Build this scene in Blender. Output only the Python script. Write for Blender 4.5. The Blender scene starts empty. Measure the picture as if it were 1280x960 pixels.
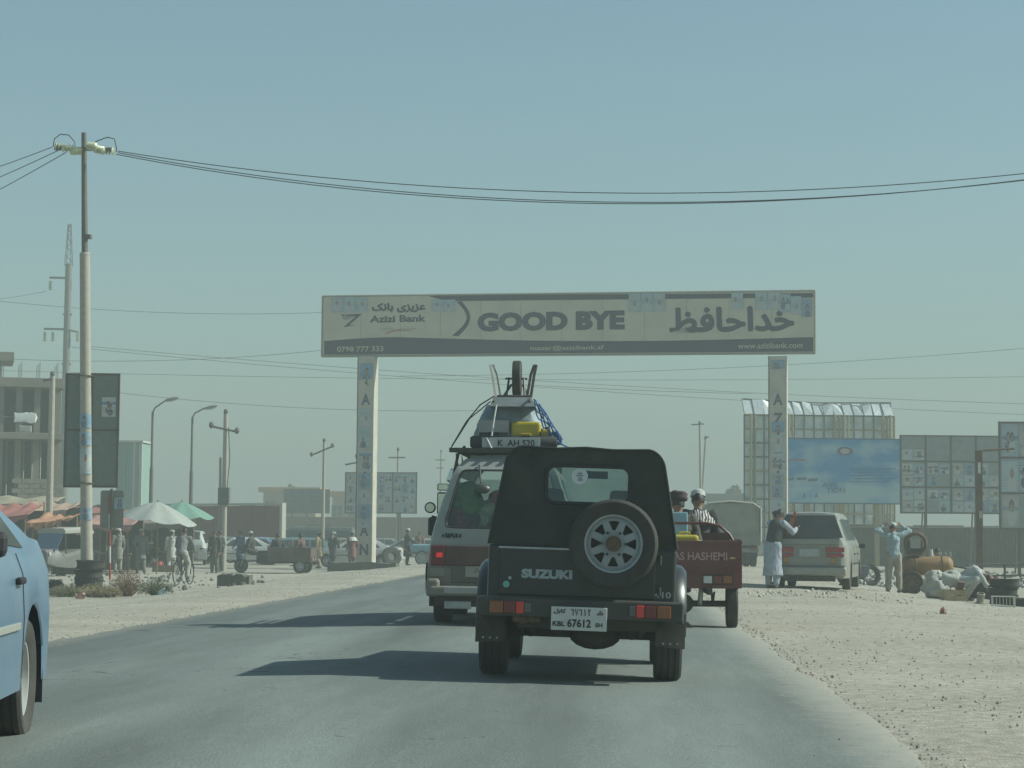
import bpy, bmesh, math, random
from mathutils import Vector, Matrix, Euler, noise
R = math.radians
scene = bpy.context.scene
C = scene.collection
random.seed(7)

# ------------------------------------------------------------------ camera
FPX = 2600.0                       # focal length in pixels of the 1280 px wide photograph
CAM_H = 1.06
HORIZON, VPX = 672.0, 780.0        # pixel row of the horizon, pixel column of the road's vanishing point
cam_d = bpy.data.cameras.new('camera')
cam_d.sensor_width = 36.0
cam_d.lens = 36.0 * FPX / 1280.0
cam_d.clip_start = 0.1
cam_d.clip_end = 6000
cam = bpy.data.objects.new('camera', cam_d)
C.objects.link(cam)
pitch = math.atan((HORIZON - 480.0) / FPX)
yaw = math.atan((VPX - 640.0) / FPX)
ROLL = R(0.45)
CAMR = Matrix.Rotation(yaw, 3, 'Z') @ Matrix.Rotation(math.pi / 2 + pitch, 3, 'X') @ Matrix.Rotation(ROLL, 3, 'Z')
cam.matrix_world = Matrix.Translation((0, 0, CAM_H)) @ CAMR.to_4x4()
scene.camera = cam

# ------------------------------------------------------------------ light and sky
SUN_EL = R(39.5)
SUN_AZ = R(6.0)                    # measured from +X (right of the road) towards +Y (ahead)
world = bpy.data.worlds.new('World')
scene.world = world
world.use_nodes = True
nt = world.node_tree
nt.nodes.clear()
sky = nt.nodes.new('ShaderNodeTexSky')
sky.sky_type = 'NISHITA'
sky.sun_disc = False
sky.sun_elevation = SUN_EL
sky.sun_rotation = math.pi / 2 - SUN_AZ
sky.altitude = 400
sky.air_density = 1.0
sky.dust_density = 1.2
sky.ozone_density = 1.0
tint = nt.nodes.new('ShaderNodeMix')
tint.data_type = 'RGBA'; tint.blend_type = 'MULTIPLY'
tint.inputs[0].default_value = 1.0
tint.inputs[7].default_value = (0.81, 1.03, 0.94, 1)
bg = nt.nodes.new('ShaderNodeBackground')
bg.inputs['Strength'].default_value = 0.088
wo = nt.nodes.new('ShaderNodeOutputWorld')
nt.links.new(sky.outputs[0], tint.inputs[6])
nt.links.new(tint.outputs[2], bg.inputs['Color'])
nt.links.new(bg.outputs[0], wo.inputs['Surface'])

sun_d = bpy.data.lights.new('sun', 'SUN')
sun_d.energy = 4.6
sun_d.angle = R(0.6)
sun_d.color = (0.93, 1.0, 0.89)
sun = bpy.data.objects.new('sun', sun_d)
C.objects.link(sun)
sv = Vector((math.cos(SUN_EL) * math.cos(SUN_AZ), math.cos(SUN_EL) * math.sin(SUN_AZ), math.sin(SUN_EL)))
sun.rotation_euler = sv.to_track_quat('Z', 'Y').to_euler()

vs = scene.view_settings
scene.display_settings.display_device = 'sRGB'
vs.view_transform = 'Standard'
vs.look = 'None'
vs.exposure = 0.45
vs.gamma = 1.0
vs.use_curve_mapping = False
scene.cycles.use_denoising = True
scene.cycles.max_bounces = 6
scene.cycles.volume_bounces = 1
scene.cycles.transparent_max_bounces = 12
scene.cycles.sample_clamp_indirect = 4.0

# ------------------------------------------------------------------ helpers: pixels to places
def ray(px, py):
    v = Vector(((px - 640.0) / FPX, (480.0 - py) / FPX, -1.0))
    return CAMR @ v
def W(px, py, D):
    """point seen at pixel (px, py) at the distance D along the road"""
    d = ray(px, py)
    return Vector((0, 0, CAM_H)) + d * (D / d.y)
def ss(a, b, t):
    t = min(1.0, max(0.0, (t - a) / (b - a)))
    return t * t * (3 - 2 * t)
ROAD_L, ROAD_R = -5.55, 1.38
ROAD_C = (ROAD_L + ROAD_R) / 2
def hgt(x, y):
    """ground height"""
    h = -0.30 * ss(3.0, 9.0, x) - 0.45 * ss(6.3, 13.0, -x)
    n = noise.noise(Vector((x * 0.45, y * 0.35, 1.7))) * 0.035 + noise.noise(Vector((x * 1.7, y * 1.3, 4.2))) * 0.016
    k = ss(0.1, 1.5, max(ROAD_L - x, x - ROAD_R))
    n += (noise.noise(Vector((x * 2.6, y * 0.10, 8.8))) + 0.5 * noise.noise(Vector((x * 5.5, y * 0.16, 2.8)))) * 0.022 * ss(12.0, 7.0, abs(x - ROAD_C) - 3.0) if abs(x) < 16 else 0.0
    return h + n * k
def road_z(x):
    return 0.088 - 0.025 * abs(x - ROAD_C)
def G(px, D, py=705):
    p = W(px, py, D)
    return Vector((p.x, p.y, hgt(p.x, p.y)))

# ------------------------------------------------------------------ helpers: materials
MATS = {}
def nodes_of(name):
    m = bpy.data.materials.new(name)
    m.use_nodes = True
    t = m.node_tree
    b = t.nodes['Principled BSDF']
    return m, t, b
def mat(name, col, rough=0.6, metal=0.0, var=0.12, scale=8.0, bump=0.0, bscale=60.0, dust=0.0, coat=0.0, trans=0.0, spec=0.5):
    """colour with uneven tone, fine relief and a layer of pale dust in patches"""
    if name in MATS: return MATS[name]
    m, t, b = nodes_of(name)
    N, L = t.nodes.new, t.links.new
    tc = N('ShaderNodeTexCoord')
    nz = N('ShaderNodeTexNoise'); nz.inputs['Scale'].default_value = scale; nz.inputs['Detail'].default_value = 6
    L(tc.outputs['Object'], nz.inputs['Vector'])
    cr = N('ShaderNodeValToRGB')
    cr.color_ramp.elements[0].position = 0.3; cr.color_ramp.elements[1].position = 0.72
    c = Vector(col[:3])
    cr.color_ramp.elements[0].color = (*(c * (1 - var)), 1)
    cr.color_ramp.elements[1].color = (*[min(1, v) for v in (c * (1 + var))], 1)
    L(nz.outputs['Fac'], cr.inputs[0])
    out = cr.outputs[0]
    if dust > 0:
        n2 = N('ShaderNodeTexNoise'); n2.inputs['Scale'].default_value = 2.3; n2.inputs['Detail'].default_value = 8
        n2.inputs['Roughness'].default_value = 0.65
        L(tc.outputs['Object'], n2.inputs['Vector'])
        mr = N('ShaderNodeMapRange'); mr.inputs[1].default_value = 0.35; mr.inputs[2].default_value = 0.75
        mr.inputs[3].default_value = 0.25 * dust; mr.inputs[4].default_value = dust
        L(n2.outputs['Fac'], mr.inputs[0])
        mx = N('ShaderNodeMix'); mx.data_type = 'RGBA'
        L(mr.outputs[0], mx.inputs[0]); L(out, mx.inputs[6]); mx.inputs[7].default_value = (0.30, 0.26, 0.20, 1)
        out = mx.outputs[2]
        ma = N('ShaderNodeMath'); ma.operation = 'MULTIPLY_ADD'
        L(mr.outputs[0], ma.inputs[0]); ma.inputs[1].default_value = (0.9 - rough); ma.inputs[2].default_value = rough
        L(ma.outputs[0], b.inputs['Roughness'])
    else:
        b.inputs['Roughness'].default_value = rough
    L(out, b.inputs['Base Color'])
    b.inputs['Metallic'].default_value = metal
    b.inputs['Specular IOR Level'].default_value = spec
    b.inputs['Coat Weight'].default_value = coat
    b.inputs['Coat Roughness'].default_value = 0.12
    if bump > 0:
        n3 = N('ShaderNodeTexNoise'); n3.inputs['Scale'].default_value = bscale; n3.inputs['Detail'].default_value = 5
        L(tc.outputs['Object'], n3.inputs['Vector'])
        bp = N('ShaderNodeBump'); bp.inputs['Strength'].default_value = bump; bp.inputs['Distance'].default_value = 0.02
        L(n3.outputs['Fac'], bp.inputs['Height']); L(bp.outputs[0], b.inputs['Normal'])
    MATS[name] = m
    return m
def glass(name, col=(0.80, 0.86, 0.84), rough=0.03, alpha=0.1, dirt=0.16):
    """vehicle glass: a thin reflecting pane with some dust on it"""
    if name in MATS: return MATS[name]
    m, t, b = nodes_of(name)
    N, L = t.nodes.new, t.links.new
    tr = N('ShaderNodeBsdfTransparent'); tr.inputs[0].default_value = (*col, 1)
    gl = N('ShaderNodeBsdfGlossy'); gl.inputs['Roughness'].default_value = rough; gl.inputs[0].default_value = (0.9, 0.95, 0.95, 1)
    fr = N('ShaderNodeFresnel'); fr.inputs[0].default_value = 1.5
    ad = N('ShaderNodeMath'); ad.operation = 'ADD'; ad.inputs[1].default_value = alpha * 0.12
    L(fr.outputs[0], ad.inputs[0])
    m1 = N('ShaderNodeMixShader'); L(ad.outputs[0], m1.inputs[0]); L(tr.outputs[0], m1.inputs[1]); L(gl.outputs[0], m1.inputs[2])
    df = N('ShaderNodeBsdfDiffuse'); df.inputs[0].default_value = (0.22, 0.2, 0.16, 1)
    tc = N('ShaderNodeTexCoord')
    nz = N('ShaderNodeTexNoise'); nz.inputs['Scale'].default_value = 4; nz.inputs['Detail'].default_value = 6
    L(tc.outputs['Object'], nz.inputs['Vector'])
    mr = N('ShaderNodeMapRange'); mr.inputs[1].default_value = 0.3; mr.inputs[2].default_value = 0.8; mr.inputs[3].default_value = dirt * 0.3; mr.inputs[4].default_value = dirt
    L(nz.outputs['Fac'], mr.inputs[0])
    m2 = N('ShaderNodeMixShader'); L(mr.outputs[0], m2.inputs[0]); L(m1.outputs[0], m2.inputs[1]); L(df.outputs[0], m2.inputs[2])
    L(m2.outputs[0], t.nodes['Material Output'].inputs[0])
    MATS[name] = m
    return m
def emis(name, col, s):
    if name in MATS: return MATS[name]
    m, t, b = nodes_of(name)
    b.inputs['Base Color'].default_value = (*col, 1)
    b.inputs['Emission Color'].default_value = (*col, 1)
    b.inputs['Emission Strength'].default_value = s
    MATS[name] = m
    return m

# ------------------------------------------------------------------ helpers: meshes
class MB:
    def __init__(s): s.v, s.f = [], []
    def add(s, vs, fs):
        o = len(s.v)
        s.v += [Vector(p) for p in vs]
        s.f += [tuple(i + o for i in f) for f in fs]
        return s
    def box(s, c, d, rot=None, taper=1.0):
        c = Vector(c); hx, hy, hz = d[0] / 2, d[1] / 2, d[2] / 2
        p = [Vector((x * (taper if z > 0 else 1), y * (taper if z > 0 else 1), z)) for z in (-hz, hz) for x, y in ((-hx, -hy), (hx, -hy), (hx, hy), (-hx, hy))]
        if rot is not None:
            M = Euler(rot).to_matrix(); p = [M @ q for q in p]
        return s.add([q + c for q in p], [(3, 2, 1, 0), (4, 5, 6, 7), (0, 1, 5, 4), (1, 2, 6, 5), (2, 3, 7, 6), (3, 0, 4, 7)])
    def cyl(s, a, b, r0, r1=None, n=10, cap=True):
        a, b = Vector(a), Vector(b); r1 = r0 if r1 is None else r1
        z = (b - a).normalized()
        x = z.orthogonal().normalized(); y = z.cross(x)
        vs = []
        for p, r in ((a, r0), (b, r1)):
            for i in range(n):
                t = 2 * math.pi * i / n
                vs.append(p + x * (r * math.cos(t)) + y * (r * math.sin(t)))
        fs = [(i, (i + 1) % n, n + (i + 1) % n, n + i) for i in range(n)]
        if cap: fs += [tuple(range(n - 1, -1, -1)), tuple(range(n, 2 * n))]
        return s.add(vs, fs)
    def tube(s, pts, r, n=8, closed=False):
        pts = [Vector(p) for p in pts]; m = len(pts)
        rr = r if isinstance(r, (list, tuple)) else [r] * m
        vs = []; x = None
        for i, p in enumerate(pts):
            if closed: d = pts[(i + 1) % m] - pts[i - 1]
            else: d = pts[min(i + 1, m - 1)] - pts[max(i - 1, 0)]
            d.normalize()
            if x is None: x = d.orthogonal().normalized()
            x = (x - d * x.dot(d)).normalized(); y = d.cross(x)
            for k in range(n):
                t = 2 * math.pi * k / n
                vs.append(p + x * (rr[i] * math.cos(t)) + y * (rr[i] * math.sin(t)))
        fs = []
        for i in range(m if closed else m - 1):
            j = (i + 1) % m
            for k in range(n):
                l = (k + 1) % n
                fs.append((i * n + k, i * n + l, j * n + l, j * n + k))
        if not closed:
            fs += [tuple(range(n - 1, -1, -1)), tuple(range((m - 1) * n, m * n))]
        return s.add(vs, fs)
    def loft(s, rings, closed=True, cap0=True, cap1=True):
        n = len(rings[0]); vs = [p for r in rings for p in r]; fs = []
        for i in range(len(rings) - 1):
            for k in range(n if closed else n - 1):
                l = (k + 1) % n
                fs.append((i * n + k, i * n + l, (i + 1) * n + l, (i + 1) * n + k))
        if closed and cap0: fs.append(tuple(range(n - 1, -1, -1)))
        if closed and cap1: fs.append(tuple(range((len(rings) - 1) * n, len(rings) * n)))
        return s.add(vs, fs)
    def prism(s, pts, d):
        """outline of 3D points pushed along d"""
        d = Vector(d); a = [Vector(p) for p in pts]
        return s.loft([a, [p + d for p in a]])
    def hole(s, outer, inner, d=None):
        """plate between an outline and a hole of the same number of points"""
        o = [Vector(p) for p in outer]; i = [Vector(p) for p in inner]; n = len(o)
        if d is None: return s.loft([o, i], cap0=False, cap1=False)
        d = Vector(d)
        return s.loft([o, i, [p + d for p in i], [p + d for p in o], o], cap0=False, cap1=False)
    def lathe(s, prof, c, axis=(0, 0, 1), n=24, closed=False):
        """profile of (radius, along) pairs turned about an axis"""
        c = Vector(c); z = Vector(axis).normalized(); x = z.orthogonal().normalized(); y = z.cross(x)
        rings = []
        for r, h in prof:
            rings.append([c + z * h + x * (r * math.cos(2 * math.pi * k / n)) + y * (r * math.sin(2 * math.pi * k / n)) for k in range(n)])
        if closed: rings.append(rings[0])
        return s.loft(rings, cap0=not closed, cap1=not closed)
    def ball(s, c, r, n=12, m=8, rot=None):
        c = Vector(c); r = Vector(r if isinstance(r, (tuple, list)) else (r, r, r))
        M = Euler(rot).to_matrix() if rot is not None else Matrix.Identity(3)
        rings = []
        for j in range(m + 1):
            a = math.pi * (j + 0.02 if j == 0 else (j - 0.02 if j == m else j)) / m
            rings.append([c + M @ Vector((r.x * math.sin(a) * math.cos(2 * math.pi * k / n), r.y * math.sin(a) * math.sin(2 * math.pi * k / n), -r.z * math.cos(a))) for k in range(n)])
        return s.loft(rings)
    def mesh(s, name, m, smooth=False, ang=35):
        me = bpy.data.meshes.new(name)
        me.from_pydata([tuple(p) for p in s.v], [], s.f)
        bm = bmesh.new(); bm.from_mesh(me)
        bmesh.ops.recalc_face_normals(bm, faces=bm.faces)
        if smooth:
            for f in bm.faces: f.smooth = True
            for e in bm.edges:
                if len(e.link_faces) == 2 and e.calc_face_angle(0) > R(ang): e.smooth = False
        bm.to_mesh(me); bm.free()
        if m is not None: me.materials.append(m)
        return me
    def build(s, name, m, parent=None, smooth=False, ang=35, bevel=0.0, seg=2):
        o = bpy.data.objects.new(name, s.mesh(name, m, smooth, ang))
        C.objects.link(o)
        if parent is not None: o.parent = parent
        if bevel > 0:
            b = o.modifiers.new('bevel', 'BEVEL'); b.width = bevel; b.segments = seg; b.limit_method = 'ANGLE'; b.angle_limit = R(40)
            b.harden_normals = False
        return o
WORK = bpy.data.scenes.new('workbench')          # empty side scene in which text and skins are turned into meshes
def to_mesh(o):
    WORK.collection.objects.link(o)
    vl = WORK.view_layers[0]; vl.update()
    return bpy.data.meshes.new_from_object(o.evaluated_get(vl.depsgraph))
def link_mesh(name, me, parent=None):
    o = bpy.data.objects.new(name, me); C.objects.link(o)
    if parent is not None: o.parent = parent
    return o
def tag(o, label=None, cat=None, group=None, kind=None):
    if label: o['label'] = label
    if cat: o['category'] = cat
    if group: o['group'] = group
    if kind: o['kind'] = kind
    return o
def thing(name, label, cat, loc=(0, 0, 0), rz=0.0, group=None, rx=0.0, ry=0.0):
    o = bpy.data.objects.new(name, None); C.objects.link(o)
    o.empty_display_size = 0.2
    o.location = loc; o.rotation_euler = (rx, ry, rz)
    return tag(o, label, cat, group)
def kids(o): return [c for c in bpy.data.objects if c.parent == o]
def copy_tree(o, parent=None, label=None, group=None):
    c = o.copy(); C.objects.link(c); c.parent = parent
    if label: c['label'] = label
    if group: c['group'] = group
    for ch in kids(o): copy_tree(ch, c)
    return c
def rrect(w, h, r, n=5, cx=0, cz=0):
    """rounded rectangle outline, list of (x, z)"""
    pts = []
    for qx, qz, a0 in ((1, 1, 0), (-1, 1, 90), (-1, -1, 180), (1, -1, 270)):
        for k in range(n + 1):
            a = R(a0 + 90.0 * k / n)
            pts.append((cx + qx * (w / 2 - r) + r * math.cos(a), cz + qz * (h / 2 - r) + r * math.sin(a)))
    return pts
def text(name, body, size, m, parent, loc, rot, align='CENTER', bold=0.0, width=None, height=None, depth=0.002, shear=0.0, stamp=0.0):
    """lettering as a thin mesh; width and height, when given, are the exact size of the line"""
    cu = bpy.data.curves.new(name, 'FONT')
    cu.body = body; cu.size = size; cu.align_x = 'LEFT'; cu.extrude = depth / 2; cu.offset = bold; cu.resolution_u = 3; cu.shear = shear
    to = bpy.data.objects.new(name, cu)
    me = to_mesh(to)
    bpy.data.objects.remove(to); bpy.data.curves.remove(cu)
    if len(me.vertices):
        xs = [v.co.x for v in me.vertices]; ys = [v.co.y for v in me.vertices]
        x0, x1, y0, y1 = min(xs), max(xs), min(ys), max(ys)
        sx = width / (x1 - x0) if width else 1.0
        sy = height / (y1 - y0) if height else (sx if width else 1.0)
        ax = {'LEFT': x0, 'CENTER': (x0 + x1) / 2, 'RIGHT': x1}[align]
        for v in me.vertices:
            v.co.x = (v.co.x - ax) * sx; v.co.y = (v.co.y - (y0 + y1) / 2) * sy
    if stamp > 0:                     # heavier strokes: the line set several times, a hair apart
        bm = bmesh.new()
        for k in range(9):
            a = 2 * math.pi * k / 8; r_ = stamp if k < 8 else 0
            n0 = len(bm.verts); bm.from_mesh(me); bm.verts.ensure_lookup_table()
            for v in bm.verts[n0:]: v.co += Vector((r_ * math.cos(a), r_ * math.sin(a), 0.0006 * k))
        bm.to_mesh(me); bm.free()
    me.materials.clear(); me.materials.append(m)
    o = bpy.data.objects.new(name, me); C.objects.link(o)
    o.parent = parent; o.location = loc; o.rotation_euler = rot
    return o

# ------------------------------------------------------------------ the ground and the road
def ground_material():
    m, t, b = nodes_of('gravel_dirt')
    N, L = t.nodes.new, t.links.new
    tc = N('ShaderNodeTexCoord')
    def nz(s, d=8, r=0.6):
        n = N('ShaderNodeTexNoise'); n.inputs['Scale'].default_value = s; n.inputs['Detail'].default_value = d; n.inputs['Roughness'].default_value = r
        L(tc.outputs['Object'], n.inputs['Vector']); return n
    a = nz(0.35); c = nz(9, 10, 0.7); e = nz(60, 4)
    r1 = N('ShaderNodeValToRGB'); r1.color_ramp.elements[0].position = 0.3; r1.color_ramp.elements[1].position = 0.7
    r1.color_ramp.elements[0].color = (0.36, 0.335, 0.285, 1); r1.color_ramp.elements[1].color = (0.50, 0.47, 0.41, 1)
    L(a.outputs['Fac'], r1.inputs[0])
    r2 = N('ShaderNodeValToRGB'); r2.color_ramp.elements[0].position = 0.32; r2.color_ramp.elements[1].position = 0.66
    r2.color_ramp.elements[0].color = (0.62, 0.6, 0.58, 1); r2.color_ramp.elements[1].color = (1.12, 1.1, 1.06, 1)
    L(c.outputs['Fac'], r2.inputs[0])
    mx = N('ShaderNodeMix'); mx.data_type = 'RGBA'; mx.blend_type = 'MULTIPLY'; mx.inputs[0].default_value = 1
    L(r1.outputs[0], mx.inputs[6]); L(r2.outputs[0], mx.inputs[7])
    L(mx.outputs[2], b.inputs['Base Color'])
    b.inputs['Roughness'].default_value = 0.95; b.inputs['Specular IOR Level'].default_value = 0.2
    bp = N('ShaderNodeBump'); bp.inputs['Strength'].default_value = 0.6; bp.inputs['Distance'].default_value = 0.04
    ad = N('ShaderNodeMath'); ad.operation = 'ADD'; L(c.outputs['Fac'], ad.inputs[0]); L(e.outputs['Fac'], ad.inputs[1])
    L(ad.outputs[0], bp.inputs['Height']); L(bp.outputs[0], b.inputs['Normal'])
    return m
def asphalt_material():
    m, t, b = nodes_of('asphalt')
    N, L = t.nodes.new, t.links.new
    tc = N('ShaderNodeTexCoord')
    mp = N('ShaderNodeMapping'); mp.inputs['Scale'].default_value = (1.0, 0.12, 1.0)
    L(tc.outputs['Object'], mp.inputs['Vector'])
    n1 = N('ShaderNodeTexNoise'); n1.inputs['Scale'].default_value = 1.1; n1.inputs['Detail'].default_value = 7
    L(mp.outputs[0], n1.inputs['Vector'])
    n2 = N('ShaderNodeTexNoise'); n2.inputs['Scale'].default_value = 90; n2.inputs['Detail'].default_value = 3
    L(tc.outputs['Object'], n2.inputs['Vector'])
    r1 = N('ShaderNodeValToRGB'); r1.color_ramp.elements[0].position = 0.3; r1.color_ramp.elements[1].position = 0.75
    r1.color_ramp.elements[0].color = (0.135, 0.150, 0.143, 1); r1.color_ramp.elements[1].color = (0.195, 0.213, 0.20, 1)
    L(n1.outputs['Fac'], r1.inputs[0])
    r2 = N('ShaderNodeValToRGB'); r2.color_ramp.elements[0].position = 0.35; r2.color_ramp.elements[1].position = 0.7
    r2.color_ramp.elements[0].color = (0.7, 0.7, 0.7, 1); r2.color_ramp.elements[1].color = (1.25, 1.25, 1.22, 1)
    L(n2.outputs['Fac'], r2.inputs[0])
    mx = N('ShaderNodeMix'); mx.data_type = 'RGBA'; mx.blend_type = 'MULTIPLY'; mx.inputs[0].default_value = 1
    L(r1.outputs[0], mx.inputs[6]); L(r2.outputs[0], mx.inputs[7])
    # worn wheel tracks, patches and fine cracks
    def M_(op, a, b_=None):
        n = N('ShaderNodeMath'); n.operation = op
        for k, v in enumerate((a, b_)):
            if v is None: continue
            if isinstance(v, (int, float)): n.inputs[k].default_value = v
            else: L(v, n.inputs[k])
        return n.outputs[0]
    sp0 = N('ShaderNodeSeparateXYZ'); L(tc.outputs['Object'], sp0.inputs[0])
    trk = M_('MULTIPLY', M_('SINE', M_('MULTIPLY', M_('ADD', sp0.outputs[0], 0.2), 3.9)), 0.5)
    n5 = N('ShaderNodeTexNoise'); n5.inputs['Scale'].default_value = 0.8; n5.inputs['Detail'].default_value = 9; n5.inputs['Roughness'].default_value = 0.7; L(mp.outputs[0], n5.inputs['Vector'])
    vo = N('ShaderNodeTexVoronoi'); vo.feature = 'DISTANCE_TO_EDGE'; vo.inputs['Scale'].default_value = 0.55
    n6 = N('ShaderNodeTexNoise'); n6.inputs['Scale'].default_value = 2.0; n6.inputs['Detail'].default_value = 6; L(tc.outputs['Object'], n6.inputs['Vector'])
    va = N('ShaderNodeVectorMath'); va.operation = 'ADD'; L(tc.outputs['Object'], va.inputs[0]); L(n6.outputs['Color'], va.inputs[1]); L(va.outputs[0], vo.inputs['Vector'])
    crk = M_('MULTIPLY', M_('LESS_THAN', vo.outputs['Distance'], 0.010), M_('GREATER_THAN', n5.outputs['Fac'], 0.56))
    wear = M_('ADD', M_('MULTIPLY', M_('SUBTRACT', n5.outputs['Fac'], 0.5), 1.7), M_('MULTIPLY', trk, 0.24))
    ws = N('ShaderNodeMapRange'); ws.inputs[1].default_value = -0.5; ws.inputs[2].default_value = 0.5; ws.inputs[3].default_value = 0.55; ws.inputs[4].default_value = 1.42; L(wear, ws.inputs[0])
    cm = N('ShaderNodeCombineColor')
    fac = M_('MULTIPLY', ws.outputs[0], M_('SUBTRACT', 1.0, M_('MULTIPLY', crk, 0.5)))
    for k in range(3): L(fac, cm.inputs[k])
    mx2 = N('ShaderNodeMix'); mx2.data_type = 'RGBA'; mx2.blend_type = 'MULTIPLY'; mx2.inputs[0].default_value = 1
    L(mx.outputs[2], mx2.inputs[6]); L(cm.outputs[0], mx2.inputs[7]); mx = mx2
    # dust blown over the asphalt from the shoulders
    sp = N('ShaderNodeSeparateXYZ'); L(tc.outputs['Object'], sp.inputs[0])
    s1 = N('ShaderNodeMath'); s1.operation = 'SUBTRACT'; L(sp.outputs[0], s1.inputs[0]); s1.inputs[1].default_value = ROAD_C
    ab = N('ShaderNodeMath'); ab.operation = 'ABSOLUTE'; L(s1.outputs[0], ab.inputs[0])
    n3 = N('ShaderNodeTexNoise'); n3.inputs['Scale'].default_value = 5.0; n3.inputs['Detail'].default_value = 12; n3.inputs['Roughness'].default_value = 0.72; L(tc.outputs['Object'], n3.inputs['Vector'])
    ma = N('ShaderNodeMath'); ma.operation = 'MULTIPLY_ADD'; L(n3.outputs['Fac'], ma.inputs[0]); ma.inputs[1].default_value = 0.55; L(ab.outputs[0], ma.inputs[2])
    mr = N('ShaderNodeMapRange'); mr.inputs[1].default_value = 3.42; mr.inputs[2].default_value = 3.86; mr.inputs[3].default_value = 0.0; mr.inputs[4].default_value = 0.97
    L(ma.outputs[0], mr.inputs[0])
    m2 = N('ShaderNodeMix'); m2.data_type = 'RGBA'; L(mr.outputs[0], m2.inputs[0]); L(mx.outputs[2], m2.inputs[6]); m2.inputs[7].default_value = (0.29, 0.27, 0.23, 1)
    L(m2.outputs[2], b.inputs['Base Color'])
    b.inputs['Roughness'].default_value = 0.82; b.inputs['Specular IOR Level'].default_value = 0.3
    bp = N('ShaderNodeBump'); bp.inputs['Strength'].default_value = 0.5; bp.inputs['Distance'].default_value = 0.008
    L(n2.outputs['Fac'], bp.inputs['Height']); L(bp.outputs[0], b.inputs['Normal'])
    return m
def spaced(vals):
    out = []
    for a, b, st in vals:
        n = max(1, int(round((b - a) / st)))
        out += [a + (b - a) * i / n for i in range(n)]
    return out + [vals[-1][1]]
def build_ground():
    xs = spaced([(-900, -100, 100), (-100, -30, 10), (-30, -14, 1.0), (-14, ROAD_L, 0.35), (ROAD_L, ROAD_R, 3.5), (ROAD_R, 12, 0.3), (12, 30, 1.0), (30, 100, 10), (100, 900, 100)])
    ys = spaced([(-30, 3, 5), (3, 20, 0.4), (20, 70, 0.6), (70, 130, 2), (130, 300, 10), (300, 2000, 100)])
    mb = MB()
    vs = []
    for y in ys:
        for x in xs:
            z = hgt(x, y)
            if ROAD_L < x < ROAD_R: z = -0.08
            vs.append((x, y, z - (0.012 if ROAD_L - 0.05 < x < ROAD_R + 0.05 else 0)))
    n = len(xs)
    fs = [(j * n + i, j * n + i + 1, (j + 1) * n + i + 1, (j + 1) * n + i) for j in range(len(ys) - 1) for i in range(n - 1)]
    mb.add(vs, fs)
    g = mb.build('ground', ground_material(), smooth=True, ang=80)
    tag(g, 'pale dusty gravel ground on both sides of the road', 'ground', kind='structure')
    # road sheet with a slightly ragged edge and a crown
    mb = MB(); vs = []
    ys = spaced([(-30, 3, 5), (3, 60, 0.25), (60, 160, 1.0), (160, 1900, 60)])
    m = 11
    for y in ys:
        jl = noise.noise(Vector((3.1, y * 0.9, 0))) * 0.10 + noise.noise(Vector((9.1, y * 3.1, 0))) * 0.05
        jr = noise.noise(Vector((5.7, y * 0.8, 7))) * 0.10 + noise.noise(Vector((2.2, y * 2.9, 7))) * 0.05
        a, b = ROAD_L - 0.12 + jl, ROAD_R + 0.12 + jr
        for i in range(m):
            x = a + (b - a) * i / (m - 1)
            z = road_z(x) if 0 < i < m - 1 else -0.03
            if i in (1, m - 2): x = (a + 0.06) if i == 1 else (b - 0.06); z = 0.006
            vs.append((x, y, z))
    fs = [(j * m + i, j * m + i + 1, (j + 1) * m + i + 1, (j + 1) * m + i) for j in range(len(ys) - 1) for i in range(m - 1)]
    mb.add(vs, fs)
    r = mb.build('road', asphalt_material(), smooth=True, ang=60)
    tag(r, 'grey two lane asphalt road with dusty unmarked edges', 'road', kind='structure')
build_ground()

# ------------------------------------------------------------------ vehicles: shared pieces
RUB = mat('tyre_rubber', (0.022, 0.022, 0.022), 0.85, dust=0.16, var=0.2, bump=0.2)
BLACK = mat('black_steel', (0.02, 0.021, 0.02), 0.6, dust=0.22)
UNDER = mat('underbody', (0.018, 0.017, 0.015), 0.9, dust=0.3)
CHROME = mat('dull_chrome', (0.62, 0.63, 0.62), 0.22, 1.0, var=0.1)
STEEL = mat('worn_steel', (0.4, 0.41, 0.4), 0.42, 0.75, var=0.2, dust=0.2)
LRED = mat('red_lens', (0.15, 0.010, 0.010), 0.15, coat=0.6)
LRED2 = mat('bright_red_lens', (0.62, 0.03, 0.025), 0.15, coat=0.6)
LORG = mat('orange_lens', (0.24, 0.065, 0.015), 0.2, coat=0.6)
LWHT = mat('clear_lens', (0.55, 0.56, 0.54), 0.15, coat=0.6)
GDARK = mat('tinted_glass', (0.02, 0.026, 0.027), 0.05, spec=0.8, dust=0.12)
GLASS = glass('dusty_glass')
PLATE = mat('number_plate_white', (0.62, 0.62, 0.58), 0.5, dust=0.15)
INK = mat('black_ink', (0.02, 0.02, 0.022), 0.6)
RIM = mat('grey_steel_rim', (0.36, 0.38, 0.38), 0.45, 0.35, dust=0.3)
CREAMSEAT = mat('pale_seat_cover', (0.5, 0.48, 0.42), 0.9)

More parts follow.
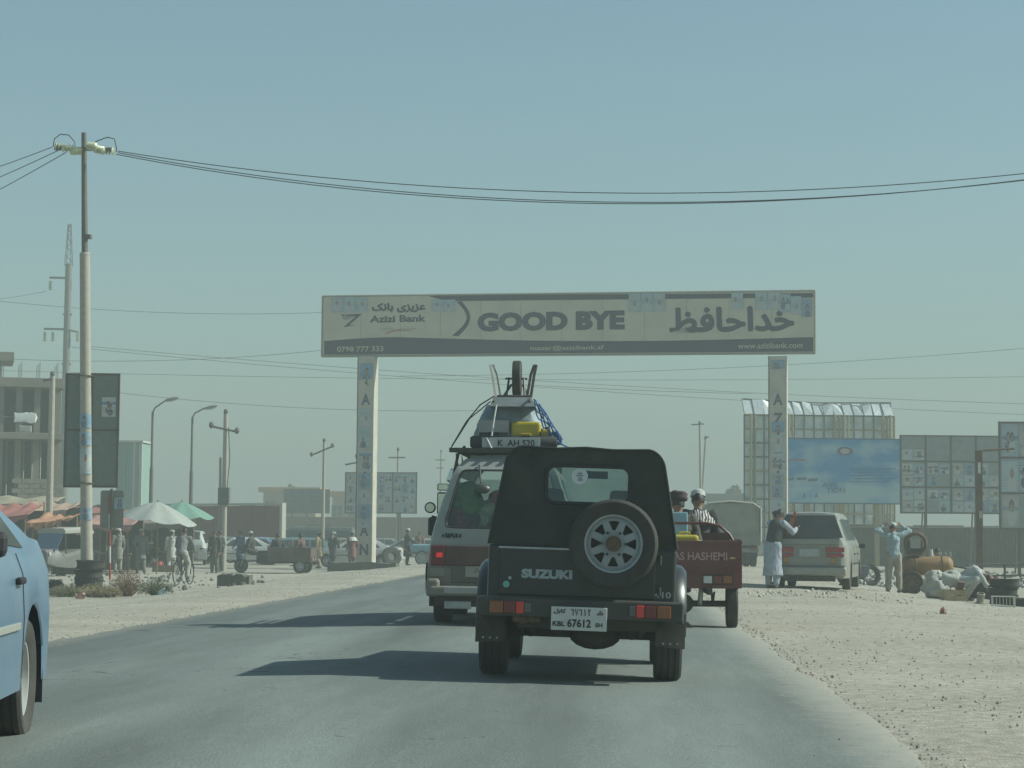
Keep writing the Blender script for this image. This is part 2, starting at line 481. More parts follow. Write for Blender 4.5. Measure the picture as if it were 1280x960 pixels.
def wheel(parent, c, r, w, rim_r, rim_m=None, spokes=8, side=1, name='wheel', axis=(1, 0, 0), n=36, tread=True):
    """tyre with tread blocks, and its rim as a child; side = +1 shows the rim's outer face along +axis"""
    rim_m = rim_m or RIM
    h = w / 2; mb = MB()
    prof = [(rim_r, -h * 0.75), (r * 0.80, -h * 0.98), (r * 0.93, -h * 0.97), (r * 0.985, -h * 0.80), (r, -h * 0.55)]
    if tread:
        for k in (-0.5, 0, 0.5):
            prof += [(r, h * (k - 0.09) * 0.9), (r * 0.972, h * (k - 0.07) * 0.9), (r * 0.972, h * (k + 0.07) * 0.9), (r, h * (k + 0.09) * 0.9)]
    prof += [(r, h * 0.55), (r * 0.985, h * 0.80), (r * 0.93, h * 0.97), (r * 0.80, h * 0.98), (rim_r, h * 0.75), (rim_r * 0.97, 0)]
    mb.lathe(prof, (0, 0, 0), axis, n, closed=True)
    t = mb.build(name, RUB, parent, smooth=True, ang=30); t.location = c
    mb = MB(); ax = Vector(axis).normalized() * side
    x = ax.orthogonal().normalized(); y = ax.cross(x)
    o = h * 0.55
    mb.lathe([(rim_r * 1.0, o * 1.3), (rim_r * 0.93, o * 1.25), (rim_r * 0.90, o * 0.6), (rim_r * 0.78, o * 0.72), (rim_r * 0.77, o * 0.5), (rim_r * 0.88, o * 0.3), (rim_r * 0.9, -h * 0.6), (rim_r, -h * 0.7)], (0, 0, 0), ax, n, closed=True)
    mb.lathe([(0.001, o * 0.95), (rim_r * 0.24, o * 0.95), (rim_r * 0.27, o * 0.8), (rim_r * 0.46, o * 0.82), (rim_r * 0.47, o * 0.55), (0.001, o * 0.55)], (0, 0, 0), ax, 20, closed=True)
    for k in range(spokes):
        a = 2 * math.pi * (k + 0.5) / spokes
        d = x * math.cos(a) + y * math.sin(a); e = ax.cross(d)
        w0, w1 = rim_r * 0.15, rim_r * 0.12
        mb.loft([[d * rim_r * 0.42 - e * w0 + ax * (o * z) for z in (0.55,)] + [d * rim_r * 0.42 + e * w0 + ax * o * 0.55, d * rim_r * 0.42 + e * w0 * 0.8 + ax * o * 0.84, d * rim_r * 0.42 - e * w0 * 0.8 + ax * o * 0.84],
                 [d * rim_r * 0.80 - e * w1 + ax * o * 0.5, d * rim_r * 0.80 + e * w1 + ax * o * 0.5, d * rim_r * 0.80 + e * w1 * 0.9 + ax * o * 0.74, d * rim_r * 0.80 - e * w1 * 0.9 + ax * o * 0.74]])
    rm = mb.build('rim', rim_m, t, smooth=True, ang=30)
    b = MB(); b.lathe([(0.001, -h * 0.3), (rim_r * 0.9, -h * 0.3), (rim_r * 0.9, -h * 0.2), (0.001, -h * 0.2)], (0, 0, 0), ax, 20, closed=True)
    b.build('rim_shade_disc', UNDER, t)  # dark disc stands in for the shade behind the rim openings
    return t

# ------------------------------------------------------------------ black jeep
def build_jeep():
    D = 2600.0 / 176
    p = W(723, 800, D); x0 = p.x
    root = thing('jeep', 'black boxy jeep with a spare wheel on its tailgate', 'jeep', (x0, D, road_z(x0) + 0.0), 0.0, ry=math.atan(0.026))
    paint = mat('black_jeep_paint', (0.008, 0.012, 0.012), 0.32, dust=0.05, coat=0.25)
    top = mat('black_canvas_top', (0.016, 0.020, 0.018), 0.85, dust=0.16, bump=0.45, bscale=14, var=0.3)
    # tub: side outline with wheel arches, pushed across
    def arch(yc, r, n=10):
        return [(yc + r * math.cos(math.pi * k / n), 0.40 + r * math.sin(math.pi * k / n)) for k in range(n + 1)]
    zl = 0.47
    out = [(0.0, zl + 0.1), (0.0, 0.955), (2.05, 0.955), (2.12, 1.0), (3.18, 0.93), (3.25, 0.88), (3.25, zl)]
    a2 = [q for q in arch(2.72, 0.38) if q[1] > zl]; a1 = [q for q in arch(0.62, 0.38) if q[1] > zl]
    out += [(a2[0][0], zl)] + a2 + [(a2[-1][0], zl), (a1[0][0], zl)] + a1 + [(a1[-1][0], zl), (0.06, zl)]
    mb = MB(); mb.prism([(-0.665, y, z) for y, z in out], (1.33, 0, 0))
    mb.build('body', paint, root, bevel=0.022, seg=3)
    # tailgate panel
    tg = MB().box((-0.03, -0.006, 0.77), (1.10, 0.03, 0.34)).build('tailgate', paint, root, bevel=0.008)
    MB().box((-0.03, -0.022, 0.935), (1.12, 0.012, 0.014)).build('trim', STEEL, tg)
    text('lettering', 'SUZUKI', 0.1, mat('grey_badge', (0.36, 0.4, 0.42), 0.4, 0.3), tg, (-0.245, -0.0235, 0.755), (R(90), 0, 0), width=0.36, height=0.066, bold=0.006, depth=0.004)
    text('lettering', '410', 0.1, STEEL, tg, (0.575, -0.004, 0.635), (R(90), 0, 0), width=0.12, height=0.045, bold=0.003, depth=0.006)
    MB().cyl((-0.53, -0.022, 0.675), (-0.53, -0.0265, 0.675), 0.024, n=16).build('sticker', mat('mint_sticker', (0.2, 0.5, 0.4), 0.5), tg)
    MB().cyl((-0.505, -0.022, 0.72), (-0.505, -0.026, 0.72), 0.012, n=12).build('sticker', mat('pale_sticker', (0.4, 0.42, 0.4), 0.5), tg)
    for z in (0.66, 0.88): MB().cyl((0.55, -0.03, z - 0.03), (0.55, -0.03, z + 0.03), 0.013).build('hinge', BLACK, tg)
    # flares
    for yc in (0.62, 2.72):
        for s in (-1, 1):
            n = 12; ri, ro = 0.37, 0.44; m2 = MB()
            rings = []
            for k in range(n + 1):
                a = math.pi * (k / n) * 1.08 - 0.1
                ca, sa = math.cos(a), math.sin(a)
                rings.append([Vector((s * 0.655, yc + ri * ca, 0.40 + ri * sa)), Vector((s * 0.745, yc + ri * ca, 0.40 + ri * sa)), Vector((s * 0.755, yc + (ri + 0.03) * ca, 0.40 + (ri + 0.03) * sa)), Vector((s * 0.72, yc + ro * ca, 0.40 + ro * sa)), Vector((s * 0.655, yc + (ro + 0.01) * ca, 0.40 + (ro + 0.01) * sa))])
            m2.loft(rings); m2.build('fender', paint, root, smooth=True, ang=50)
    # the high top: rings from the sill up and over
    def ring(y, k=1.0, n=7):
        pts = [(-0.668, 0.957), (-0.645, 1.10), (-0.60, 1.36)]
        for i in range(n):
            a = R(180 - 12 - 78 * i / (n - 1))
            pts.append((-0.455 + 0.115 * math.cos(a), 1.52 + (0.118 + 0.02 * (i / (n - 1))) * math.sin(a)))
        pts += [(-0.2, 1.650 * k + 1.652 * (1 - k))]
        full = pts + [(0, 1.662)] + [(-a, b) for a, b in pts[::-1]]
        return [Vector((a, y + (b - 0.957) * 0.10 if y < 0.3 else y, b)) for a, b in full]
    mb = MB()
    mb.loft([ring(0.012), ring(0.05), ring(0.7), ring(1.35), ring(1.78)], closed=False)
    nr = len(ring(0.7)); gone = {2 * (nr - 1) + 1, 2 * (nr - 1) + nr - 3}      # side window openings
    mb.f = [f for i, f in enumerate(mb.f) if i not in gone]
    hi = ring(0.05)
    mb.build('hard_top', top, root, smooth=True, ang=40)
    # stitched seams of the top
    for yy in (0.72, 1.36):
        MB().tube([q + Vector((0, 0, 0.003)) for q in ring(yy)], 0.006, 5).build('seam', top, root, smooth=True)
    MB().tube([Vector((q.x, q.y - 0.006, q.z)) * 1.0 for q in ring(0.012)], 0.008, 6).build('edge_piping', mat('black_piping', (0.03, 0.033, 0.031), 0.7), root, smooth=True)
    # rear face with the window opening
    outer = ring(0.012); n = len(outer)
    wx, wz, ww, wh = 0.025, 1.395, 0.58, 0.255
    inner_dense = rrect(ww, wh, 0.06, 6, wx, wz)
    def rear_y(z): return 0.012 + (z - 0.957) * 0.10
    cen = Vector((wx, 0, wz))
    def radial(ang):
        # point of the rounded rectangle in the given direction
        best = None
        for i in range(len(inner_dense)):
            a, b = inner_dense[i - 1], inner_dense[i]
            d = (math.cos(ang), math.sin(ang))
            ex, ez = b[0] - a[0], b[1] - a[1]
            det = d[0] * (-ez) - d[1] * (-ex)
            if abs(det) < 1e-9: continue
            ax_, az_ = a[0] - wx, a[1] - wz
            t = (ax_ * (-ez) - az_ * (-ex)) / det
            u = (d[0] * az_ - d[1] * ax_) / det
            if t > 0 and -1e-6 <= u <= 1 + 1e-6: best = t; break
        return best or 0.1
    M = 64
    ob = [(q.x, q.z) for q in outer]                 # outline, closed along the bottom
    def out_rad(ang):
        d = (math.cos(ang), math.sin(ang)); best = None
        for i in range(len(ob)):
            a, b = ob[i - 1], ob[i]
            ex, ez = b[0] - a[0], b[1] - a[1]
            det = d[0] * (-ez) - d[1] * (-ex)
            if abs(det) < 1e-9: continue
            ax_, az_ = a[0] - wx, a[1] - wz
            t = (ax_ * (-ez) - az_ * (-ex)) / det
            u = (d[0] * az_ - d[1] * ax_) / det
            if t > 0 and -1e-6 <= u <= 1 + 1e-6: best = t if best is None else max(best, t)
        return best
    angs = [2 * math.pi * k / M for k in range(M)]
    angs += [math.atan2(b - wz, a - wx) % (2 * math.pi) for a, b in ((ob[0]), (ob[-1]))]
    angs.sort()
    O = []; I = []
    for a in angs:
        ro = out_rad(a); ri = radial(a)
        O.append((wx + ro * math.cos(a), rear_y(wz + ro * math.sin(a)), wz + ro * math.sin(a)))
        I.append((wx + ri * math.cos(a), rear_y(wz + ri * math.sin(a)), wz + ri * math.sin(a)))
    mb = MB(); mb.hole(O, I, (0, 0.02, 0)); mb.build('rear_panel', top, root)
    gp = [(a, rear_y(b) + 0.008, b) for a, b in rrect(ww + 0.01, wh + 0.01, 0.06, 6, wx, wz)]
    gw = MB().prism(gp, (0, 0.004, 0)).build('rear_window', GLASS, root)
    sp = [(a, rear_y(b) - 0.004, b) for a, b in rrect(ww + 0.012, wh + 0.012, 0.066, 6, wx, wz)]
    MB().tube(sp, 0.013, 6, closed=True).build('window_seal', INK, gw, smooth=True)
    st = MB(); st.cyl((-0.035, rear_y(1.45) - 0.002, 1.455), (-0.035, rear_y(1.45) + 0.001, 1.455), 0.058, n=24)
    st.build('round_emblem', mat('white_emblem', (0.62, 0.64, 0.64), 0.6), gw)
    # emblem strokes
    em = MB()
    for a, b, c, d in ((-0.05, 1.475, -0.02, 1.478), (-0.06, 1.46, -0.01, 1.46), (-0.045, 1.445, -0.02, 1.44), (-0.05, 1.43, -0.015, 1.428)):
        em.cyl((a, rear_y(1.45) - 0.004, b), (c, rear_y(1.45) - 0.004, d), 0.004, n=5)
    em.build('emblem_marks', mat('grey_marks', (0.2, 0.22, 0.24)), gw)
    # side windows and windscreen
    for s in (-1, 1):
        MB().prism([(s * 0.641, 0.70, 1.11), (s * 0.641, 1.35, 1.11), (s * 0.604, 1.35, 1.35), (s * 0.604, 0.70, 1.35)], (s * 0.006, 0, 0)).build('side_window', GLASS, root)
        MB().prism([(s * 0.665, 1.80, 0.96), (s * 0.665, 2.05, 0.96), (s * 0.52, 1.82, 1.60), (s * 0.56, 1.78, 1.56)], (-s * 0.04, 0, 0)).build('windscreen_pillar', paint, root)
    MB().prism([(-0.62, 2.05, 0.97), (0.62, 2.05, 0.97), (0.52, 1.82, 1.60), (-0.52, 1.82, 1.60)], (0, -0.006, 0)).build('windscreen', GLASS, root)
    # seats inside
    for s in (-1, 1):
        m2 = MB().box((s * 0.30, 1.10, 1.02), (0.40, 0.12, 0.46), rot=(R(-10), 0, 0)).box((s * 0.30, 1.06, 1.31), (0.25, 0.09, 0.15))
        m2.build('seat', CREAMSEAT, root, bevel=0.035, seg=3)
    MB().box((0, 1.9, 0.98), (1.2, 0.2, 0.14)).build('dashboard', BLACK, root)
    MB().tube([(-0.30 + 0.18 * math.cos(a), 1.62 + 0.06 * math.sin(a), 1.05 + 0.17 * math.sin(a)) for a in [2 * math.pi * k / 18 for k in range(18)]], 0.014, 6, closed=True).build('steering_wheel', INK, root)
    MB().box((0.05, 1.80, 1.52), (0.2, 0.02, 0.06)).build('interior_mirror', INK, root)
    # bumper with lamps
    bmp = MB(); bmp.box((0, -0.09, 0.565), (1.44, 0.16, 0.05)); bmp.box((0, -0.165, 0.522), (1.44, 0.03, 0.13)); bmp.box((-0.70, -0.05, 0.51), (0.05, 0.22, 0.15)).box((0.70, -0.05, 0.51), (0.05, 0.22, 0.15))
    bo = bmp.build('bumper', BLACK, root, bevel=0.012)
    for s in (-1, 1):
        x = s * 0.635
        for w_, mt_, nm in ((0.10, LORG, 'indicator_lamp'), (0.085, LRED, 'tail_lamp'), (0.06, LRED2, 'brake_lamp'), (0.05, mat('smoked_lens', (0.10, 0.10, 0.095), 0.2), 'reversing_lamp')):
            q = MB().box((x - s * w_ / 2, -0.182, 0.520), (w_ - 0.004, 0.03, 0.085 if nm != 'reversing_lamp' else 0.07)).build(nm, mt_, root, bevel=0.006)
            x -= s * w_
    # plate
    pl = MB().box((-0.005, -0.19, 0.455), (0.39, 0.012, 0.165), rot=(R(6), 0, 0)).build('number_plate', PLATE, root, bevel=0.004)
    MB().box((-0.005, -0.16, 0.46), (0.30, 0.03, 0.10)).build('plate_bracket', BLACK, root)
    for tx, wd, hh, px_, pz_ in (('KBL', 0.085, 0.034, -0.145, 0.418), ('67612', 0.165, 0.058, -0.003, 0.424), ('SH', 0.05, 0.030, 0.135, 0.416),
                                 ('\uFEDE\uFE91\uFE8E\uFB90', 0.085, 0.035, -0.14, 0.503), ('\uFEB7', 0.045, 0.03, 0.14, 0.50)):
        text('lettering', tx, 0.1, INK, pl, (px_, -0.1985 - (pz_ - 0.455) * 0.105, pz_), (R(96), 0, 0), width=wd, height=hh, bold=0.003, depth=0.002)
    # eastern digits of the plate, drawn as strokes
    dg = {'6': [[(0.05, 0.78), (0.25, 0.98), (0.40, 0.80), (0.72, 0.92), (0.62, 0.5), (0.60, 0.0)]], '7': [[(0.05, 1.0), (0.42, 0.0), (0.80, 1.0)]], '1': [[(0.35, 1.0), (0.45, 0.5), (0.48, 0.0)]], '2': [[(0.45, 0.0), (0.40, 0.55), (0.22, 1.0), (0.34, 0.74), (0.60, 0.72), (0.72, 1.0)]]}
    for k, ch in enumerate('67612'):
        for ln in dg[ch]:
            MB().tube([(-0.062 + 0.029 * k + 0.026 * a, -0.1972 - (0.478 + 0.046 * b - 0.455) * 0.105, 0.478 + 0.046 * b) for a, b in ln], 0.0034, 5).build('plate_digit', INK, pl)
    # spare wheel on its carrier
    sw = wheel(root, (0.22, -0.135, 0.985), 0.312, 0.19, 0.205, mat('pale_spare_rim', (0.33, 0.36, 0.37), 0.5, 0.2, dust=0.25), 8, -1, 'spare_wheel', (0, 1, 0), 40)
    MB().cyl((0, -0.06, 0), (0, -0.085, 0), 0.055, n=20).build('hub_cap', mat('rusty_hub', (0.11, 0.07, 0.045), 0.8, var=0.4, scale=40), sw)
    for k in range(6):
        bl = MB(); a = 2 * math.pi * k / 6; bl.cyl((0.085 * math.cos(a), -0.05, 0.085 * math.sin(a)), (0.085 * math.cos(a), -0.07, 0.085 * math.sin(a)), 0.010, n=6)
        bl.build('wheel_nut', INK, sw)
    MB().box((0.22, -0.03, 0.985), (0.16, 0.07, 0.16)).build('wheel_carrier', BLACK, root)
    # running gear
    for s in (-1, 1):
        wheel(root, (s * 0.635, 0.62, 0.335), 0.335, 0.205, 0.195, side=s, spokes=8)
        wheel(root, (s * 0.635, 2.72, 0.335), 0.335, 0.205, 0.195, side=s, spokes=8)
        fl = MB(); fl.prism([(s * 0.54, 0.14, 0.50), (s * 0.745, 0.14, 0.50), (s * 0.745, 0.10, 0.255), (s * 0.535, 0.10, 0.27)], (0, 0.012, 0))
        f = fl.build('mud_flap', mat('mud_flap_rubber', (0.024, 0.024, 0.023), 0.9, dust=0.4), root)
        for q in (0.59, 0.64, 0.69): MB().cyl((s * q, 0.105, 0.29), (s * q, 0.095, 0.29), 0.008, n=6).build('rivet', STEEL, f)
        MB().tube([(s * 0.44, 0.02, 0.42), (s * 0.44, 0.3, 0.36), (s * 0.44, 0.62, 0.33), (s * 0.44, 1.0, 0.37), (s * 0.44, 1.25, 0.45)], 0.03, 6).build('leaf_spring', UNDER, root)
        MB().cyl((s * 0.36, 0.52, 0.30), (s * 0.40, 0.4, 0.62), 0.032, n=8).build('shock_absorber', UNDER, root)
        MB().box((s * 0.38, 1.4, 0.45), (0.08, 2.8, 0.12)).build('frame_rail', UNDER, root)
    MB().cyl((-0.6, 0.62, 0.335), (0.6, 0.62, 0.335), 0.05, n=10).build('axle', UNDER, root)
    MB().ball((0.10, 0.60, 0.31), (0.19, 0.16, 0.105)).build('differential', UNDER, root, smooth=True)
    MB().box((0.0, 0.32, 0.45), (0.72, 0.4, 0.17)).build('fuel_tank', UNDER, root, bevel=0.03)
    MB().box((0.0, 1.7, 0.42), (0.9, 1.9, 0.12)).build('floor_pan', UNDER, root)
    MB().box((0.05, 0.02, 0.42), (0.98, 0.06, 0.09)).build('cross_member', UNDER, root)
    MB().tube([(-0.30, 1.2, 0.40), (-0.36, 0.4, 0.41), (-0.37, 0.02, 0.43), (-0.40, -0.09, 0.43)], 0.028, 8).build('exhaust_pipe', mat('rusty_exhaust', (0.16, 0.11, 0.07), 0.7, 0.3, var=0.4, scale=30), root, smooth=True)
    MB().cyl((-0.28, -0.06, 0.445), (-0.47, -0.06, 0.445), 0.035, n=12).build('muffler', mat('rusty_exhaust', (0, 0, 0)), root, smooth=True)
    return root
JEEP = build_jeep()

# ------------------------------------------------------------------ the loaded minivan ahead
def build_van():
    D = 2600.0 / 112
    p = W(628, 780, D); x0 = p.x
    root = thing('minivan', 'grey minivan with a roof rack piled with luggage', 'minivan', (x0, D, road_z(x0) - 0.004), R(0.0), ry=math.atan(0.008))
    silver = mat('grey_van_paint', (0.27, 0.29, 0.28), 0.35, 0.15, dust=0.35, coat=0.2)
    lower = mat('brown_van_paint', (0.17, 0.155, 0.13), 0.45, 0.1, dust=0.4)
    LEN = 4.2
    prof = [(0.86, 0.42), (0.865, 0.62), (0.85, 0.80), (0.825, 0.96), (0.785, 1.13), (0.715, 1.375), (0.60, 1.69), (0.55, 1.79), (0.47, 1.875), (0.33, 1.915), (0.15, 1.928), (0, 1.93)]
    def yr(z):                      # rear face: slopes forward above the belt
        return 0.0 if z < 0.95 else (z - 0.95) * 0.16 + max(0, z - 1.75) * 0.9
    def rg(y, sc=1.0, off=0.0):
        h = [(a * sc, b) for a, b in prof]
        full = [(-a, b) for a, b in h] + [(a, b) for a, b in h[-2::-1]]
        return [Vector((a, y + (yr(b) if y < 0.5 else (-(max(0, b - 1.0) * 0.75) if y > 3.9 else 0)), b)) for a, b in full]
    st_ = [(0.0, 0.975), (0.06, 1), (0.35, 1), (1.35, 1), (1.42, 1), (2.45, 1), (2.52, 1), (3.4, 1), (3.95, 0.99), (4.2, 0.93)]
    mb = MB(); mb.loft([rg(*q) for q in st_], closed=False)
    nr = 2 * len(prof) - 1                 # leave the side windows open
    gone = {i * (nr - 1) + k for i in (2, 4, 6) for k in (4, 5, nr - 2 - 4, nr - 2 - 5)}
    mb.f = [f for i, f in enumerate(mb.f) if i not in gone]
    body = mb.build('body', silver, root, smooth=True, ang=30)
    # rear face, one plate with the opening of the window
    wb, wt = 1.10, 1.745
    def rx(z):                      # half width of the rear outline at a height
        for (a, b), (c, d) in zip(prof, prof[1:]):
            if b <= z <= d: return 0.975 * (a + (c - a) * (z - b) / (d - b))
        return 0.0
    N_ = 56; wc = (0, 1.42)
    def win(ang):
        # opening: trapezoid with rounded corners
        pts = []
        raw = [(0.675, wb), (0.495, wt), (-0.495, wt), (-0.675, wb)]
        for i in range(4):
            a, b, c = Vector(raw[i - 1]), Vector(raw[i]), Vector(raw[(i + 1) % 4])
            u, v = (a - b).normalized() * 0.07, (c - b).normalized() * 0.07
            for k in range(6):
                t = k / 5; pts.append((b + u) * (1 - t) ** 2 + b * (2 * t * (1 - t)) + (b + v) * t ** 2)
        d = Vector((math.cos(ang), math.sin(ang))); best = 0.3
        for i in range(len(pts)):
            a, b = pts[i - 1] - Vector(wc), pts[i] - Vector(wc); e = b - a
            det = d.x * (-e.y) - d.y * (-e.x)
            if abs(det) < 1e-9: continue
            t = (a.x * (-e.y) - a.y * (-e.x)) / det; u = (d.x * a.y - d.y * a.x) / det
            if t > 0 and 0 <= u <= 1: best = t; break
        return best
    ol = rg(0.0, 0.975); ob = [(q.x, q.z) for q in ol]
    def orad(ang):
        d = (math.cos(ang), math.sin(ang)); best = 0
        for i in range(len(ob)):
            a, b = ob[i - 1], ob[i]; ex, ez = b[0] - a[0], b[1] - a[1]
            det = d[0] * (-ez) - d[1] * (-ex)
            if abs(det) < 1e-9: continue
            ax_, az_ = a[0] - wc[0], a[1] - wc[1]
            t = (ax_ * (-ez) - az_ * (-ex)) / det; u = (d[0] * az_ - d[1] * ax_) / det
            if t > 0 and -1e-6 <= u <= 1 + 1e-6: best = max(best, t)
        return best
    angs = sorted([2 * math.pi * k / N_ for k in range(N_)] + [math.atan2(b - wc[1], a - wc[0]) % (2 * math.pi) for a, b in ob])
    ring_at = lambda rad_f, off=0.0, s=1.0: [(wc[0] + s * rad_f(a) * math.cos(a), yr(wc[1] + s * rad_f(a) * math.sin(a)) + off, wc[1] + s * rad_f(a) * math.sin(a)) for a in angs]
    mb = MB(); mb.hole(ring_at(orad), ring_at(win), (0, 0.03, 0)); hatch = mb.build('rear_hatch', silver, root, smooth=True, ang=30)
    MB().prism(ring_at(win, 0.012, 1.01), (0, 0.004, 0)).build('rear_window', glass('van_glass', (0.80, 0.86, 0.82), 0.04, 0.0, 0.06), hatch)
    MB().tube(ring_at(win, -0.004), 0.012, 5, closed=True).build('window_seal', INK, hatch)
    # lower body in brown, a shell 4 mm proud of the body, and rear lower panel
    lp = [(0.868, 0.40), (0.873, 0.62), (0.866, 0.70)]
    for s in (-1, 1):
        mb = MB(); mb.loft([[Vector((s * a, y, b)) for a, b in lp] for y in (0.03, 1.4, 2.8, 3.9)], closed=False); mb.build('lower_side', lower, root, smooth=True)
    MB().prism([(-0.84, -0.004, 0.42), (0.84, -0.004, 0.42), (0.845, -0.004, 0.655), (-0.845, -0.004, 0.655)], (0, -0.02, 0)).build('lower_panel', lower, root, bevel=0.006)
    # lamps and dark red band between them
    MB().box((0, -0.012, 0.785), (1.30, 0.03, 0.225)).build('reflector_band', mat('dark_red_band', (0.075, 0.018, 0.016), 0.35, dust=0.25), root, bevel=0.01)
    for s in (-1, 1):
        MB().box((s * 0.735, -0.012, 0.785), (0.165, 0.04, 0.225)).build('tail_lamp', LRED, root, bevel=0.012)
        MB().box((s * 0.715, -0.034, 0.79), (0.07, 0.012, 0.05)).build('brake_lamp', emis('lit_brake_lamp', (0.8, 0.03, 0.025), 0.22), root, bevel=0.004)
        MB().box((s * 0.735, -0.028, 0.60), (0.165, 0.02, 0.10)).build('reversing_lamp', mat('grey_lens', (0.22, 0.2, 0.17), 0.3), root, bevel=0.008)
    # smudged badge: worn dark strokes
    mb = MB()
    for k, (a, b) in enumerate(((0, 0.03), (0.035, 0.05), (0.06, 0.05), (0.085, 0.055), (0.115, 0.05), (0.15, 0.05), (0.19, 0.04))):
        mb.box((-0.70 + a + 0.02, yr(1.0) - 0.003, 1.005 + 0.004 * (k % 2)), (0.022, 0.006, b), rot=(0, R(-25 + 17 * (k % 4)), 0))
    mb.build('worn_badge', INK, hatch)
    MB().box((-0.27, -0.03, 0.57), (0.62, 0.02, 0.17)).build('plate_recess', mat('brown_recess', (0.12, 0.105, 0.09), 0.6), root, bevel=0.01)
    pl = MB().box((-0.22, -0.046, 0.61), (0.40, 0.012, 0.12)).build('number_plate', mat('dusty_plate', (0.34, 0.32, 0.27), 0.7, dust=0.5), root)
    text('lettering', '\u06F5\u06F2\u06F0', 0.1, mat('faded_ink', (0.14, 0.13, 0.11)), pl, (-0.24, -0.0535, 0.625), (R(90), 0, 0), width=0.16, height=0.05)
    bm_ = MB().box((0, -0.10, 0.395), (1.62, 0.14, 0.11)).build('bumper', lower, root, bevel=0.03, seg=3)
    MB().box((0, -0.172, 0.405), (1.30, 0.02, 0.075)).build('bumper_bar', mat('bumper_grey', (0.36, 0.36, 0.34), 0.4, 0.3, dust=0.3), root, bevel=0.008)
    for s in (-1, 1): MB().box((s * 0.775, -0.05, 0.43), (0.15, 0.20, 0.20)).build('bumper_corner', lower, root, bevel=0.04, seg=3)
    MB().box((0, 0.0, 0.30), (1.5, 0.06, 0.16)).build('rear_valance', UNDER, root, bevel=0.02)
    MB().box((-0.50, -0.03, 0.24), (0.30, 0.05, 0.09)).build('tow_bracket', STEEL, root, bevel=0.01)
    MB().cyl((0.0, 0.35, 0.27), (0.45, 0.35, 0.27), 0.09, n=14).build('muffler', UNDER, root, smooth=True)
    MB().cyl((-0.2, -0.06, 0.26), (-0.2, 0.6, 0.28), 0.028, n=8).build('exhaust_pipe', UNDER, root)
    MB().box((0, 2.1, 0.36), (1.5, 3.6, 0.14)).build('floor_pan', UNDER, root)
    MB().cyl((-0.7, 0.95, 0.30), (0.7, 0.95, 0.30), 0.05, n=8).build('axle', UNDER, root)
    for s in (-1, 1):
        for y in (0.95, 3.3):
            wheel(root, (s * 0.74, y, 0.30), 0.30, 0.20, 0.18, side=s, n=28)
        MB().box((s * 0.76, 0.62, 0.33), (0.24, 0.012, 0.26)).build('mud_flap', UNDER, root)
        # side windows, slightly proud
        zz = [(0.790, 1.14), (0.60, 1.70)]
        for y0, y1 in ((0.35, 1.35), (1.42, 2.45), (2.52, 3.4)):
            MB().prism([(s * 0.778, y0, 1.16), (s * 0.778, y1, 1.16), (s * 0.622, y1, 1.65), (s * 0.622, y0, 1.65)], (s * 0.012, 0, 0.004)).build('side_window', GLASS, root)
    MB().prism([(-0.74, 4.08, 1.12), (0.74, 4.08, 1.12), (0.55, 3.69, 1.72), (-0.55, 3.69, 1.72)], (0, 0.03, 0.02)).build('windscreen', GLASS, root)
    # mirror hung from the hatch top
    mm = MB(); mm.tube([(-0.30, yr(1.80) - 0.01, 1.80), (-0.29, yr(1.8) - 0.10, 1.78), (-0.265, yr(1.6) - 0.12, 1.60)], 0.012, 6)
    mh = mm.build('mirror_arm', INK, root)
    MB().ball((-0.255, yr(1.55) - 0.13, 1.535), (0.10, 0.045, 0.055), rot=(0, R(6), 0)).build('rear_mirror', mat('mirror_shell', (0.06, 0.065, 0.062), 0.4), mh, smooth=True)
    # cluster of mirrors on the front left door
    arm = MB(); arm.tube([(-0.80, 3.35, 1.15), (-1.0, 3.35, 1.22), (-1.12, 3.35, 1.25)], 0.015, 6).tube([(-0.76, 3.4, 1.45), (-0.86, 3.4, 1.55), (-0.88, 3.4, 1.25)], 0.013, 6)
    ao = arm.build('mirror_bracket', INK, root)
    MB().box((-0.97, 3.36, 1.42), (0.17, 0.05, 0.28)).build('side_mirror', INK, ao, bevel=0.02)
    MB().box((-0.97, 3.333, 1.42), (0.14, 0.004, 0.24)).build('mirror_pane', mat('mirror_pane', (0.55, 0.6, 0.58), 0.08, 0.9), ao)
    MB().box((-0.98, 3.36, 1.625), (0.15, 0.05, 0.09)).build('side_mirror', INK, ao, bevel=0.015)
    MB().box((-0.98, 3.333, 1.625), (0.12, 0.004, 0.07)).build('mirror_pane', mat('mirror_pane', (0, 0, 0)), ao)
    MB().cyl((-1.14, 3.37, 1.36), (-1.14, 3.32, 1.36), 0.072, n=18).build('round_mirror', INK, ao)
    MB().cyl((-1.14, 3.318, 1.36), (-1.14, 3.312, 1.36), 0.055, n=18).build('mirror_pane', mat('mirror_pane', (0, 0, 0)), ao)
    MB().box((-1.09, 3.38, 1.12), (0.15, 0.10, 0.24)).build('lower_mirror', INK, ao, bevel=0.03)
    MB().box((-0.78, 2.6, 1.74), (0.16, 0.05, 0.18), rot=(0, R(20), 0)).build('side_mirror', CHROME, ao, bevel=0.03)
    # seats
    for y in (1.0, 2.0, 3.0):
        MB().box((0, y, 0.85), (1.3, 0.14, 0.7), rot=(R(-8), 0, 0)).build('seat', mat('dark_seat', (0.05, 0.055, 0.05), 0.9), root, bevel=0.04)
    # roof rack
    rk = MB()
    for y in (0.35, 1.2, 2.1): rk.tube([(-0.56, y, 1.78), (-0.58, y, 1.97), (0.58, y, 1.97), (0.56, y, 1.78)], 0.02, 6)
    for x in (-0.58, 0.58): rk.tube([(x, 0.2, 1.975), (x, 2.3, 1.975)], 0.018, 6)
    rk.box((0.0, 0.30, 1.975), (1.30, 0.10, 0.05))
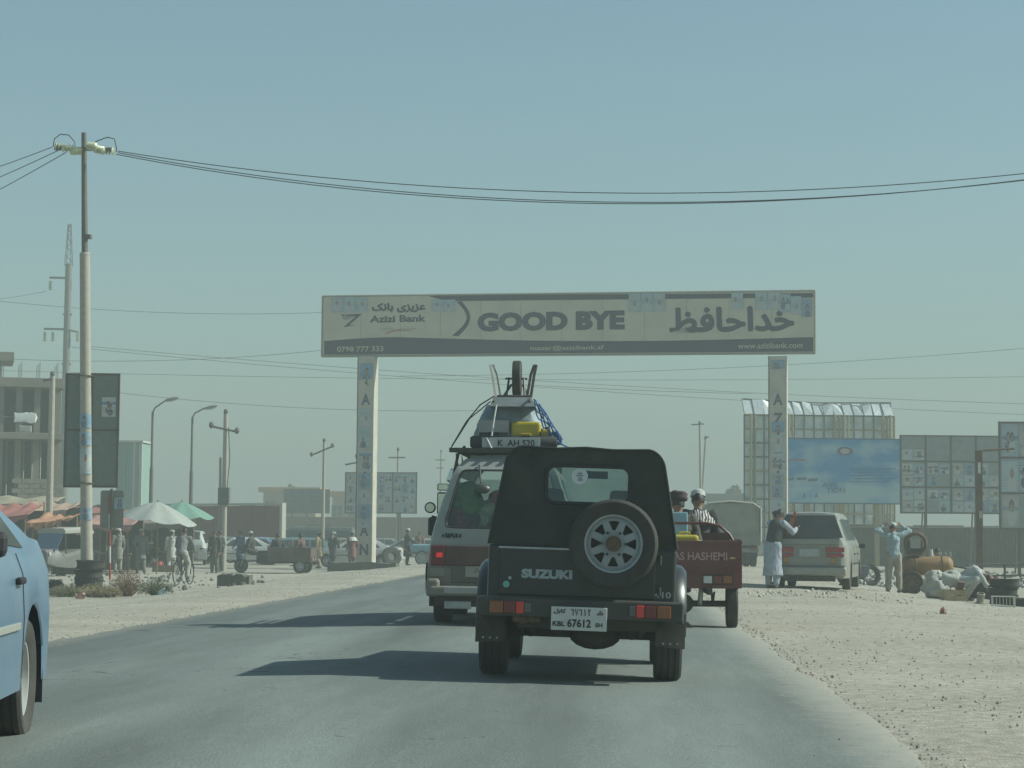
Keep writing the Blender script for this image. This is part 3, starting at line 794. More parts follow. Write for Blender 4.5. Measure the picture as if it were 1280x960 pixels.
    for k in range(9): rk.box((-0.56 + 0.14 * k, 1.25, 1.992), (0.05, 2.1, 0.015))
    rk.build('roof_rack', BLACK, root)
    MB().tube([(-0.48, 0.36, 2.02), (-0.56, 0.40, 1.93), (-0.655, 0.9, 1.66), (-0.74, 1.5, 1.42)], 0.018, 6).build('rope_lashing', INK, root)
    return root, x0, D
VAN, VX, VD = build_van()
VZ = road_z(VX) - 0.004

def van_cargo():
    rg = random.Random(8)
    spec = ((-0.42, 0.42, 0.50, 0.20, 0.24, (0.16, 0.34, 0.09), 'leafy green cloth bundle behind the left of the minivan rear window'),
            (-0.50, 0.38, 0.24, 0.13, 0.20, (0.42, 0.05, 0.04), 'dark red cloth bundle low in the minivan rear window corner'),
            (-0.22, 0.45, 0.34, 0.17, 0.18, (0.55, 0.56, 0.36), 'pale green vegetable sack inside the minivan rear window'),
            (-0.02, 0.45, 0.54, 0.17, 0.14, (0.65, 0.07, 0.04), 'bright red cap or bag high inside the minivan rear window'),
            (0.15, 0.45, 0.40, 0.24, 0.30, (0.07, 0.09, 0.06), 'large dark bundle inside the middle of the minivan rear window'))
    for x, y, z, rx_, rz_, col, lab in spec:
        t = thing('cargo_bundle', lab, 'bundle', (VX + x, VD + y - 0.14, VZ + 1.02))
        mb = MB(); mb.ball((0, 0, z * 0.9 - 0.1), (rx_, 0.14, rz_), 18, 12)
        for p in mb.v: p += Vector((noise.noise(p * 7 + Vector((x * 9, 0, 0))), 0.3 * noise.noise(p * 6), noise.noise(p * 8))) * 0.07
        mb.build('bundle', mat('cargo_%02d_%02d' % (int(col[0] * 99), int(col[1] * 99)), col, 0.85, var=0.5, scale=11), t, smooth=True, ang=60)
        MB().box((0, 0, 0.0), (rx_ * 1.5, 0.26, 0.34 + z * 0.3)).build('base', mat('charcoal_cloth', (0.035, 0.04, 0.042), 0.9), t, bevel=0.04)
van_cargo()
def build_luggage():
    o = Vector((VX, VD, VZ))
    q = lambda x, y, z: (o.x + x, o.y + y, o.z + z)
    zt = 2.005
    rng = random.Random(3)
    # rolled bedding across the back with the registration board tied on
    r = thing('bedding_roll', 'dark rolled bedding lying across the rear of the roof rack', 'roll', q(0.09, 0.46, zt))
    MB().tube([(-0.50, 0, 0.075), (-0.47, 0, 0.075), (0, 0, 0.075), (0.46, 0, 0.075), (0.49, 0, 0.075)], [0.055, 0.074, 0.075, 0.074, 0.055], 16).build('roll', mat('charcoal_cloth', (0.035, 0.04, 0.042), 0.9), r, smooth=True)
    b = thing('registration_board', 'long pale board painted K AH520 on the back of the roof rack', 'board', q(0.09, 0.36, zt - 0.01))
    MB().box((-0.03, 0, 0.075), (0.66, 0.012, 0.115)).build('board', mat('pale_board', (0.42, 0.44, 0.43), 0.5, dust=0.2), b, bevel=0.003)
    text('lettering', 'K  AH 520', 0.1, INK, b, (0.03, -0.0085, 0.07), (R(90), 0, 0), width=0.42, height=0.075, bold=0.002)
    c = thing('crate', 'pale grey plastic crate tied under the tarpaulin on the minivan roof', 'crate', q(-0.15, 0.72, zt))
    cm = mat('pale_crate', (0.33, 0.35, 0.34), 0.6, dust=0.2)
    for dx in (-0.17, 0.17): MB().box((dx, 0, 0.17), (0.012, 0.34, 0.32)).build('side_panel', cm, c)
    for dy in (-0.17, 0.17):
        MB().box((0, dy, 0.26), (0.34, 0.012, 0.14)).build('end_panel', cm, c)
        MB().box((0, dy, 0.07), (0.34, 0.012, 0.12)).build('end_panel', cm, c)
    MB().box((0, -0.178, 0.17), (0.13, 0.004, 0.05)).build('handle_slot', INK, c, bevel=0.001)
    MB().box((0, 0, 0.02), (0.33, 0.33, 0.02)).build('base', cm, c)
    y = thing('jerrycan', 'yellow plastic jerrycan lying on the minivan roof rack beside the crate', 'jerrycan', q(0.22, 0.66, zt))
    ym = mat('yellow_plastic', (0.46, 0.36, 0.02), 0.45, var=0.15, dust=0.1)
    MB().box((0.0, 0, 0.165), (0.34, 0.24, 0.30)).build('body', ym, y, bevel=0.035, seg=3)
    MB().tube([(-0.06, -0.125, 0.14), (-0.05, -0.15, 0.17), (0.05, -0.15, 0.17), (0.06, -0.125, 0.14)], 0.012, 6).build('handle', ym, y)
    MB().cyl((0.16, 0, 0.22), (0.20, 0, 0.22), 0.025, n=10).build('cap', INK, y)
    y2 = thing('jerrycan', 'small yellow can wedged under blue rope at the rack side', 'jerrycan', q(0.46, 0.62, zt))
    MB().box((0, 0, 0.12), (0.13, 0.2, 0.22)).build('body', ym, y2, bevel=0.03, seg=3)
    MB().cyl((0, 0, 0.23), (0, 0, 0.26), 0.022, n=10).build('cap', INK, y2)
    # tarpaulin heap
    t = thing('tarpaulin_bundle', 'grey blue tarpaulin bundle heaped on the luggage', 'bundle', q(0.02, 0.95, zt))
    mb = MB(); rings = []
    for j in range(13):
        v = j / 12; z = 0.12 + 0.40 * v
        rings.append([])
        for k in range(56):
            a = 2 * math.pi * k / 56
            wx, wy = 0.45 - 0.17 * v ** 1.3, 0.36 - 0.10 * v
            d = 1 + 0.10 * noise.noise(Vector((math.cos(a) * 2.2, math.sin(a) * 2.2, z * 7))) - 0.10 * abs(noise.noise(Vector((math.cos(a) * 4.5, math.sin(a) * 4.5, z * 10))))
            e = 4.0
            cx = abs(math.cos(a)) ** (2 / e) * (1 if math.cos(a) >= 0 else -1); sy = abs(math.sin(a)) ** (2 / e) * (1 if math.sin(a) >= 0 else -1)
            rings[-1].append(Vector((cx * wx * d, sy * wy * d, z)))
    mb.loft(rings); mb.build('cover', mat('grey_blue_tarp', (0.19, 0.25, 0.29), 0.55, var=0.3, scale=5), t, smooth=True, ang=60)
    MB().box((0, 0.1, 0.06), (0.7, 0.5, 0.12)).build('base_load', mat('charcoal_cloth', (0, 0, 0)), t, bevel=0.03)
    # ropes
    rp = thing('blue_rope', 'blue rope coil lashing the right side of the luggage', 'rope', q(0.4, 0.55, zt))
    bm = mat('blue_rope_fibre', (0.03, 0.10, 0.26), 0.8)
    for k in range(8):
        pts = []
        for i in range(12):
            t_ = i / 11
            pts.append((-0.12 + 0.012 * k + 0.27 * t_ + 0.025 * math.sin(7 * t_ + k * 2.3), -0.08 + 0.03 * math.sin(3 * t_ + k * 2), 0.54 - 0.44 * t_ + 0.035 * math.sin(9 * t_ + k * 1.7)))
        MB().tube(pts, 0.0075, 5).build('strand', bm, rp, smooth=True)
    mb = MB()
    for k in range(4):
        mb.tube([(0.16 + 0.07 * math.cos(a + k), -0.09 + 0.01 * k, 0.12 + (0.05 + 0.008 * k) * math.sin(a)) for a in [2 * math.pi * i / 14 for i in range(14)]], 0.010, 5, closed=True)
    mb.tube([(0.16, -0.1, 0.10), (0.26, -0.1, 0.04), (0.36, -0.06, 0.0)], 0.010, 5)
    mb.build('coil', bm, rp, smooth=True)
    st = thing('lashing_straps', 'dark and white straps stretched over the left side of the luggage', 'straps', q(-0.2, 0.5, zt))
    MB().tube([(0.06, -0.05, 0.60), (-0.10, -0.05, 0.50), (-0.26, -0.06, 0.30), (-0.42, -0.08, 0.02)], 0.008, 5).build('dark_strap', INK, st, smooth=True)
    MB().tube([(0.02, -0.06, 0.54), (-0.22, -0.06, 0.34), (-0.44, -0.1, -0.02)], 0.007, 5).build('dark_strap', INK, st, smooth=True)
    MB().tube([(0.09, -0.12, 0.50), (0.06, -0.14, 0.30), (0.04, -0.15, 0.14)], 0.010, 5).build('white_strap', mat('white_cord', (0.6, 0.6, 0.57), 0.8), st)
    MB().tube([(-0.02, -0.16, 0.12), (0.05, -0.17, -0.02)], 0.009, 5).build('white_strap', mat('white_cord', (0, 0, 0)), st)
    # wheelbarrow upside down on the top: tray on the tarp, legs and wheel in the air
    w = thing('wheelbarrow', 'upturned wheelbarrow with its wheel in the air atop the luggage', 'wheelbarrow', q(0.07, 0.80, zt + 0.50))
    tr = MB(); tr.loft([[Vector((x * a, y * b, z)) for x, y in ((-1, -1), (1, -1), (1, 1), (-1, 1))] for a, b, z in ((0.26, 0.40, -0.02), (0.215, 0.33, 0.09))], cap0=False)
    tr.build('tray', mat('grey_barrow', (0.23, 0.26, 0.27), 0.5, 0.3, dust=0.25), w)
    tm = mat('barrow_tube', (0.10, 0.09, 0.08), 0.5, 0.5, var=0.3, scale=20)
    for s in (-1, 1):
        # leg loops
        MB().tube([(s * 0.20, -0.20, 0.09), (s * 0.24, -0.24, 0.35), (s * 0.265, -0.26, 0.46), (s * 0.235, -0.16, 0.468), (s * 0.195, -0.12, 0.36), (s * 0.15, -0.08, 0.09)], 0.017, 8).build('leg', CHROME if s < 0 else tm, w, smooth=True)
        MB().tube([(s * 0.205, -0.62, 0.02), (s * 0.20, -0.1, 0.11), (s * 0.15, 0.30, 0.13), (s * 0.07, 0.62, 0.30)], 0.015, 8).build('handle', tm, w, smooth=True)
        MB().tube([(s * 0.11, 0.25, 0.10), (s * 0.085, 0.42, 0.37)], 0.013, 6).build('wheel_fork', tm, w)
    MB().tube([(-0.2, -0.14, 0.115), (0.2, -0.14, 0.115)], 0.014, 6).build('cross_bar', tm, w)
    MB().tube([(-0.13, 0.42, 0.36), (0.13, 0.42, 0.36)], 0.012, 6).build('wheel_axle', tm, w)
    wheel(w, (0.01, 0.42, 0.36), 0.215, 0.105, 0.10, side=1, spokes=5, n=26)
build_luggage()

# ------------------------------------------------------------------ cargo tricycles
def build_trike(name, label, loc, rz, paint, letter=None, group=None):
    root = thing(name, label, 'tricycle', loc, rz, group)
    P = mat(*paint)
    W2, LB, zb, zt = 0.66, 1.75, 0.52, 1.04
    # bed: floor, ribbed boards
    MB().box((0, LB / 2, zb - 0.02), (2 * W2, LB, 0.05)).build('bed_floor', P, root)
    for s in (-1, 1):
        sp = MB().box((s * W2, LB / 2, (zb + zt) / 2), (0.03, LB, zt - zb)).build('side_board', P, root)
        for k in range(5): MB().box((s * (W2 + 0.021), 0.1 + k * (LB - 0.2) / 4, (zb + zt) / 2), (0.012, 0.04, zt - zb - 0.04)).build('rib', P, sp)
        MB().tube([(s * W2, 0, zt), (s * W2, LB, zt)], 0.018, 6).build('rail', P, root)
    MB().box((0, LB, (zb + zt) / 2 + 0.05), (2 * W2 - 0.05, 0.03, zt - zb + 0.1)).build('front_board', P, root)
    tg = MB().box((0, -0.015, (zb + zt) / 2 - 0.02), (2 * W2 + 0.05, 0.03, zt - zb + 0.04)).build('tailgate', P, root, bevel=0.006)
    MB().box((0, -0.035, zt - 0.02), (2 * W2 + 0.05, 0.02, 0.03)).box((0, -0.035, zb + 0.16), (2 * W2 - 0.1, 0.012, 0.02)).build('tailgate_edge', P, tg)
    if letter:
        text('lettering', letter, 0.1, mat('pink_letters', (0.42, 0.25, 0.24), 0.6), tg, (W2 - 0.15, -0.033, 0.855), (R(90), 0, 0), 'RIGHT', width=0.78, height=0.095, bold=0.002, depth=0.003)
        MB().ball((W2 - 0.09, -0.033, 0.835), (0.035, 0.004, 0.012)).build('painted_leaf', mat('yellow_paint', (0.55, 0.4, 0.1), 0.6), tg)
    # lamps below the tailgate
    for s in (-1, 1):
        lb = MB().box((s * 0.40, -0.04, 0.58), (0.36, 0.03, 0.105)).build('lamp_board', INK, root, bevel=0.004)
        for k, (m_, nm) in enumerate(((LWHT, 'reversing_lamp'), (LRED, 'tail_lamp'), (LORG, 'indicator_lamp'))):
            MB().box((s * (0.28 + 0.115 * k), -0.058, 0.58), (0.10, 0.015, 0.085)).build(nm, m_, lb, bevel=0.004)
    # hoop at the right and front
    MB().tube([(-0.62, 0.9, 1.02), (-0.60, 0.9, 1.18), (-0.5, 0.9, 1.25), (0.30, 0.9, 1.25), (0.46, 0.9, 1.22), (0.58, 0.9, 1.12), (0.63, 0.9, 1.03)], 0.018, 8).build('guard_hoop', mat('red_tube', (0.10, 0.02, 0.018), 0.5), root, smooth=True)
    # chassis and axle
    for s in (-1, 1):
        MB().box((s * 0.30, 1.0, 0.44), (0.06, 2.4, 0.07)).build('frame_rail', UNDER, root)
        mb = MB()
        for k in range(4): mb.tube([(s * 0.36, 0.02 + 0.07 * k, 0.43 - 0.025 * k), (s * 0.36, 0.42, 0.35 - 0.025 * k), (s * 0.36, 0.85 - 0.07 * k, 0.43 - 0.025 * k)], 0.014, 5)
        mb.build('leaf_spring', UNDER, root)
        MB().cyl((s * 0.20, 0.3, 0.28), (s * 0.22, 0.25, 0.52), 0.03, n=8).build('shock_absorber', STEEL, root)
        wheel(root, (s * 0.585, 0.42, 0.285), 0.285, 0.135, 0.17, side=s, n=28)
    MB().cyl((-0.52, 0.42, 0.285), (0.52, 0.42, 0.285), 0.038, n=10).build('axle', UNDER, root)
    MB().ball((0.0, 0.42, 0.285), (0.13, 0.12, 0.12)).build('differential', UNDER, root, smooth=True)
    MB().tube([(-0.25, 0.9, 0.3), (-0.32, 0.1, 0.42), (-0.2, -0.02, 0.40)], 0.02, 6).build('exhaust_pipe', STEEL, root)
    # front: motorcycle half
    MB().box((0, 2.05, 0.55), (0.30, 0.55, 0.35)).build('engine', UNDER, root, bevel=0.04)
    MB().box((0, 2.02, 0.86), (0.42, 0.45, 0.10)).build('saddle', INK, root, bevel=0.04)
    MB().ball((0, 2.45, 0.84), (0.15, 0.28, 0.13)).build('fuel_tank', P, root, smooth=True)
    for s in (-1, 1):
        MB().tube([(s * 0.09, 2.98, 0.28), (s * 0.09, 2.78, 0.78), (s * 0.08, 2.70, 1.0)], 0.022, 8).build('fork', STEEL, root)
        MB().tube([(0, 2.70, 1.02), (s * 0.25, 2.68, 1.12), (s * 0.40, 2.50, 1.08)], 0.014, 6).build('handlebar', STEEL, root)
    wheel(root, (0, 2.98, 0.285), 0.285, 0.10, 0.19, side=1, n=28)
    mb = MB(); rings = []
    for k in range(9):
        a = R(20 + 140 * k / 8)
        rings.append([Vector((x, 2.98 - (0.31 + dz) * math.cos(a), 0.285 + (0.31 + dz) * math.sin(a))) for x, dz in ((-0.075, -0.03), (-0.06, 0.01), (0.06, 0.01), (0.075, -0.03))])
    mb.loft(rings, closed=False); mb.build('mudguard', P, root, smooth=True)
    MB().cyl((0, 2.86, 0.92), (0, 2.94, 0.92), 0.085, n=16).build('headlamp', CHROME, root)
    MB().prism([(-0.28, 2.80, 0.98), (0.28, 2.80, 0.98), (0.22, 2.66, 1.42), (-0.22, 2.66, 1.42)], (0, 0.006, 0)).build('windshield', GLASS, root)
    return root
TD = 2600.0 / 105
tp = W(927, 705, TD)
TX = tp.x - 0.68
TRIKE = build_trike('cargo_tricycle', 'dark red cargo tricycle lettered HASHEMI carrying riders', (TX, TD, 0.004), 0.0, ('dark_red_paint', (0.115, 0.012, 0.016), 0.5, 0.0, 0.2, 6, 0, 60, 0.25), 'ABAS HASHEMI')
def trike_load():
    z = 0.55
    j = thing('jerrycan', 'yellow jerrycan standing in the dark red tricycle bed', 'jerrycan', (TX + 0.02, TD + 0.35, z))
    ym = mat('yellow_plastic', (0, 0, 0))
    MB().box((0, 0, 0.285), (0.33, 0.26, 0.55)).build('body', ym, j, bevel=0.04, seg=3)
    MB().tube([(-0.08, 0, 0.55), (-0.06, 0, 0.585), (0.05, 0, 0.585), (0.07, 0, 0.55)], 0.014, 6).build('handle', ym, j)
    MB().cyl((0.12, 0, 0.555), (0.12, 0, 0.60), 0.03, n=10).build('cap', INK, j)
    j = thing('jerrycan', 'pale yellow can behind the tricycle tailgate beside a blue cover', 'jerrycan', (TX - 0.27, TD + 0.45, z))
    MB().box((0, 0, 0.32), (0.2, 0.24, 0.62)).build('body', mat('pale_yellow_plastic', (0.42, 0.38, 0.18), 0.5), j, bevel=0.04, seg=3)
    MB().cyl((0.04, 0, 0.625), (0.04, 0, 0.66), 0.03, n=10).build('cap', INK, j)
    b = thing('folded_sheet', 'folded white sheet laid on the tricycle load', 'sheet', (TX + 0.30, TD + 0.5, z))
    mb = MB(); rings = []
    for i in range(10):
        rings.append([Vector((-0.22 + 0.048 * i, -0.16 + 0.32 * k / 7, 0.50 - 0.0016 * i * i + 0.012 * math.sin(i * 1.3 + k))) for k in range(8)])
    mb.loft(rings, closed=False)
    mb.build('top_fold', mat('white_cloth', (0.6, 0.62, 0.6), 0.9), b, smooth=True)
    MB().box((0, 0, 0.235), (0.42, 0.30, 0.46)).build('bale', mat('bale_cloth', (0.3, 0.3, 0.27), 0.9, bump=0.3), b, bevel=0.05)
    s = thing('plastic_sheet', 'light blue plastic sheet standing upright in the tricycle bed', 'panel', (TX - 0.20, TD + 1.0, z))
    MB().box((0, 0, 0.63), (0.55, 0.03, 0.42)).build('panel', mat('light_blue_plastic', (0.20, 0.34, 0.40), 0.3), s, bevel=0.02)
    for x in (-0.22, 0.22): MB().box((x, 0.02, 0.3), (0.03, 0.03, 0.6)).build('post', INK, s)
trike_load()

# ------------------------------------------------------------------ cars built from cross sections
def build_car(name, label, loc, rz, col, L=4.3, style='sedan', w=0.83, group=None, detail=False, h=1.42, rack=False, cat='car'):
    root = thing(name, label, cat, loc, rz, group)
    P = mat('car_paint_' + '_'.join('%02d' % int(c * 100) for c in col), col, 0.28, 0.1, dust=0.28, coat=0.4, var=0.06)
    hl = L / 2
    if style == 'sedan': tp = [(-hl, 0.86), (-hl + 0.06, 0.98), (-hl + 0.65, 1.02), (-hl + 1.35, h - 0.03), (-hl + 1.9, h), (-hl + 2.5, h - 0.02), (-hl + 3.3, 0.98), (hl - 0.35, 0.82), (hl - 0.05, 0.72), (hl, 0.62)]
    elif style == 'wagon': tp = [(-hl, 0.90), (-hl + 0.05, 1.05), (-hl + 0.45, h - 0.04), (-hl + 0.9, h), (-hl + 2.0, h + 0.01), (-hl + 2.6, h - 0.03), (-hl + 3.3, 0.99), (hl - 0.35, 0.84), (hl - 0.05, 0.72), (hl, 0.62)]
    else: tp = [(-hl, 1.0), (-hl + 0.05, 1.25), (-hl + 0.35, h - 0.03), (-hl + 0.9, h), (hl - 1.6, h), (hl - 1.3, h - 0.05), (hl - 0.55, 1.08), (hl - 0.2, 0.98), (hl - 0.04, 0.85), (hl, 0.7)]
    belt0 = {'sedan': 0.93, 'wagon': 0.93}.get(style, 1.05)
    def zt(y):
        for (a, b), (c, d) in zip(tp, tp[1:]):
            if a <= y <= c: return b + (d - b) * (y - a) / (c - a)
        return tp[-1][1]
    ra, fa, wr = -hl + 0.92, hl - 0.86, 0.30
    def zbot(y):
        z = 0.27
        for a in (ra, fa):
            d = abs(y - a)
            if d < 0.37: z = max(z, 0.30 + math.sqrt(0.37 ** 2 - d ** 2))
        return z
    def ring(y):
        e = min(1.0, (hl - abs(y)) / 0.45)
        ww = w * (0.80 + 0.20 * math.sqrt(max(0, 1 - (1 - e) ** 2)))
        top = zt(y); belt = min(belt0, top - 0.04)
        cab = ss(0.0, 0.42, top - belt0)
        zb = zbot(y)
        wt = ww * (0.90 - 0.22 * cab)
        pts = [(ww * 0.985, zb), (ww * 0.995, max(zb + 0.01, 0.45)), (ww, max(zb + 0.02, 0.62)), (ww * 0.985, max(zb + 0.03, belt - 0.10)), (ww * 0.94, belt),
               (wt + 0.02, belt + (top - belt) * 0.86), (wt - 0.06, belt + (top - belt) * 0.975), (wt * 0.5, top), (0, top + 0.008)]
        full = [(-a, b) for a, b in pts] + [(a, b) for a, b in pts[-2::-1]]
        return [Vector((a, y, b)) for a, b in full]
    ys = sorted(set([round(q[0], 3) for q in tp] + [round(-hl + L * k / 40, 3) for k in range(41)] + [round(a + 0.37 * math.cos(math.pi * k / 8), 3) for a in (ra, fa) for k in range(9)] + [round(a + s_ * 0.372, 3) for a in (ra, fa) for s_ in (-1, 1)]))
    mb = MB(); mb.loft([ring(y) for y in ys], closed=False)
    for y in (ys[0], ys[-1]): mb.add(ring(y), [tuple(range(17))])
    body = mb.build('body', P, root, smooth=True, ang=34)
    def S(y, t, off=0.006):
        """point on the body's side, t from belt (0) to roof edge (1)"""
        r = ring(y); a, b = r[12], r[11]       # right side: belt, roof edge
        q = a + (b - a) * t
        n = Vector((0.85, 0, 0.5)).normalized()
        return q + n * off
    if style == 'van': wins = [(-hl + 0.35, -hl + 1.3), (-hl + 1.38, -hl + 2.4), (-hl + 2.48, hl - 1.25)]; sl = [0.12, 0, -0.1]
    elif style == 'wagon': wins = [(-hl + 0.35, -hl + 1.05), (-hl + 1.12, -hl + 1.95), (-hl + 2.02, -hl + 3.0)]; sl = [0.18, 0.0, -0.35]
    else: wins = [(-hl + 1.0, -hl + 1.85), (-hl + 1.92, -hl + 2.95)]; sl = [0.38, -0.42]
    for s in (-1, 1):
        for (a, b), k in zip(wins, sl):
            n = 6; lo, hi = [], []
            for i in range(n + 1):
                f = i / n
                yl = a + (b - a) * f
                yh = (a + max(k, 0)) + (b + min(k, 0) - a - max(k, 0)) * f
                lo.append(S(yl, 0.10)); hi.append(S(yh, 0.90))
            q = MB(); q.loft([[Vector((s * p_.x, p_.y, p_.z)) for p_ in lo], [Vector((s * p_.x, p_.y, p_.z)) for p_ in hi]], closed=False)
            q.build('side_window', GDARK, root, smooth=True)
    # windscreen and rear window lie on the sloping stretches of the roof line
    def slope(y0, y1, nm, up):
        q = MB(); rows = []
        for i in range(5):
            y = y0 + (y1 - y0) * i / 4; r = ring(y)
            a = r[10]; b = r[6]
            rows.append([Vector((b.x + (a.x - b.x) * k / 6, y, (b.z if k in (0, 6) else r[8].z) + 0.004)) + Vector((0, up * 0.006, 0.008)) for k in range(7)])
        q.loft(rows, closed=False); q.build(nm, GDARK, root, smooth=True)
    if style == 'sedan': slope(-hl + 0.72, -hl + 1.27, 'rear_window', -1); slope(-hl + 2.6, -hl + 3.22, 'windscreen', 1)
    elif style == 'wagon': slope(-hl + 0.10, -hl + 0.40, 'rear_window', -1); slope(-hl + 2.68, -hl + 3.22, 'windscreen', 1)
    else: slope(-hl + 0.08, -hl + 0.33, 'rear_window', -1); slope(hl - 1.24, hl - 0.62, 'windscreen', 1)
    for s in (-1, 1):
        MB().box((s * w * 0.72, hl - 0.10, 0.66), (0.28, 0.10, 0.13)).build('headlight', LWHT, root, bevel=0.03)
        MB().box((s * w * 0.74, -hl + 0.04, 0.80), (0.24, 0.10, 0.16)).build('tail_lamp', LRED, root, bevel=0.03)
        for a in (ra, fa): wheel(root, (s * (w - 0.115), a, wr), wr, 0.185, 0.19, side=s, n=26, spokes=6, rim_m=mat('pale_wheel_cover', (0.45, 0.46, 0.45), 0.4, 0.3, dust=0.3))
        MB().box((s * (w + 0.07), hl - 1.42 if style != 'van' else hl - 0.95, 0.98), (0.16, 0.09, 0.11)).build('side_mirror', INK, root, bevel=0.03)
    MB().box((0, -hl - 0.02, 0.47), (2 * w - 0.22, 0.14, 0.17)).build('rear_bumper', P, root, bevel=0.05, seg=3)
    MB().box((0, hl + 0.01, 0.44), (2 * w - 0.25, 0.14, 0.18)).build('front_bumper', P, root, bevel=0.05, seg=3)
    MB().box((0, 0, 0.34), (2 * w - 0.42, L - 0.5, 0.16)).build('floor_pan', UNDER, root)
    MB().box((0, -hl - 0.025, 0.75), (0.42, 0.02, 0.12)).build('number_plate', PLATE, root)
    if rack:
        q = MB()
        for y in (-0.9, 0.3): q.tube([(-0.55, y, h - 0.02), (-0.57, y, h + 0.1), (0.57, y, h + 0.1), (0.55, y, h - 0.02)], 0.018, 6)
        for k in range(5): q.box((-0.5 + 0.25 * k, -0.3, h + 0.115), (0.04, 1.5, 0.015))
        q.build('roof_rack', BLACK, root)
    for s in (-1, 1):
        # door seams as thin dark gaps
        for yy in ((-hl + 1.30, -hl + 2.25, -hl + 3.2) if style != 'van' else (-hl + 1.9, -hl + 2.9)):
            pts = [ring(yy)[i] for i in (16, 15, 14, 13, 12)]
            q = MB(); q.tube([(s * (p_.x + 0.0005), yy, max(p_.z, 0.33)) for p_ in pts], 0.004, 4); q.build('door_seam', INK, root)
            if yy != (-hl + 3.2):
                MB().box((s * (w * 0.985 + 0.018), yy + (0.16 if detail else 0.1), 0.80), (0.03, 0.16, 0.035)).build('door_handle', INK, root, bevel=0.01)
        MB().box((s * (w + 0.006), 0.1, 0.585), (0.016, L - 2.75, 0.035)).build('rubbing_strip', mat('strip_grey', (0.28, 0.28, 0.25), 0.5) if detail else INK, root, bevel=0.004)
        if detail:
            for a in (ra, fa):
                MB().box((s * (w - 0.11), a - 0.40, 0.30), (0.20, 0.012, 0.30)).build('mud_flap', INK, root)
    return root
BD = 2600.0 / 250
bp = W(40, 930, BD)
CAR_BLUE = (0.095, 0.185, 0.285)
# rear wheel (local y = -1.23, x = -0.83 after turning) stands at the pixel of the photograph
bl_rz = math.pi + R(8.0)
bl_loc = Vector((bp.x, bp.y, 0)) - Matrix.Rotation(bl_rz, 3, 'Z') @ Vector((-0.83, -2.15 + 0.92, 0))
BLUE = build_car('blue_sedan', 'light blue sedan with dusty doors coming the other way beside the gravel', (bl_loc.x, bl_loc.y, 0.035), bl_rz, CAR_BLUE, detail=True, h=1.37, cat='car')

# ------------------------------------------------------------------ people
SKIN = mat('skin', (0.26, 0.15, 0.10), 0.6, var=0.1)
HAIR = mat('dark_hair', (0.018, 0.014, 0.012), 0.6)
EYE = mat('dark_eye', (0.015, 0.012, 0.01), 0.3)
LIP = mat('lip', (0.20, 0.08, 0.07), 0.6)
def remeshed(mb, voxel, smooth_it=4):
    """one continuous skin over overlapping shapes"""
    me = bpy.data.meshes.new('tmp'); me.from_pydata([tuple(p) for p in mb.v], [], mb.f)
    o = bpy.data.objects.new('tmp', me)
    md = o.modifiers.new('r', 'REMESH'); md.mode = 'VOXEL'; md.voxel_size = voxel
    sm = o.modifiers.new('s', 'SMOOTH'); sm.factor = 0.5; sm.iterations = smooth_it
    out = to_mesh(o)
    bpy.data.objects.remove(o); bpy.data.meshes.remove(me)
    for p in out.polygons: p.use_smooth = True
    return out
def crumple(me, f):
    nn = [v.normal.copy() for v in me.vertices]
    for v, n in zip(me.vertices, nn): v.co = v.co + n * f(v.co)
def limb(mb, pts, rr, n=10):
    """capsule chain with its own radius at each joint"""
    for (a, b), (r0, r1) in zip(zip(pts, pts[1:]), zip(rr, rr[1:])):
        mb.cyl(a, b, r0, r1, n)
    for p, r in zip(pts, rr): mb.ball(p, r, n, 6)
STAND = dict(pelvis=(0, 0, 0.93), chest=(0, 0, 1.28), neck=(0, 0, 1.45), head=(0, 0.02, 1.59),
             shL=(-0.18, 0, 1.40), elL=(-0.24, -0.03, 1.12), wrL=(-0.25, 0.06, 0.87), shR=(0.18, 0, 1.40), elR=(0.24, -0.03, 1.12), wrR=(0.25, 0.06, 0.87),
             hipL=(-0.09, 0, 0.90), knL=(-0.10, 0.02, 0.50), anL=(-0.10, -0.02, 0.08), hipR=(0.09, 0, 0.90), knR=(0.10, 0.02, 0.50), anR=(0.10, -0.02, 0.08))
def sit(dz=0.0, lean=0.0):
    return dict(pelvis=(0, 0, 0.12), chest=(0, lean * 0.5, 0.45), neck=(0, lean * 0.8, 0.62), head=(0, lean + 0.03, 0.76),
                shL=(-0.18, lean * 0.7, 0.57), elL=(-0.26, lean + 0.04, 0.30), wrL=(-0.16, lean + 0.24, 0.22), shR=(0.18, lean * 0.7, 0.57), elR=(0.26, lean + 0.04, 0.30), wrR=(0.16, lean + 0.24, 0.22),
                hipL=(-0.10, 0.02, 0.12), knL=(-0.22, 0.36, 0.26), anL=(-0.12, 0.30, -0.02 + 0.08), hipR=(0.10, 0.02, 0.12), knR=(0.22, 0.36, 0.26), anR=(0.12, 0.30, 0.06))
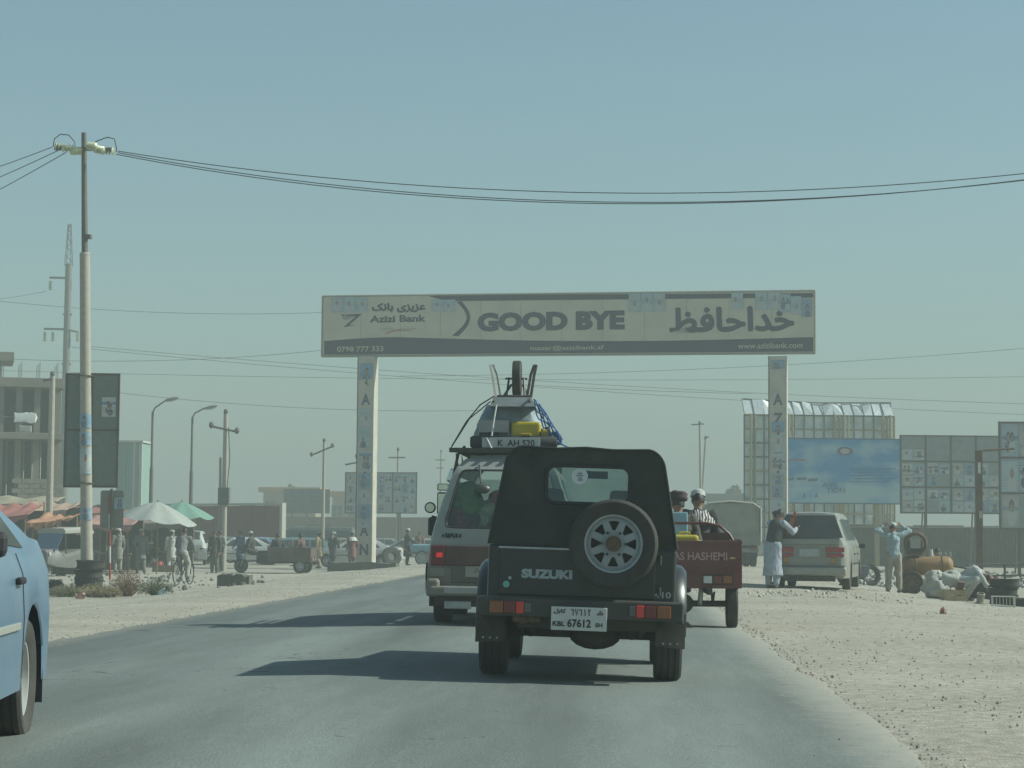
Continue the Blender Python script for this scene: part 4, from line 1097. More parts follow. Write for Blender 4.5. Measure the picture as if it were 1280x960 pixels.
def person(label, loc, rz, pose=None, top=(0.3, 0.3, 0.3), legs=(0.2, 0.2, 0.2), skirt=0.0, hat='hair', hatcol=(0.4, 0.4, 0.38), waist=None, scarf=None, scale=1.0, voxel=0.016, group=None, shoes=(0.03, 0.025, 0.02), base='stand'):
    J = dict(STAND if base == 'stand' else base)
    if pose: J.update(pose)
    J = {k: Vector(v) for k, v in J.items()}
    root = thing('person', label, 'person', loc, rz, group)
    root.scale = (scale,) * 3
    up = (J['head'] - J['neck']).normalized()
    hq = Vector((0, 0, 1)).rotation_difference(up).to_euler()
    # ---- body
    mb = MB()
    limb(mb, [J['pelvis'], (J['pelvis'] + J['chest']) / 2, J['chest']], [0.125, 0.115, 0.135], 14)
    limb(mb, [J['chest'], J['neck'], J['head'] - up * 0.05], [0.11, 0.058, 0.055], 10)
    mb.ball(J['head'], (0.076, 0.096, 0.115), 16, 12, rot=hq)
    fw = Matrix(((1, 0, 0), (0, 1, 0), (0, 0, 1))); HM = hq.to_matrix()
    hp = lambda x, y, z: J['head'] + HM @ Vector((x, y, z))
    mb.ball(hp(0, 0.055, -0.06), (0.05, 0.045, 0.055), 10, 8)
    for s in 'LR':
        sg = -1 if s == 'L' else 1
        limb(mb, [J['sh' + s], J['el' + s], J['wr' + s]], [0.058, 0.042, 0.029])
        limb(mb, [J['hip' + s], J['kn' + s], J['an' + s]], [0.088, 0.058, 0.038])
        limb(mb, [J['chest'] + Vector((0, 0, 0.08)), J['sh' + s]], [0.08, 0.055])
        f = J['an' + s]
        mb.ball(f + Vector((0, 0.07, -0.045)), (0.042, 0.125, 0.036), 10, 6)
        d = (J['wr' + s] - J['el' + s]).normalized()
        mb.ball(J['wr' + s] + d * 0.05, (0.036, 0.036, 0.036), 10, 6)
    # nose and ears
    mb.ball(hp(0, 0.098, -0.015), (0.014, 0.022, 0.026), 8, 6)
    for sg in (-1, 1): mb.ball(hp(sg * 0.076, 0.0, -0.01), (0.014, 0.026, 0.036), 8, 6)
    me = remeshed(mb, voxel)
    bm = bmesh.new(); bm.from_mesh(me)
    ex = MB(); spans = []
    for s in 'LR':
        w_ = J['wr' + s]; d = (w_ - J['el' + s]).normalized()
        sd = d.orthogonal().normalized(); nn = d.cross(sd)
        for k in range(4):
            b0 = w_ + d * 0.075 + sd * (0.021 * (k - 1.5)); ln = (0.062, 0.075, 0.07, 0.052)[k]
            m1 = b0 + d * ln * 0.55 + nn * 0.006; e1 = m1 + d * ln * 0.40 + nn * 0.022
            ex.tube([b0, m1, e1], [0.0095, 0.009, 0.007], 6)
        b0 = w_ + d * 0.035 + sd * 0.03
        ex.tube([b0, b0 + d * 0.03 + sd * 0.022 + nn * 0.01, b0 + d * 0.06 + sd * 0.026 + nn * 0.022], [0.011, 0.0105, 0.008], 6)
    n0 = len(ex.f)
    for sg in (-1, 1): ex.ball(hp(sg * 0.031, 0.083, 0.012), 0.0125, 8, 6)
    n1 = len(ex.f)
    ex.ball(hp(0, 0.097, -0.062), (0.025, 0.008, 0.007), 8, 6)
    vs_ = [bm.verts.new(p) for p in ex.v]
    for i, f in enumerate(ex.f):
        try: q = bm.faces.new([vs_[k] for k in f])
        except ValueError: continue
        q.smooth = True; q.material_index = 0 if i < n0 else (1 if i < n1 else 2)
    bm.to_mesh(me); bm.free(); me.materials.clear()
    for m_ in (SKIN, EYE, LIP): me.materials.append(m_)
    body = link_mesh('body', me, root)
    # ---- clothes
    nm = lambda c: 'cloth_' + '_'.join('%02d' % int(v * 100) for v in c)
    tm = mat(nm(top), top, 0.9, var=0.16, scale=7, bump=0.25, bscale=25); lm = mat(nm(legs), legs, 0.9, var=0.16, scale=7, bump=0.25, bscale=25)
    mb = MB()
    limb(mb, [J['pelvis'] + Vector((0, 0, -0.02)), (J['pelvis'] + J['chest']) / 2, J['chest'], J['neck'] - up * 0.03], [0.15, 0.145, 0.16, 0.078], 16)
    for s in 'LR':
        limb(mb, [J['chest'] + Vector((0, 0, 0.07)), J['sh' + s]], [0.10, 0.075])
        limb(mb, [J['sh' + s], J['el' + s], J['el' + s].lerp(J['wr' + s], 0.92)], [0.076, 0.062, 0.048])
    if skirt > 0:
        if base == 'stand':
            a = J['pelvis']; k = (J['knL'] + J['knR']) / 2
            q = a.lerp(k, min(1.0, skirt)) if skirt <= 1 else k.lerp((J['anL'] + J['anR']) / 2, skirt - 1)
            mb.cyl(a + Vector((0, 0, 0.02)), q, 0.16, 0.215, 18)
        else:
            for s in 'LR': limb(mb, [J['hip' + s], J['kn' + s]], [0.15, 0.11])
    me = remeshed(mb, voxel, 3)
    crumple(me, lambda c: noise.noise(c * 9.0) * 0.014 + noise.noise(Vector((c.x * 22, c.y * 22, c.z * 6))) * 0.009)
    me.materials.clear(); me.materials.append(tm); link_mesh('tunic' if skirt else 'shirt', me, root)
    mb = MB()
    limb(mb, [J['pelvis'], (J['hipL'] + J['hipR']) / 2], [0.135, 0.13], 14)
    for s in 'LR': limb(mb, [J['hip' + s], J['kn' + s], J['kn' + s].lerp(J['an' + s], 0.93)], [0.115, 0.092, 0.072])
    me = remeshed(mb, voxel, 3)
    crumple(me, lambda c: noise.noise(c * 10.0) * 0.012)
    me.materials.clear(); me.materials.append(lm); link_mesh('trousers', me, root)
    for s in 'LR':
        f = J['an' + s]; MB().ball(f + Vector((0, 0.075, -0.05)), (0.05, 0.138, 0.034), 10, 6).build('shoe', mat(nm(shoes), shoes, 0.6), root, smooth=True)
    if waist:
        mb = MB(); limb(mb, [J['pelvis'].lerp(J['chest'], 0.25), J['chest'].lerp(J['neck'], 0.3)], [0.168, 0.182], 16)
        me = remeshed(mb, voxel, 3); me.materials.clear(); me.materials.append(mat(nm(waist), waist, 0.9, var=0.15)); link_mesh('waistcoat', me, root)
    if scarf:
        mb = MB(); c_ = J['neck'] + Vector((0, 0, -0.05))
        mb.lathe([(0.10, 0.06), (0.15, 0.02), (0.21, -0.06), (0.24, -0.13), (0.20, -0.13), (0.16, -0.05), (0.10, 0.0)], c_, (0, 0, 1), 22, closed=True)
        me = remeshed(mb, voxel * 0.8, 2)
        crumple(me, lambda c: noise.noise(c * 14.0) * 0.02)
        me.materials.clear(); me.materials.append(scarf); link_mesh('scarf', me, root)
    # ---- hair or headgear
    if hat != 'bare':
        mb = MB(); rings = []
        for j in range(8):
            t_ = j / 7; a = t_ * R(108)
            rings.append([])
            for k in range(18):
                b = 2 * math.pi * k / 18
                fr = 0.80 if math.sin(b) > 0.35 and t_ > 0.72 else 1.0
                aa = a * fr
                jit = 1 + 0.03 * noise.noise(Vector((math.cos(b) * 3, math.sin(b) * 3, t_ * 5)))
                rings[-1].append(hp(0.086 * jit * math.sin(aa) * math.cos(b), (0.106 * math.sin(aa) * math.sin(b) - 0.006) * jit, 0.128 * jit * math.cos(aa)))
        mb.loft(rings[::-1], cap0=False, cap1=True)
        mb.build('hair', HAIR, root, smooth=True, ang=80)
    if hat == 'cap':
        MB().lathe([(0.001, 0.142), (0.055, 0.138), (0.088, 0.11), (0.100, 0.045), (0.094, 0.04), (0.001, 0.045)], J['head'], up, 18).build('cap', mat(nm(hatcol), hatcol, 0.9), root, smooth=True)
    elif hat in ('turban', 'pakol'):
        mb = MB()
        prof = [(0.001, 0.15), (0.06, 0.15), (0.105, 0.13), (0.125, 0.095), (0.118, 0.06), (0.10, 0.045), (0.08, 0.05), (0.001, 0.06)] if hat == 'turban' else [(0.001, 0.165), (0.08, 0.16), (0.118, 0.13), (0.11, 0.10), (0.122, 0.085), (0.122, 0.05), (0.10, 0.04), (0.001, 0.06)]
        mb.lathe(prof, J['head'], (up + Vector((0.08, -0.12, 0))).normalized(), 22)
        for p in mb.v: p += (p - J['head']).normalized() * noise.noise(p * 16) * 0.012
        mb.build(hat if hat == 'turban' else 'wool_hat', mat(nm(hatcol), hatcol, 0.95, var=0.25, scale=20, bump=0.3), root, smooth=True, ang=70)
        if hat == 'turban':
            MB().tube([hp(0.05, -0.09, 0.06), hp(0.07, -0.13, -0.08), hp(0.06, -0.14, -0.24)], [0.02, 0.028, 0.02], 6).build('turban_tail', mat(nm(hatcol), hatcol), root, smooth=True)
    elif hat == 'shawl':
        mb = MB(); mb.ball(J['head'] + up * 0.02, (0.105, 0.125, 0.135), 14, 10); limb(mb, [J['head'] - up * 0.02 + Vector((0, -0.03, 0)), J['neck'] + Vector((0, -0.02, -0.05))], [0.105, 0.15])
        me = remeshed(mb, voxel, 3); me.materials.clear(); me.materials.append(mat(nm(hatcol), hatcol, 0.95, var=0.2)); link_mesh('head_shawl', me, root)
    return root
def striped(name, a, b, sc=14.0):
    if name in MATS: return MATS[name]
    m, t, p = nodes_of(name); N, L = t.nodes.new, t.links.new
    tc = N('ShaderNodeTexCoord'); wv = N('ShaderNodeTexWave'); wv.inputs['Scale'].default_value = sc; wv.inputs['Distortion'].default_value = 6.0; wv.inputs['Detail'].default_value = 3
    L(tc.outputs['Object'], wv.inputs['Vector'])
    cr = N('ShaderNodeValToRGB'); cr.color_ramp.interpolation = 'CONSTANT'
    cr.color_ramp.elements[0].color = (*a, 1); cr.color_ramp.elements[1].color = (*b, 1); cr.color_ramp.elements[1].position = 0.5
    L(wv.outputs['Fac'], cr.inputs[0]); L(cr.outputs[0], p.inputs['Base Color']); p.inputs['Roughness'].default_value = 0.9
    MATS[name] = m
    return m
def facing(a): return R(a)
def place(px, D, dz=0.0):
    g = G(px, D); return (g.x, g.y, g.z + dz)
# riders of the dark red tricycle, sitting in the bed and on the saddle
person('rider in a white shirt sitting low in the tricycle bed beside the jeep', (TX - 0.42, TD + 0.85, 0.70), R(-70), base=sit(), top=(0.55, 0.56, 0.55), legs=(0.2, 0.2, 0.2), skirt=0.6)
person('rider in a grey brown coat with a round dark wool hat seated on the tricycle', (TX - 0.03, TD + 1.45, 0.74), R(8), base=sit(), top=(0.075, 0.07, 0.055), legs=(0.12, 0.11, 0.09), hat='pakol', hatcol=(0.055, 0.035, 0.035), skirt=0.5)
person('tricycle rider with a pale cap and a black and white striped scarf', (TX + 0.24, TD + 2.00, 0.80), R(0), base=sit(0, 0.06), pose=dict(wrL=(-0.2, 0.42, 0.38), wrR=(0.2, 0.42, 0.38)), top=(0.05, 0.05, 0.055), legs=(0.2, 0.2, 0.19), hat='cap', hatcol=(0.42, 0.42, 0.4), scarf=striped('checked_scarf', (0.5, 0.48, 0.45), (0.04, 0.03, 0.035), 9))
person('minivan driver with a blue sleeved elbow out of the window', (VX - 0.50, VD + 3.05, VZ + 0.62), 0, base=sit(), pose=dict(elL=(-0.44, 0.06, 0.44), wrL=(-0.36, 0.30, 0.46), knL=(-0.14, 0.40, 0.2), knR=(0.14, 0.4, 0.2), anL=(-0.1, 0.55, -0.05), anR=(0.1, 0.55, -0.05)), top=(0.08, 0.14, 0.22), legs=(0.05, 0.05, 0.06))
# right roadside
person('man in a dark waistcoat and long pale blue tunic leaning on the silver van', place(966, 46.3), R(-38), pose=dict(chest=(0.02, 0.10, 1.25), neck=(0.03, 0.18, 1.42), head=(0.03, 0.24, 1.56), shL=(-0.15, 0.14, 1.37), shR=(0.20, 0.12, 1.37), elL=(-0.18, 0.35, 1.22), wrL=(-0.06, 0.52, 1.28), elR=(0.30, 0.32, 1.18), wrR=(0.25, 0.52, 1.26)), top=(0.30, 0.33, 0.38), legs=(0.30, 0.33, 0.38), skirt=1.55, waist=(0.035, 0.04, 0.04), scale=1.04)
person('bearded figure in dark clothes standing beyond the silver van', place(973, 50.5), R(100), top=(0.05, 0.05, 0.05), legs=(0.06, 0.06, 0.06), skirt=1.0, hat='turban', hatcol=(0.05, 0.05, 0.05), scale=1.02)
person('man in a light blue shirt and khaki trousers holding both hands to his head', place(1117, 50.5), R(4), pose=dict(shL=(-0.19, 0, 1.41), shR=(0.19, 0, 1.41), elL=(-0.42, 0.06, 1.50), wrL=(-0.24, 0.10, 1.62), elR=(0.42, 0.06, 1.50), wrR=(0.24, 0.10, 1.62), knL=(-0.12, 0.02, 0.5), anL=(-0.14, -0.02, 0.08), knR=(0.12, 0.0, 0.5), anR=(0.14, -0.03, 0.08), head=(0, 0.05, 1.57)), top=(0.26, 0.33, 0.36), legs=(0.28, 0.255, 0.21), hat='cap', hatcol=(0.46, 0.47, 0.45), scale=0.98)
person('dark clothed man sitting behind the brown compressor tank', place(1171, 62, 0.28), R(200), base=sit(), top=(0.03, 0.05, 0.045), legs=(0.04, 0.045, 0.045), skirt=0.6, hat='hair')
person('crouching man in pale loose clothes bending over by the wooden crate', place(1203, 46.8), R(-100), base=sit(), pose=dict(pelvis=(0, -0.10, 0.42), chest=(0, 0.24, 0.62), neck=(0, 0.42, 0.60), head=(0, 0.54, 0.50), shL=(-0.17, 0.36, 0.60), shR=(0.17, 0.36, 0.60), elL=(-0.22, 0.50, 0.36), wrL=(-0.12, 0.66, 0.16), elR=(0.22, 0.50, 0.36), wrR=(0.12, 0.68, 0.16), hipL=(-0.11, -0.08, 0.40), hipR=(0.11, -0.08, 0.40), knL=(-0.20, 0.30, 0.46), knR=(0.20, 0.30, 0.46), anL=(-0.16, 0.05, 0.07), anR=(0.16, 0.05, 0.07)), top=(0.38, 0.39, 0.37), legs=(0.36, 0.36, 0.33), skirt=0.8, hat='cap', hatcol=(0.26, 0.12, 0.07))
person('squatting person in dark red top behind the silver van', place(1064, 56, 0.05), R(150), base=sit(), top=(0.10, 0.03, 0.03), legs=(0.05, 0.05, 0.06), hat='cap', hatcol=(0.25, 0.27, 0.27), scale=1.0)

# ------------------------------------------------------------------ prints: posters with a plain figure
def poster_mat(i):
    """faded print: pale blue sheet, a dark haired head and shoulders, lines of small print"""
    nm = 'poster_%d' % i
    if nm in MATS: return MATS[nm]
    m, t, b = nodes_of(nm); N, L = t.nodes.new, t.links.new
    rg = random.Random(i * 13 + 5)
    tc = N('ShaderNodeTexCoord'); sp = N('ShaderNodeSeparateXYZ'); L(tc.outputs['Generated'], sp.inputs[0])
    def math_(op, a, b_=None, c=None):
        n = N('ShaderNodeMath'); n.operation = op
        for k, v in enumerate((a, b_, c)):
            if v is None: continue
            if isinstance(v, (int, float)): n.inputs[k].default_value = v
            else: L(v, n.inputs[k])
        return n.outputs[0]
    def mix(f, a, c):
        n = N('ShaderNodeMix'); n.data_type = 'RGBA'
        L(f, n.inputs[0])
        if isinstance(a, tuple): n.inputs[6].default_value = (*a, 1)
        else: L(a, n.inputs[6])
        if isinstance(c, tuple): n.inputs[7].default_value = (*c, 1)
        else: L(c, n.inputs[7])
        return n.outputs[2]
    x, z = sp.outputs[0], sp.outputs[2]
    def ell(cx, cz, rx, rz):
        dx = math_('DIVIDE', math_('SUBTRACT', x, cx), rx); dz = math_('DIVIDE', math_('SUBTRACT', z, cz), rz)
        return math_('LESS_THAN', math_('ADD', math_('MULTIPLY', dx, dx), math_('MULTIPLY', dz, dz)), 1.0)
    def rect(x0, x1, z0, z1):
        return math_('MULTIPLY', math_('MULTIPLY', math_('GREATER_THAN', x, x0), math_('LESS_THAN', x, x1)), math_('MULTIPLY', math_('GREATER_THAN', z, z0), math_('LESS_THAN', z, z1)))
    oi = N('ShaderNodeObjectInfo'); rnd = oi.outputs['Random']
    bgs = [(0.26, 0.38, 0.46), (0.34, 0.46, 0.50), (0.15, 0.28, 0.42), (0.44, 0.47, 0.45), (0.28, 0.44, 0.44), (0.40, 0.37, 0.34)]
    bgc = bgs[i % 6]
    nz = N('ShaderNodeTexNoise'); nz.inputs['Scale'].default_value = 3.5; nz.inputs['Detail'].default_value = 6; nz.noise_dimensions = '4D'
    L(tc.outputs['Generated'], nz.inputs['Vector']); L(math_('MULTIPLY', rnd, 30.0), nz.inputs['W'])
    col = mix(nz.outputs['Fac'], tuple(v * 0.7 for v in bgc), tuple(min(1, v * 1.3) for v in bgc))
    col = mix(math_('MULTIPLY', rnd, 0.55), col, (0.40, 0.42, 0.40))
    # colour bar with a different place on every sheet
    z0 = math_('MULTIPLY', rnd, 0.75)
    bar = math_('MULTIPLY', math_('GREATER_THAN', z, z0), math_('LESS_THAN', z, math_('ADD', z0, 0.13)))
    col = mix(bar, col, [(0.12, 0.20, 0.33), (0.46, 0.46, 0.43), (0.22, 0.30, 0.34)][i % 3])
    # lines of small print
    wv = math_('GREATER_THAN', math_('SINE', math_('MULTIPLY', z, 70.0 + 9 * i)), 0.35)
    n4 = N('ShaderNodeTexNoise'); n4.inputs['Scale'].default_value = 34; L(tc.outputs['Generated'], n4.inputs['Vector'])
    prt = math_('MULTIPLY', math_('MULTIPLY', wv, math_('GREATER_THAN', n4.outputs['Fac'], 0.48)), math_('GREATER_THAN', math_('FRACT', math_('ADD', math_('MULTIPLY', rnd, 5.3), math_('MULTIPLY', z, 1.2))), 0.62))
    col = mix(math_('MULTIPLY', prt, 0.7), col, (0.10, 0.12, 0.17))
    # one or two plain figures: shoulders, hair, face
    for q in range(1 + (i % 3 == 0)):
        cx = math_('ADD', math_('MULTIPLY', math_('FRACT', math_('MULTIPLY', rnd, 7.0 + 4 * q)), 0.26), 0.24 + 0.32 * q if i % 3 == 0 else 0.36)
        cz = math_('ADD', math_('MULTIPLY', math_('FRACT', math_('MULTIPLY', rnd, 13.0 + 3 * q)), 0.22), 0.44)
        k = (0.75 if i % 3 == 0 else 1.0)
        col = mix(ell(cx, math_('SUBTRACT', cz, 0.36 * k), 0.27 * k, 0.24 * k), col, [(0.09, 0.11, 0.15), (0.45, 0.45, 0.43), (0.13, 0.17, 0.22), (0.20, 0.18, 0.15)][(i + q) % 4])
        col = mix(ell(cx, math_('ADD', cz, 0.045), 0.155 * k, 0.20 * k), col, [(0.06, 0.055, 0.06), (0.40, 0.40, 0.38), (0.09, 0.08, 0.08)][(i + 2 * q) % 3])
        col = mix(ell(cx, math_('SUBTRACT', cz, 0.02), 0.115 * k, 0.155 * k), col, (0.28, 0.19, 0.155))
    # tears and fading
    n2 = N('ShaderNodeTexNoise'); n2.inputs['Scale'].default_value = 6; n2.inputs['Detail'].default_value = 7; n2.inputs['Roughness'].default_value = 0.7; n2.noise_dimensions = '4D'
    L(tc.outputs['Generated'], n2.inputs['Vector']); L(math_('MULTIPLY', rnd, 50.0), n2.inputs['W'])
    col = mix(math_('MULTIPLY', math_('GREATER_THAN', n2.outputs['Fac'], 0.56), 0.6), col, (0.38, 0.40, 0.37))
    L(col, b.inputs['Base Color']); b.inputs['Roughness'].default_value = 0.8
    MATS[nm] = m
    return m
class Plane:
    """vertical plane through two pixels at two distances; gives local (u, z) of any pixel"""
    def __init__(s, px0, D0, px1, D1, py=600):
        a, b = W(px0, py, D0), W(px1, py, D1)
        s.a = Vector((a.x, a.y, 0)); d = Vector((b.x - a.x, b.y - a.y, 0)); s.len = d.length
        s.e = d.normalized(); s.n = Vector((s.e.y, -s.e.x, 0)); s.rz = math.atan2(s.e.y, s.e.x)
    def uz(s, px, py):
        r = ray(px, py); o = Vector((0, 0, CAM_H))
        t = (s.a - o).dot(s.n) / r.dot(s.n); p = o + r * t
        return (p - s.a).dot(s.e), p.z
    def gz(s, u):
        p = s.a + s.e * u; return hgt(p.x, p.y)
    def thing(s, name, label, cat, group=None):
        return thing(name, label, cat, s.a, s.rz, group)
def panel(parent, name, u0, u1, z0, z1, y, th, m, bevel=0.0):
    return MB().box(((u0 + u1) / 2, y, (z0 + z1) / 2), (u1 - u0, th, z1 - z0)).build(name, m, parent, bevel=bevel)
def flat(parent, name, pts, y, m, th=0.006):
    """polygon (u, z) with a little thickness, facing local -y"""
    return MB().prism([(u, y, z) for u, z in pts], (0, -th, 0)).build(name, m, parent)

# ------------------------------------------------------------------ the gateway over the road
def build_gantry():
    P = Plane(405, 98.0, 1019, 93.8, 400)
    t = P.thing('gateway', 'tall two legged gateway over the road with a GOOD BYE signboard', 'gateway')
    cream = mat('sign_cream', (0.60, 0.54, 0.42), 0.7, var=0.08, scale=1.2, dust=0.15)
    navy = mat('sign_navy', (0.010, 0.019, 0.042), 0.6, var=0.15, scale=2)
    steel = mat('gantry_steel', (0.28, 0.26, 0.22), 0.6, 0.2, dust=0.3)
    conc = mat('pillar_paint', (0.50, 0.46, 0.38), 0.85, var=0.12, scale=2, dust=0.2)
    uz = P.uz
    u0, zT0 = uz(405, 371); _, zB0 = uz(405, 446); u1, zT1 = uz(1019, 364); _, zB1 = uz(1019, 442)
    # signboard: eight sheet panels side by side
    n = 12
    for k in range(n):
        f0, f1 = k / n, (k + 1) / n
        L_ = lambda a, b, f: a + (b - a) * f
        g = 0.006
        a0, a1 = L_(u0, u1, f0) + g, L_(u0, u1, f1) - g
        jit = 0.004 * ((k * 7) % 3)
        q = MB(); q.prism([(a0, -0.20 - jit, L_(zB0, zB1, f0)), (a1, -0.20 - jit, L_(zB0, zB1, f1)), (a1, -0.20 - jit, L_(zT0, zT1, f1)), (a0, -0.20 - jit, L_(zT0, zT1, f0))], (0, 0.03, 0))
        q.build('sign_panel', cream, t)
    MB().prism([(u0, -0.16, zB0), (u1, -0.16, zB1), (u1, -0.16, zT1), (u0, -0.16, zT0)], (0, 0.45, 0)).build('sign_box', steel, t)
    for (a, za, b, zb) in ((u0, zT0, u1, zT1), (u0, zB0, u1, zB1)):
        MB().tube([(a, -0.19, za), (b, -0.19, zb)], 0.05, 6).build('sign_frame', steel, t)
    for (a, za, zb) in ((u0, zB0, zT0), (u1, zB1, zT1)):
        MB().tube([(a, -0.19, za), (a, -0.19, zb)], 0.05, 6).build('sign_frame', steel, t)
    Y = -0.213
    F = lambda px_list: [uz(*p) for p in px_list]
    flat(t, 'navy_band', F([(538, 371), (560, 377), (1017, 372.5), (1017, 367), (540, 370)]), Y, navy)
    band = F([(407, 444), (1017, 440)] + [(1017 - 10 * k, 422 + 5.0 * math.sin(math.pi * min(1, k / 52)) * (1 if k < 52 else 0)) for k in range(0, 52)] + [(497 - 9 * k, 422 + 5 * (k / 10) ** 1.6) for k in range(0, 11)])
    flat(t, 'navy_band', band, Y, navy)
    cres = []
    for k in range(13):
        a = -1.0 + 2.0 * k / 12; cres.append((570 + 19 * math.cos(a * 1.25) - 2 * a, 399 + 22 * a))
    for k in range(13):
        a = 1.0 - 2.0 * k / 12; cres.append((562 + 17 * math.cos(a * 1.3) - (6 if a > 0 else 0) * a + 6, 399 + 21 * a))
    flat(t, 'crescent', F(cres), Y, navy)
    flat(t, 'logo', F([(427, 394), (454, 393), (438, 407), (446, 407), (431, 409.5), (446, 396.5), (434, 397.5)]), Y, navy)
    flat(t, 'logo', F([(429, 398), (433, 393.5), (436, 396), (447, 395), (434, 401)]), Y - 0.008, mat('logo_grey', (0.25, 0.26, 0.25)))
    flat(t, 'red_stroke', F([(482, 419.5), (487, 415), (497, 413), (509, 413), (519, 415), (509, 414), (497, 414.4), (488, 416.4)]), Y, mat('logo_red', (0.45, 0.12, 0.06)))
    def tx(body, px0, px1, py0, py1, m_, bold=0.0, y=Y - 0.01, stamp=0.0):
        a, zb = uz(px0, py1); b, zt = uz(px1, py0)
        _, zc = uz((px0 + px1) / 2, (py0 + py1) / 2)
        o = text('lettering', body, 1.0, m_, t, ((a + b) / 2, y, zc), (R(90), 0, 0), width=b - a, height=(zt - zb), bold=bold, depth=0.01, stamp=stamp)
        return o
    tx('GOOD BYE', 598, 782, 388.5, 415.5, navy, 0.06)
    tx('\uFEC6\uFED3\uFE8E\uFEA3\uFE8D\uFEAA\uFEA7', 839, 992, 384, 415.5, navy, 0.0, stamp=0.055)
    tx('\uFB8F\uFEE7\uFE8E\uFE91 \uFBFC\uFEB0\uFBFE\uFEB0\uFECB', 467, 533, 379, 391.5, navy, 0.0, stamp=0.025)
    tx('Azizi Bank', 464, 534, 394, 404, navy, 0.03)
    sand = mat('sign_sand', (0.46, 0.42, 0.32), 0.7)
    tx('0798 777 333', 423, 481, 433, 440.5, sand, 0.02)
    tx('mazar@azizibank.af', 664, 756, 431.5, 440, sand, 0.012)
    tx('www.azizibank.com', 923, 1004, 428.5, 436.5, sand, 0.012)
    tx('\uFEDA\uFEE7\uFE8E\uFE91 \uFBFC\uFEB0\uFBFE\uFEB0\uFECB', 476, 521, 409.5, 413.5, mat('logo_grey', (0, 0, 0)), 0.0)
    # small bills pasted on the sign
    k = 0
    for (a, b, c, d, nn) in ((416, 462, 372, 391, 3), (541, 571, 375, 390, 2), (787, 833, 367, 390, 3), (915, 930, 366, 387, 1), (945, 976, 365, 388, 2), (976, 1016, 368, 391, 3)):
        for i in range(nn):
            x0 = a + (b - a) * i / nn; x1 = a + (b - a) * (i + 1) / nn - 0.5
            dy = (i * 3 if a == 976 else 0)
            pa = uz(x0, d + dy); pb = uz(x1, c + dy)
            k += 1
            panel(t, 'pasted_bill', pa[0], pb[0], pa[1], pb[1], Y - 0.016 - 0.001 * k, 0.004, poster_mat(1 if a < 960 else k % 6))
    # legs
    letters = 'AZIZI BANK'
    for (pc, w_) in ((460.5, 20.5), (973, 20.5)):
        uc, zt = uz(pc, 446)
        w = 0.76
        zb = P.gz(uc) - 0.15
        lg = MB().box((uc, 0.0, (zt + zb) / 2), (w, 0.76, zt - zb)).build('pillar', conc, t, bevel=0.01)
        MB().tube([(uc + w / 2 + 0.01, -0.37, zb), (uc + w / 2 + 0.01, -0.37, zt)], 0.03, 6).build('pillar_edge', STEEL, lg)  # pale steel tube stands in for sunlight on the pillar's right edge
        MB().tube([(uc - w / 2 - 0.01, -0.37, zb), (uc - w / 2 - 0.01, -0.37, zt)], 0.03, 6).build('pillar_edge', mat('rust_edge', (0.12, 0.08, 0.05), 0.8), lg)
        y = -0.39
        for i, ch in enumerate(letters):
            if ch == ' ': continue
            py = 500 + 24 * i - (5 if i > 5 else 0)
            _, zc = uz(pc, py)
            text('lettering', ch, 1.0, mat('pillar_blue', (0.03, 0.05, 0.11), 0.6), lg, (uc + 0.02, y, zc), (R(90), 0, 0), height=0.52, width=0.42 if ch != 'I' else 0.1, bold=0.03, depth=0.01)
        if pc < 600: bills = [(455, 475, 2), (512, 534, 1), (536, 560, 4), (563, 590, 3), (592, 611, 2), (612, 630, 1), (631, 649, 2), (650, 660, 1)]
        else: bills = [(451, 462, 2), (528, 541, 2), (544, 566, 1), (567, 588, 3), (592, 606, 2), (608, 622, 2), (624, 640, 1)]
        for i, (p0, p1, mi) in enumerate(bills):
            _, z1 = uz(pc, p0); _, z0 = uz(pc, p1)
            panel(lg, 'pasted_bill', uc - 0.29 + 0.03 * (i % 2), uc + 0.33 - 0.04 * (i % 3), z0, z1, y - 0.012, 0.005, poster_mat(mi))
        if pc < 600:
            _, z1 = uz(pc, 478); MB().prism([(uc - 0.05, y, z1 - 0.05), (uc + 0.2, y, z1 + 0.25), (uc + 0.05, y, z1), (uc + 0.16, y, z1 - 0.2)], (0, -0.01, 0)).build('logo', navy, lg)
            MB().box((uc - w / 2 - 0.06, 0, zb + 3.2), (0.05, 0.3, 6.4)).build('rusty_channel', mat('rust_edge', (0, 0, 0)), lg)
    return P, t
GP, GANTRY = build_gantry()
def slab(px0, px1, D, hh, dep, label, m, name='concrete_block', pxr=None, rough_=0.05, sd=1):
    a, b = G(px0, D), G(px1, D)
    t = thing(name, label, 'concrete block', ((a.x + b.x) / 2, a.y, min(a.z, b.z) - 0.05), 0)
    L_ = b.x - a.x; rg = random.Random(sd)
    n = 8; mb = MB(); rings = []
    for i in range(n + 1):
        x = -L_ / 2 + L_ * i / n; k = hh * (1 - 0.12 * (i / n)) + rg.uniform(-rough_, rough_) * 0.6
        rings.append([Vector((x, -dep / 2 + rg.uniform(-0.02, 0.02), 0)), Vector((x, dep / 2, 0)), Vector((x, dep / 2, k + rg.uniform(-rough_, rough_))), Vector((x, -dep / 2 + 0.03, k + rg.uniform(-rough_, rough_)))])
    mb.loft(rings); mb.build('block', m, t, bevel=0.012)
    for k in range(5):
        s = 0.05 + 0.09 * rg.random()
        q = MB(); q.ball((rg.uniform(0.3, 0.62) * L_, rg.uniform(-0.3, 0.2), 0.04 + s * 0.5), (s, s * 0.8, s * 0.7), 6, 4, rot=(rg.random(), rg.random(), 0)); q.build('broken_lump', m, t)
    return t
CONC = mat('grey_concrete', (0.24, 0.22, 0.18), 0.9, var=0.2, scale=4, bump=0.6, bscale=30, dust=0.3)
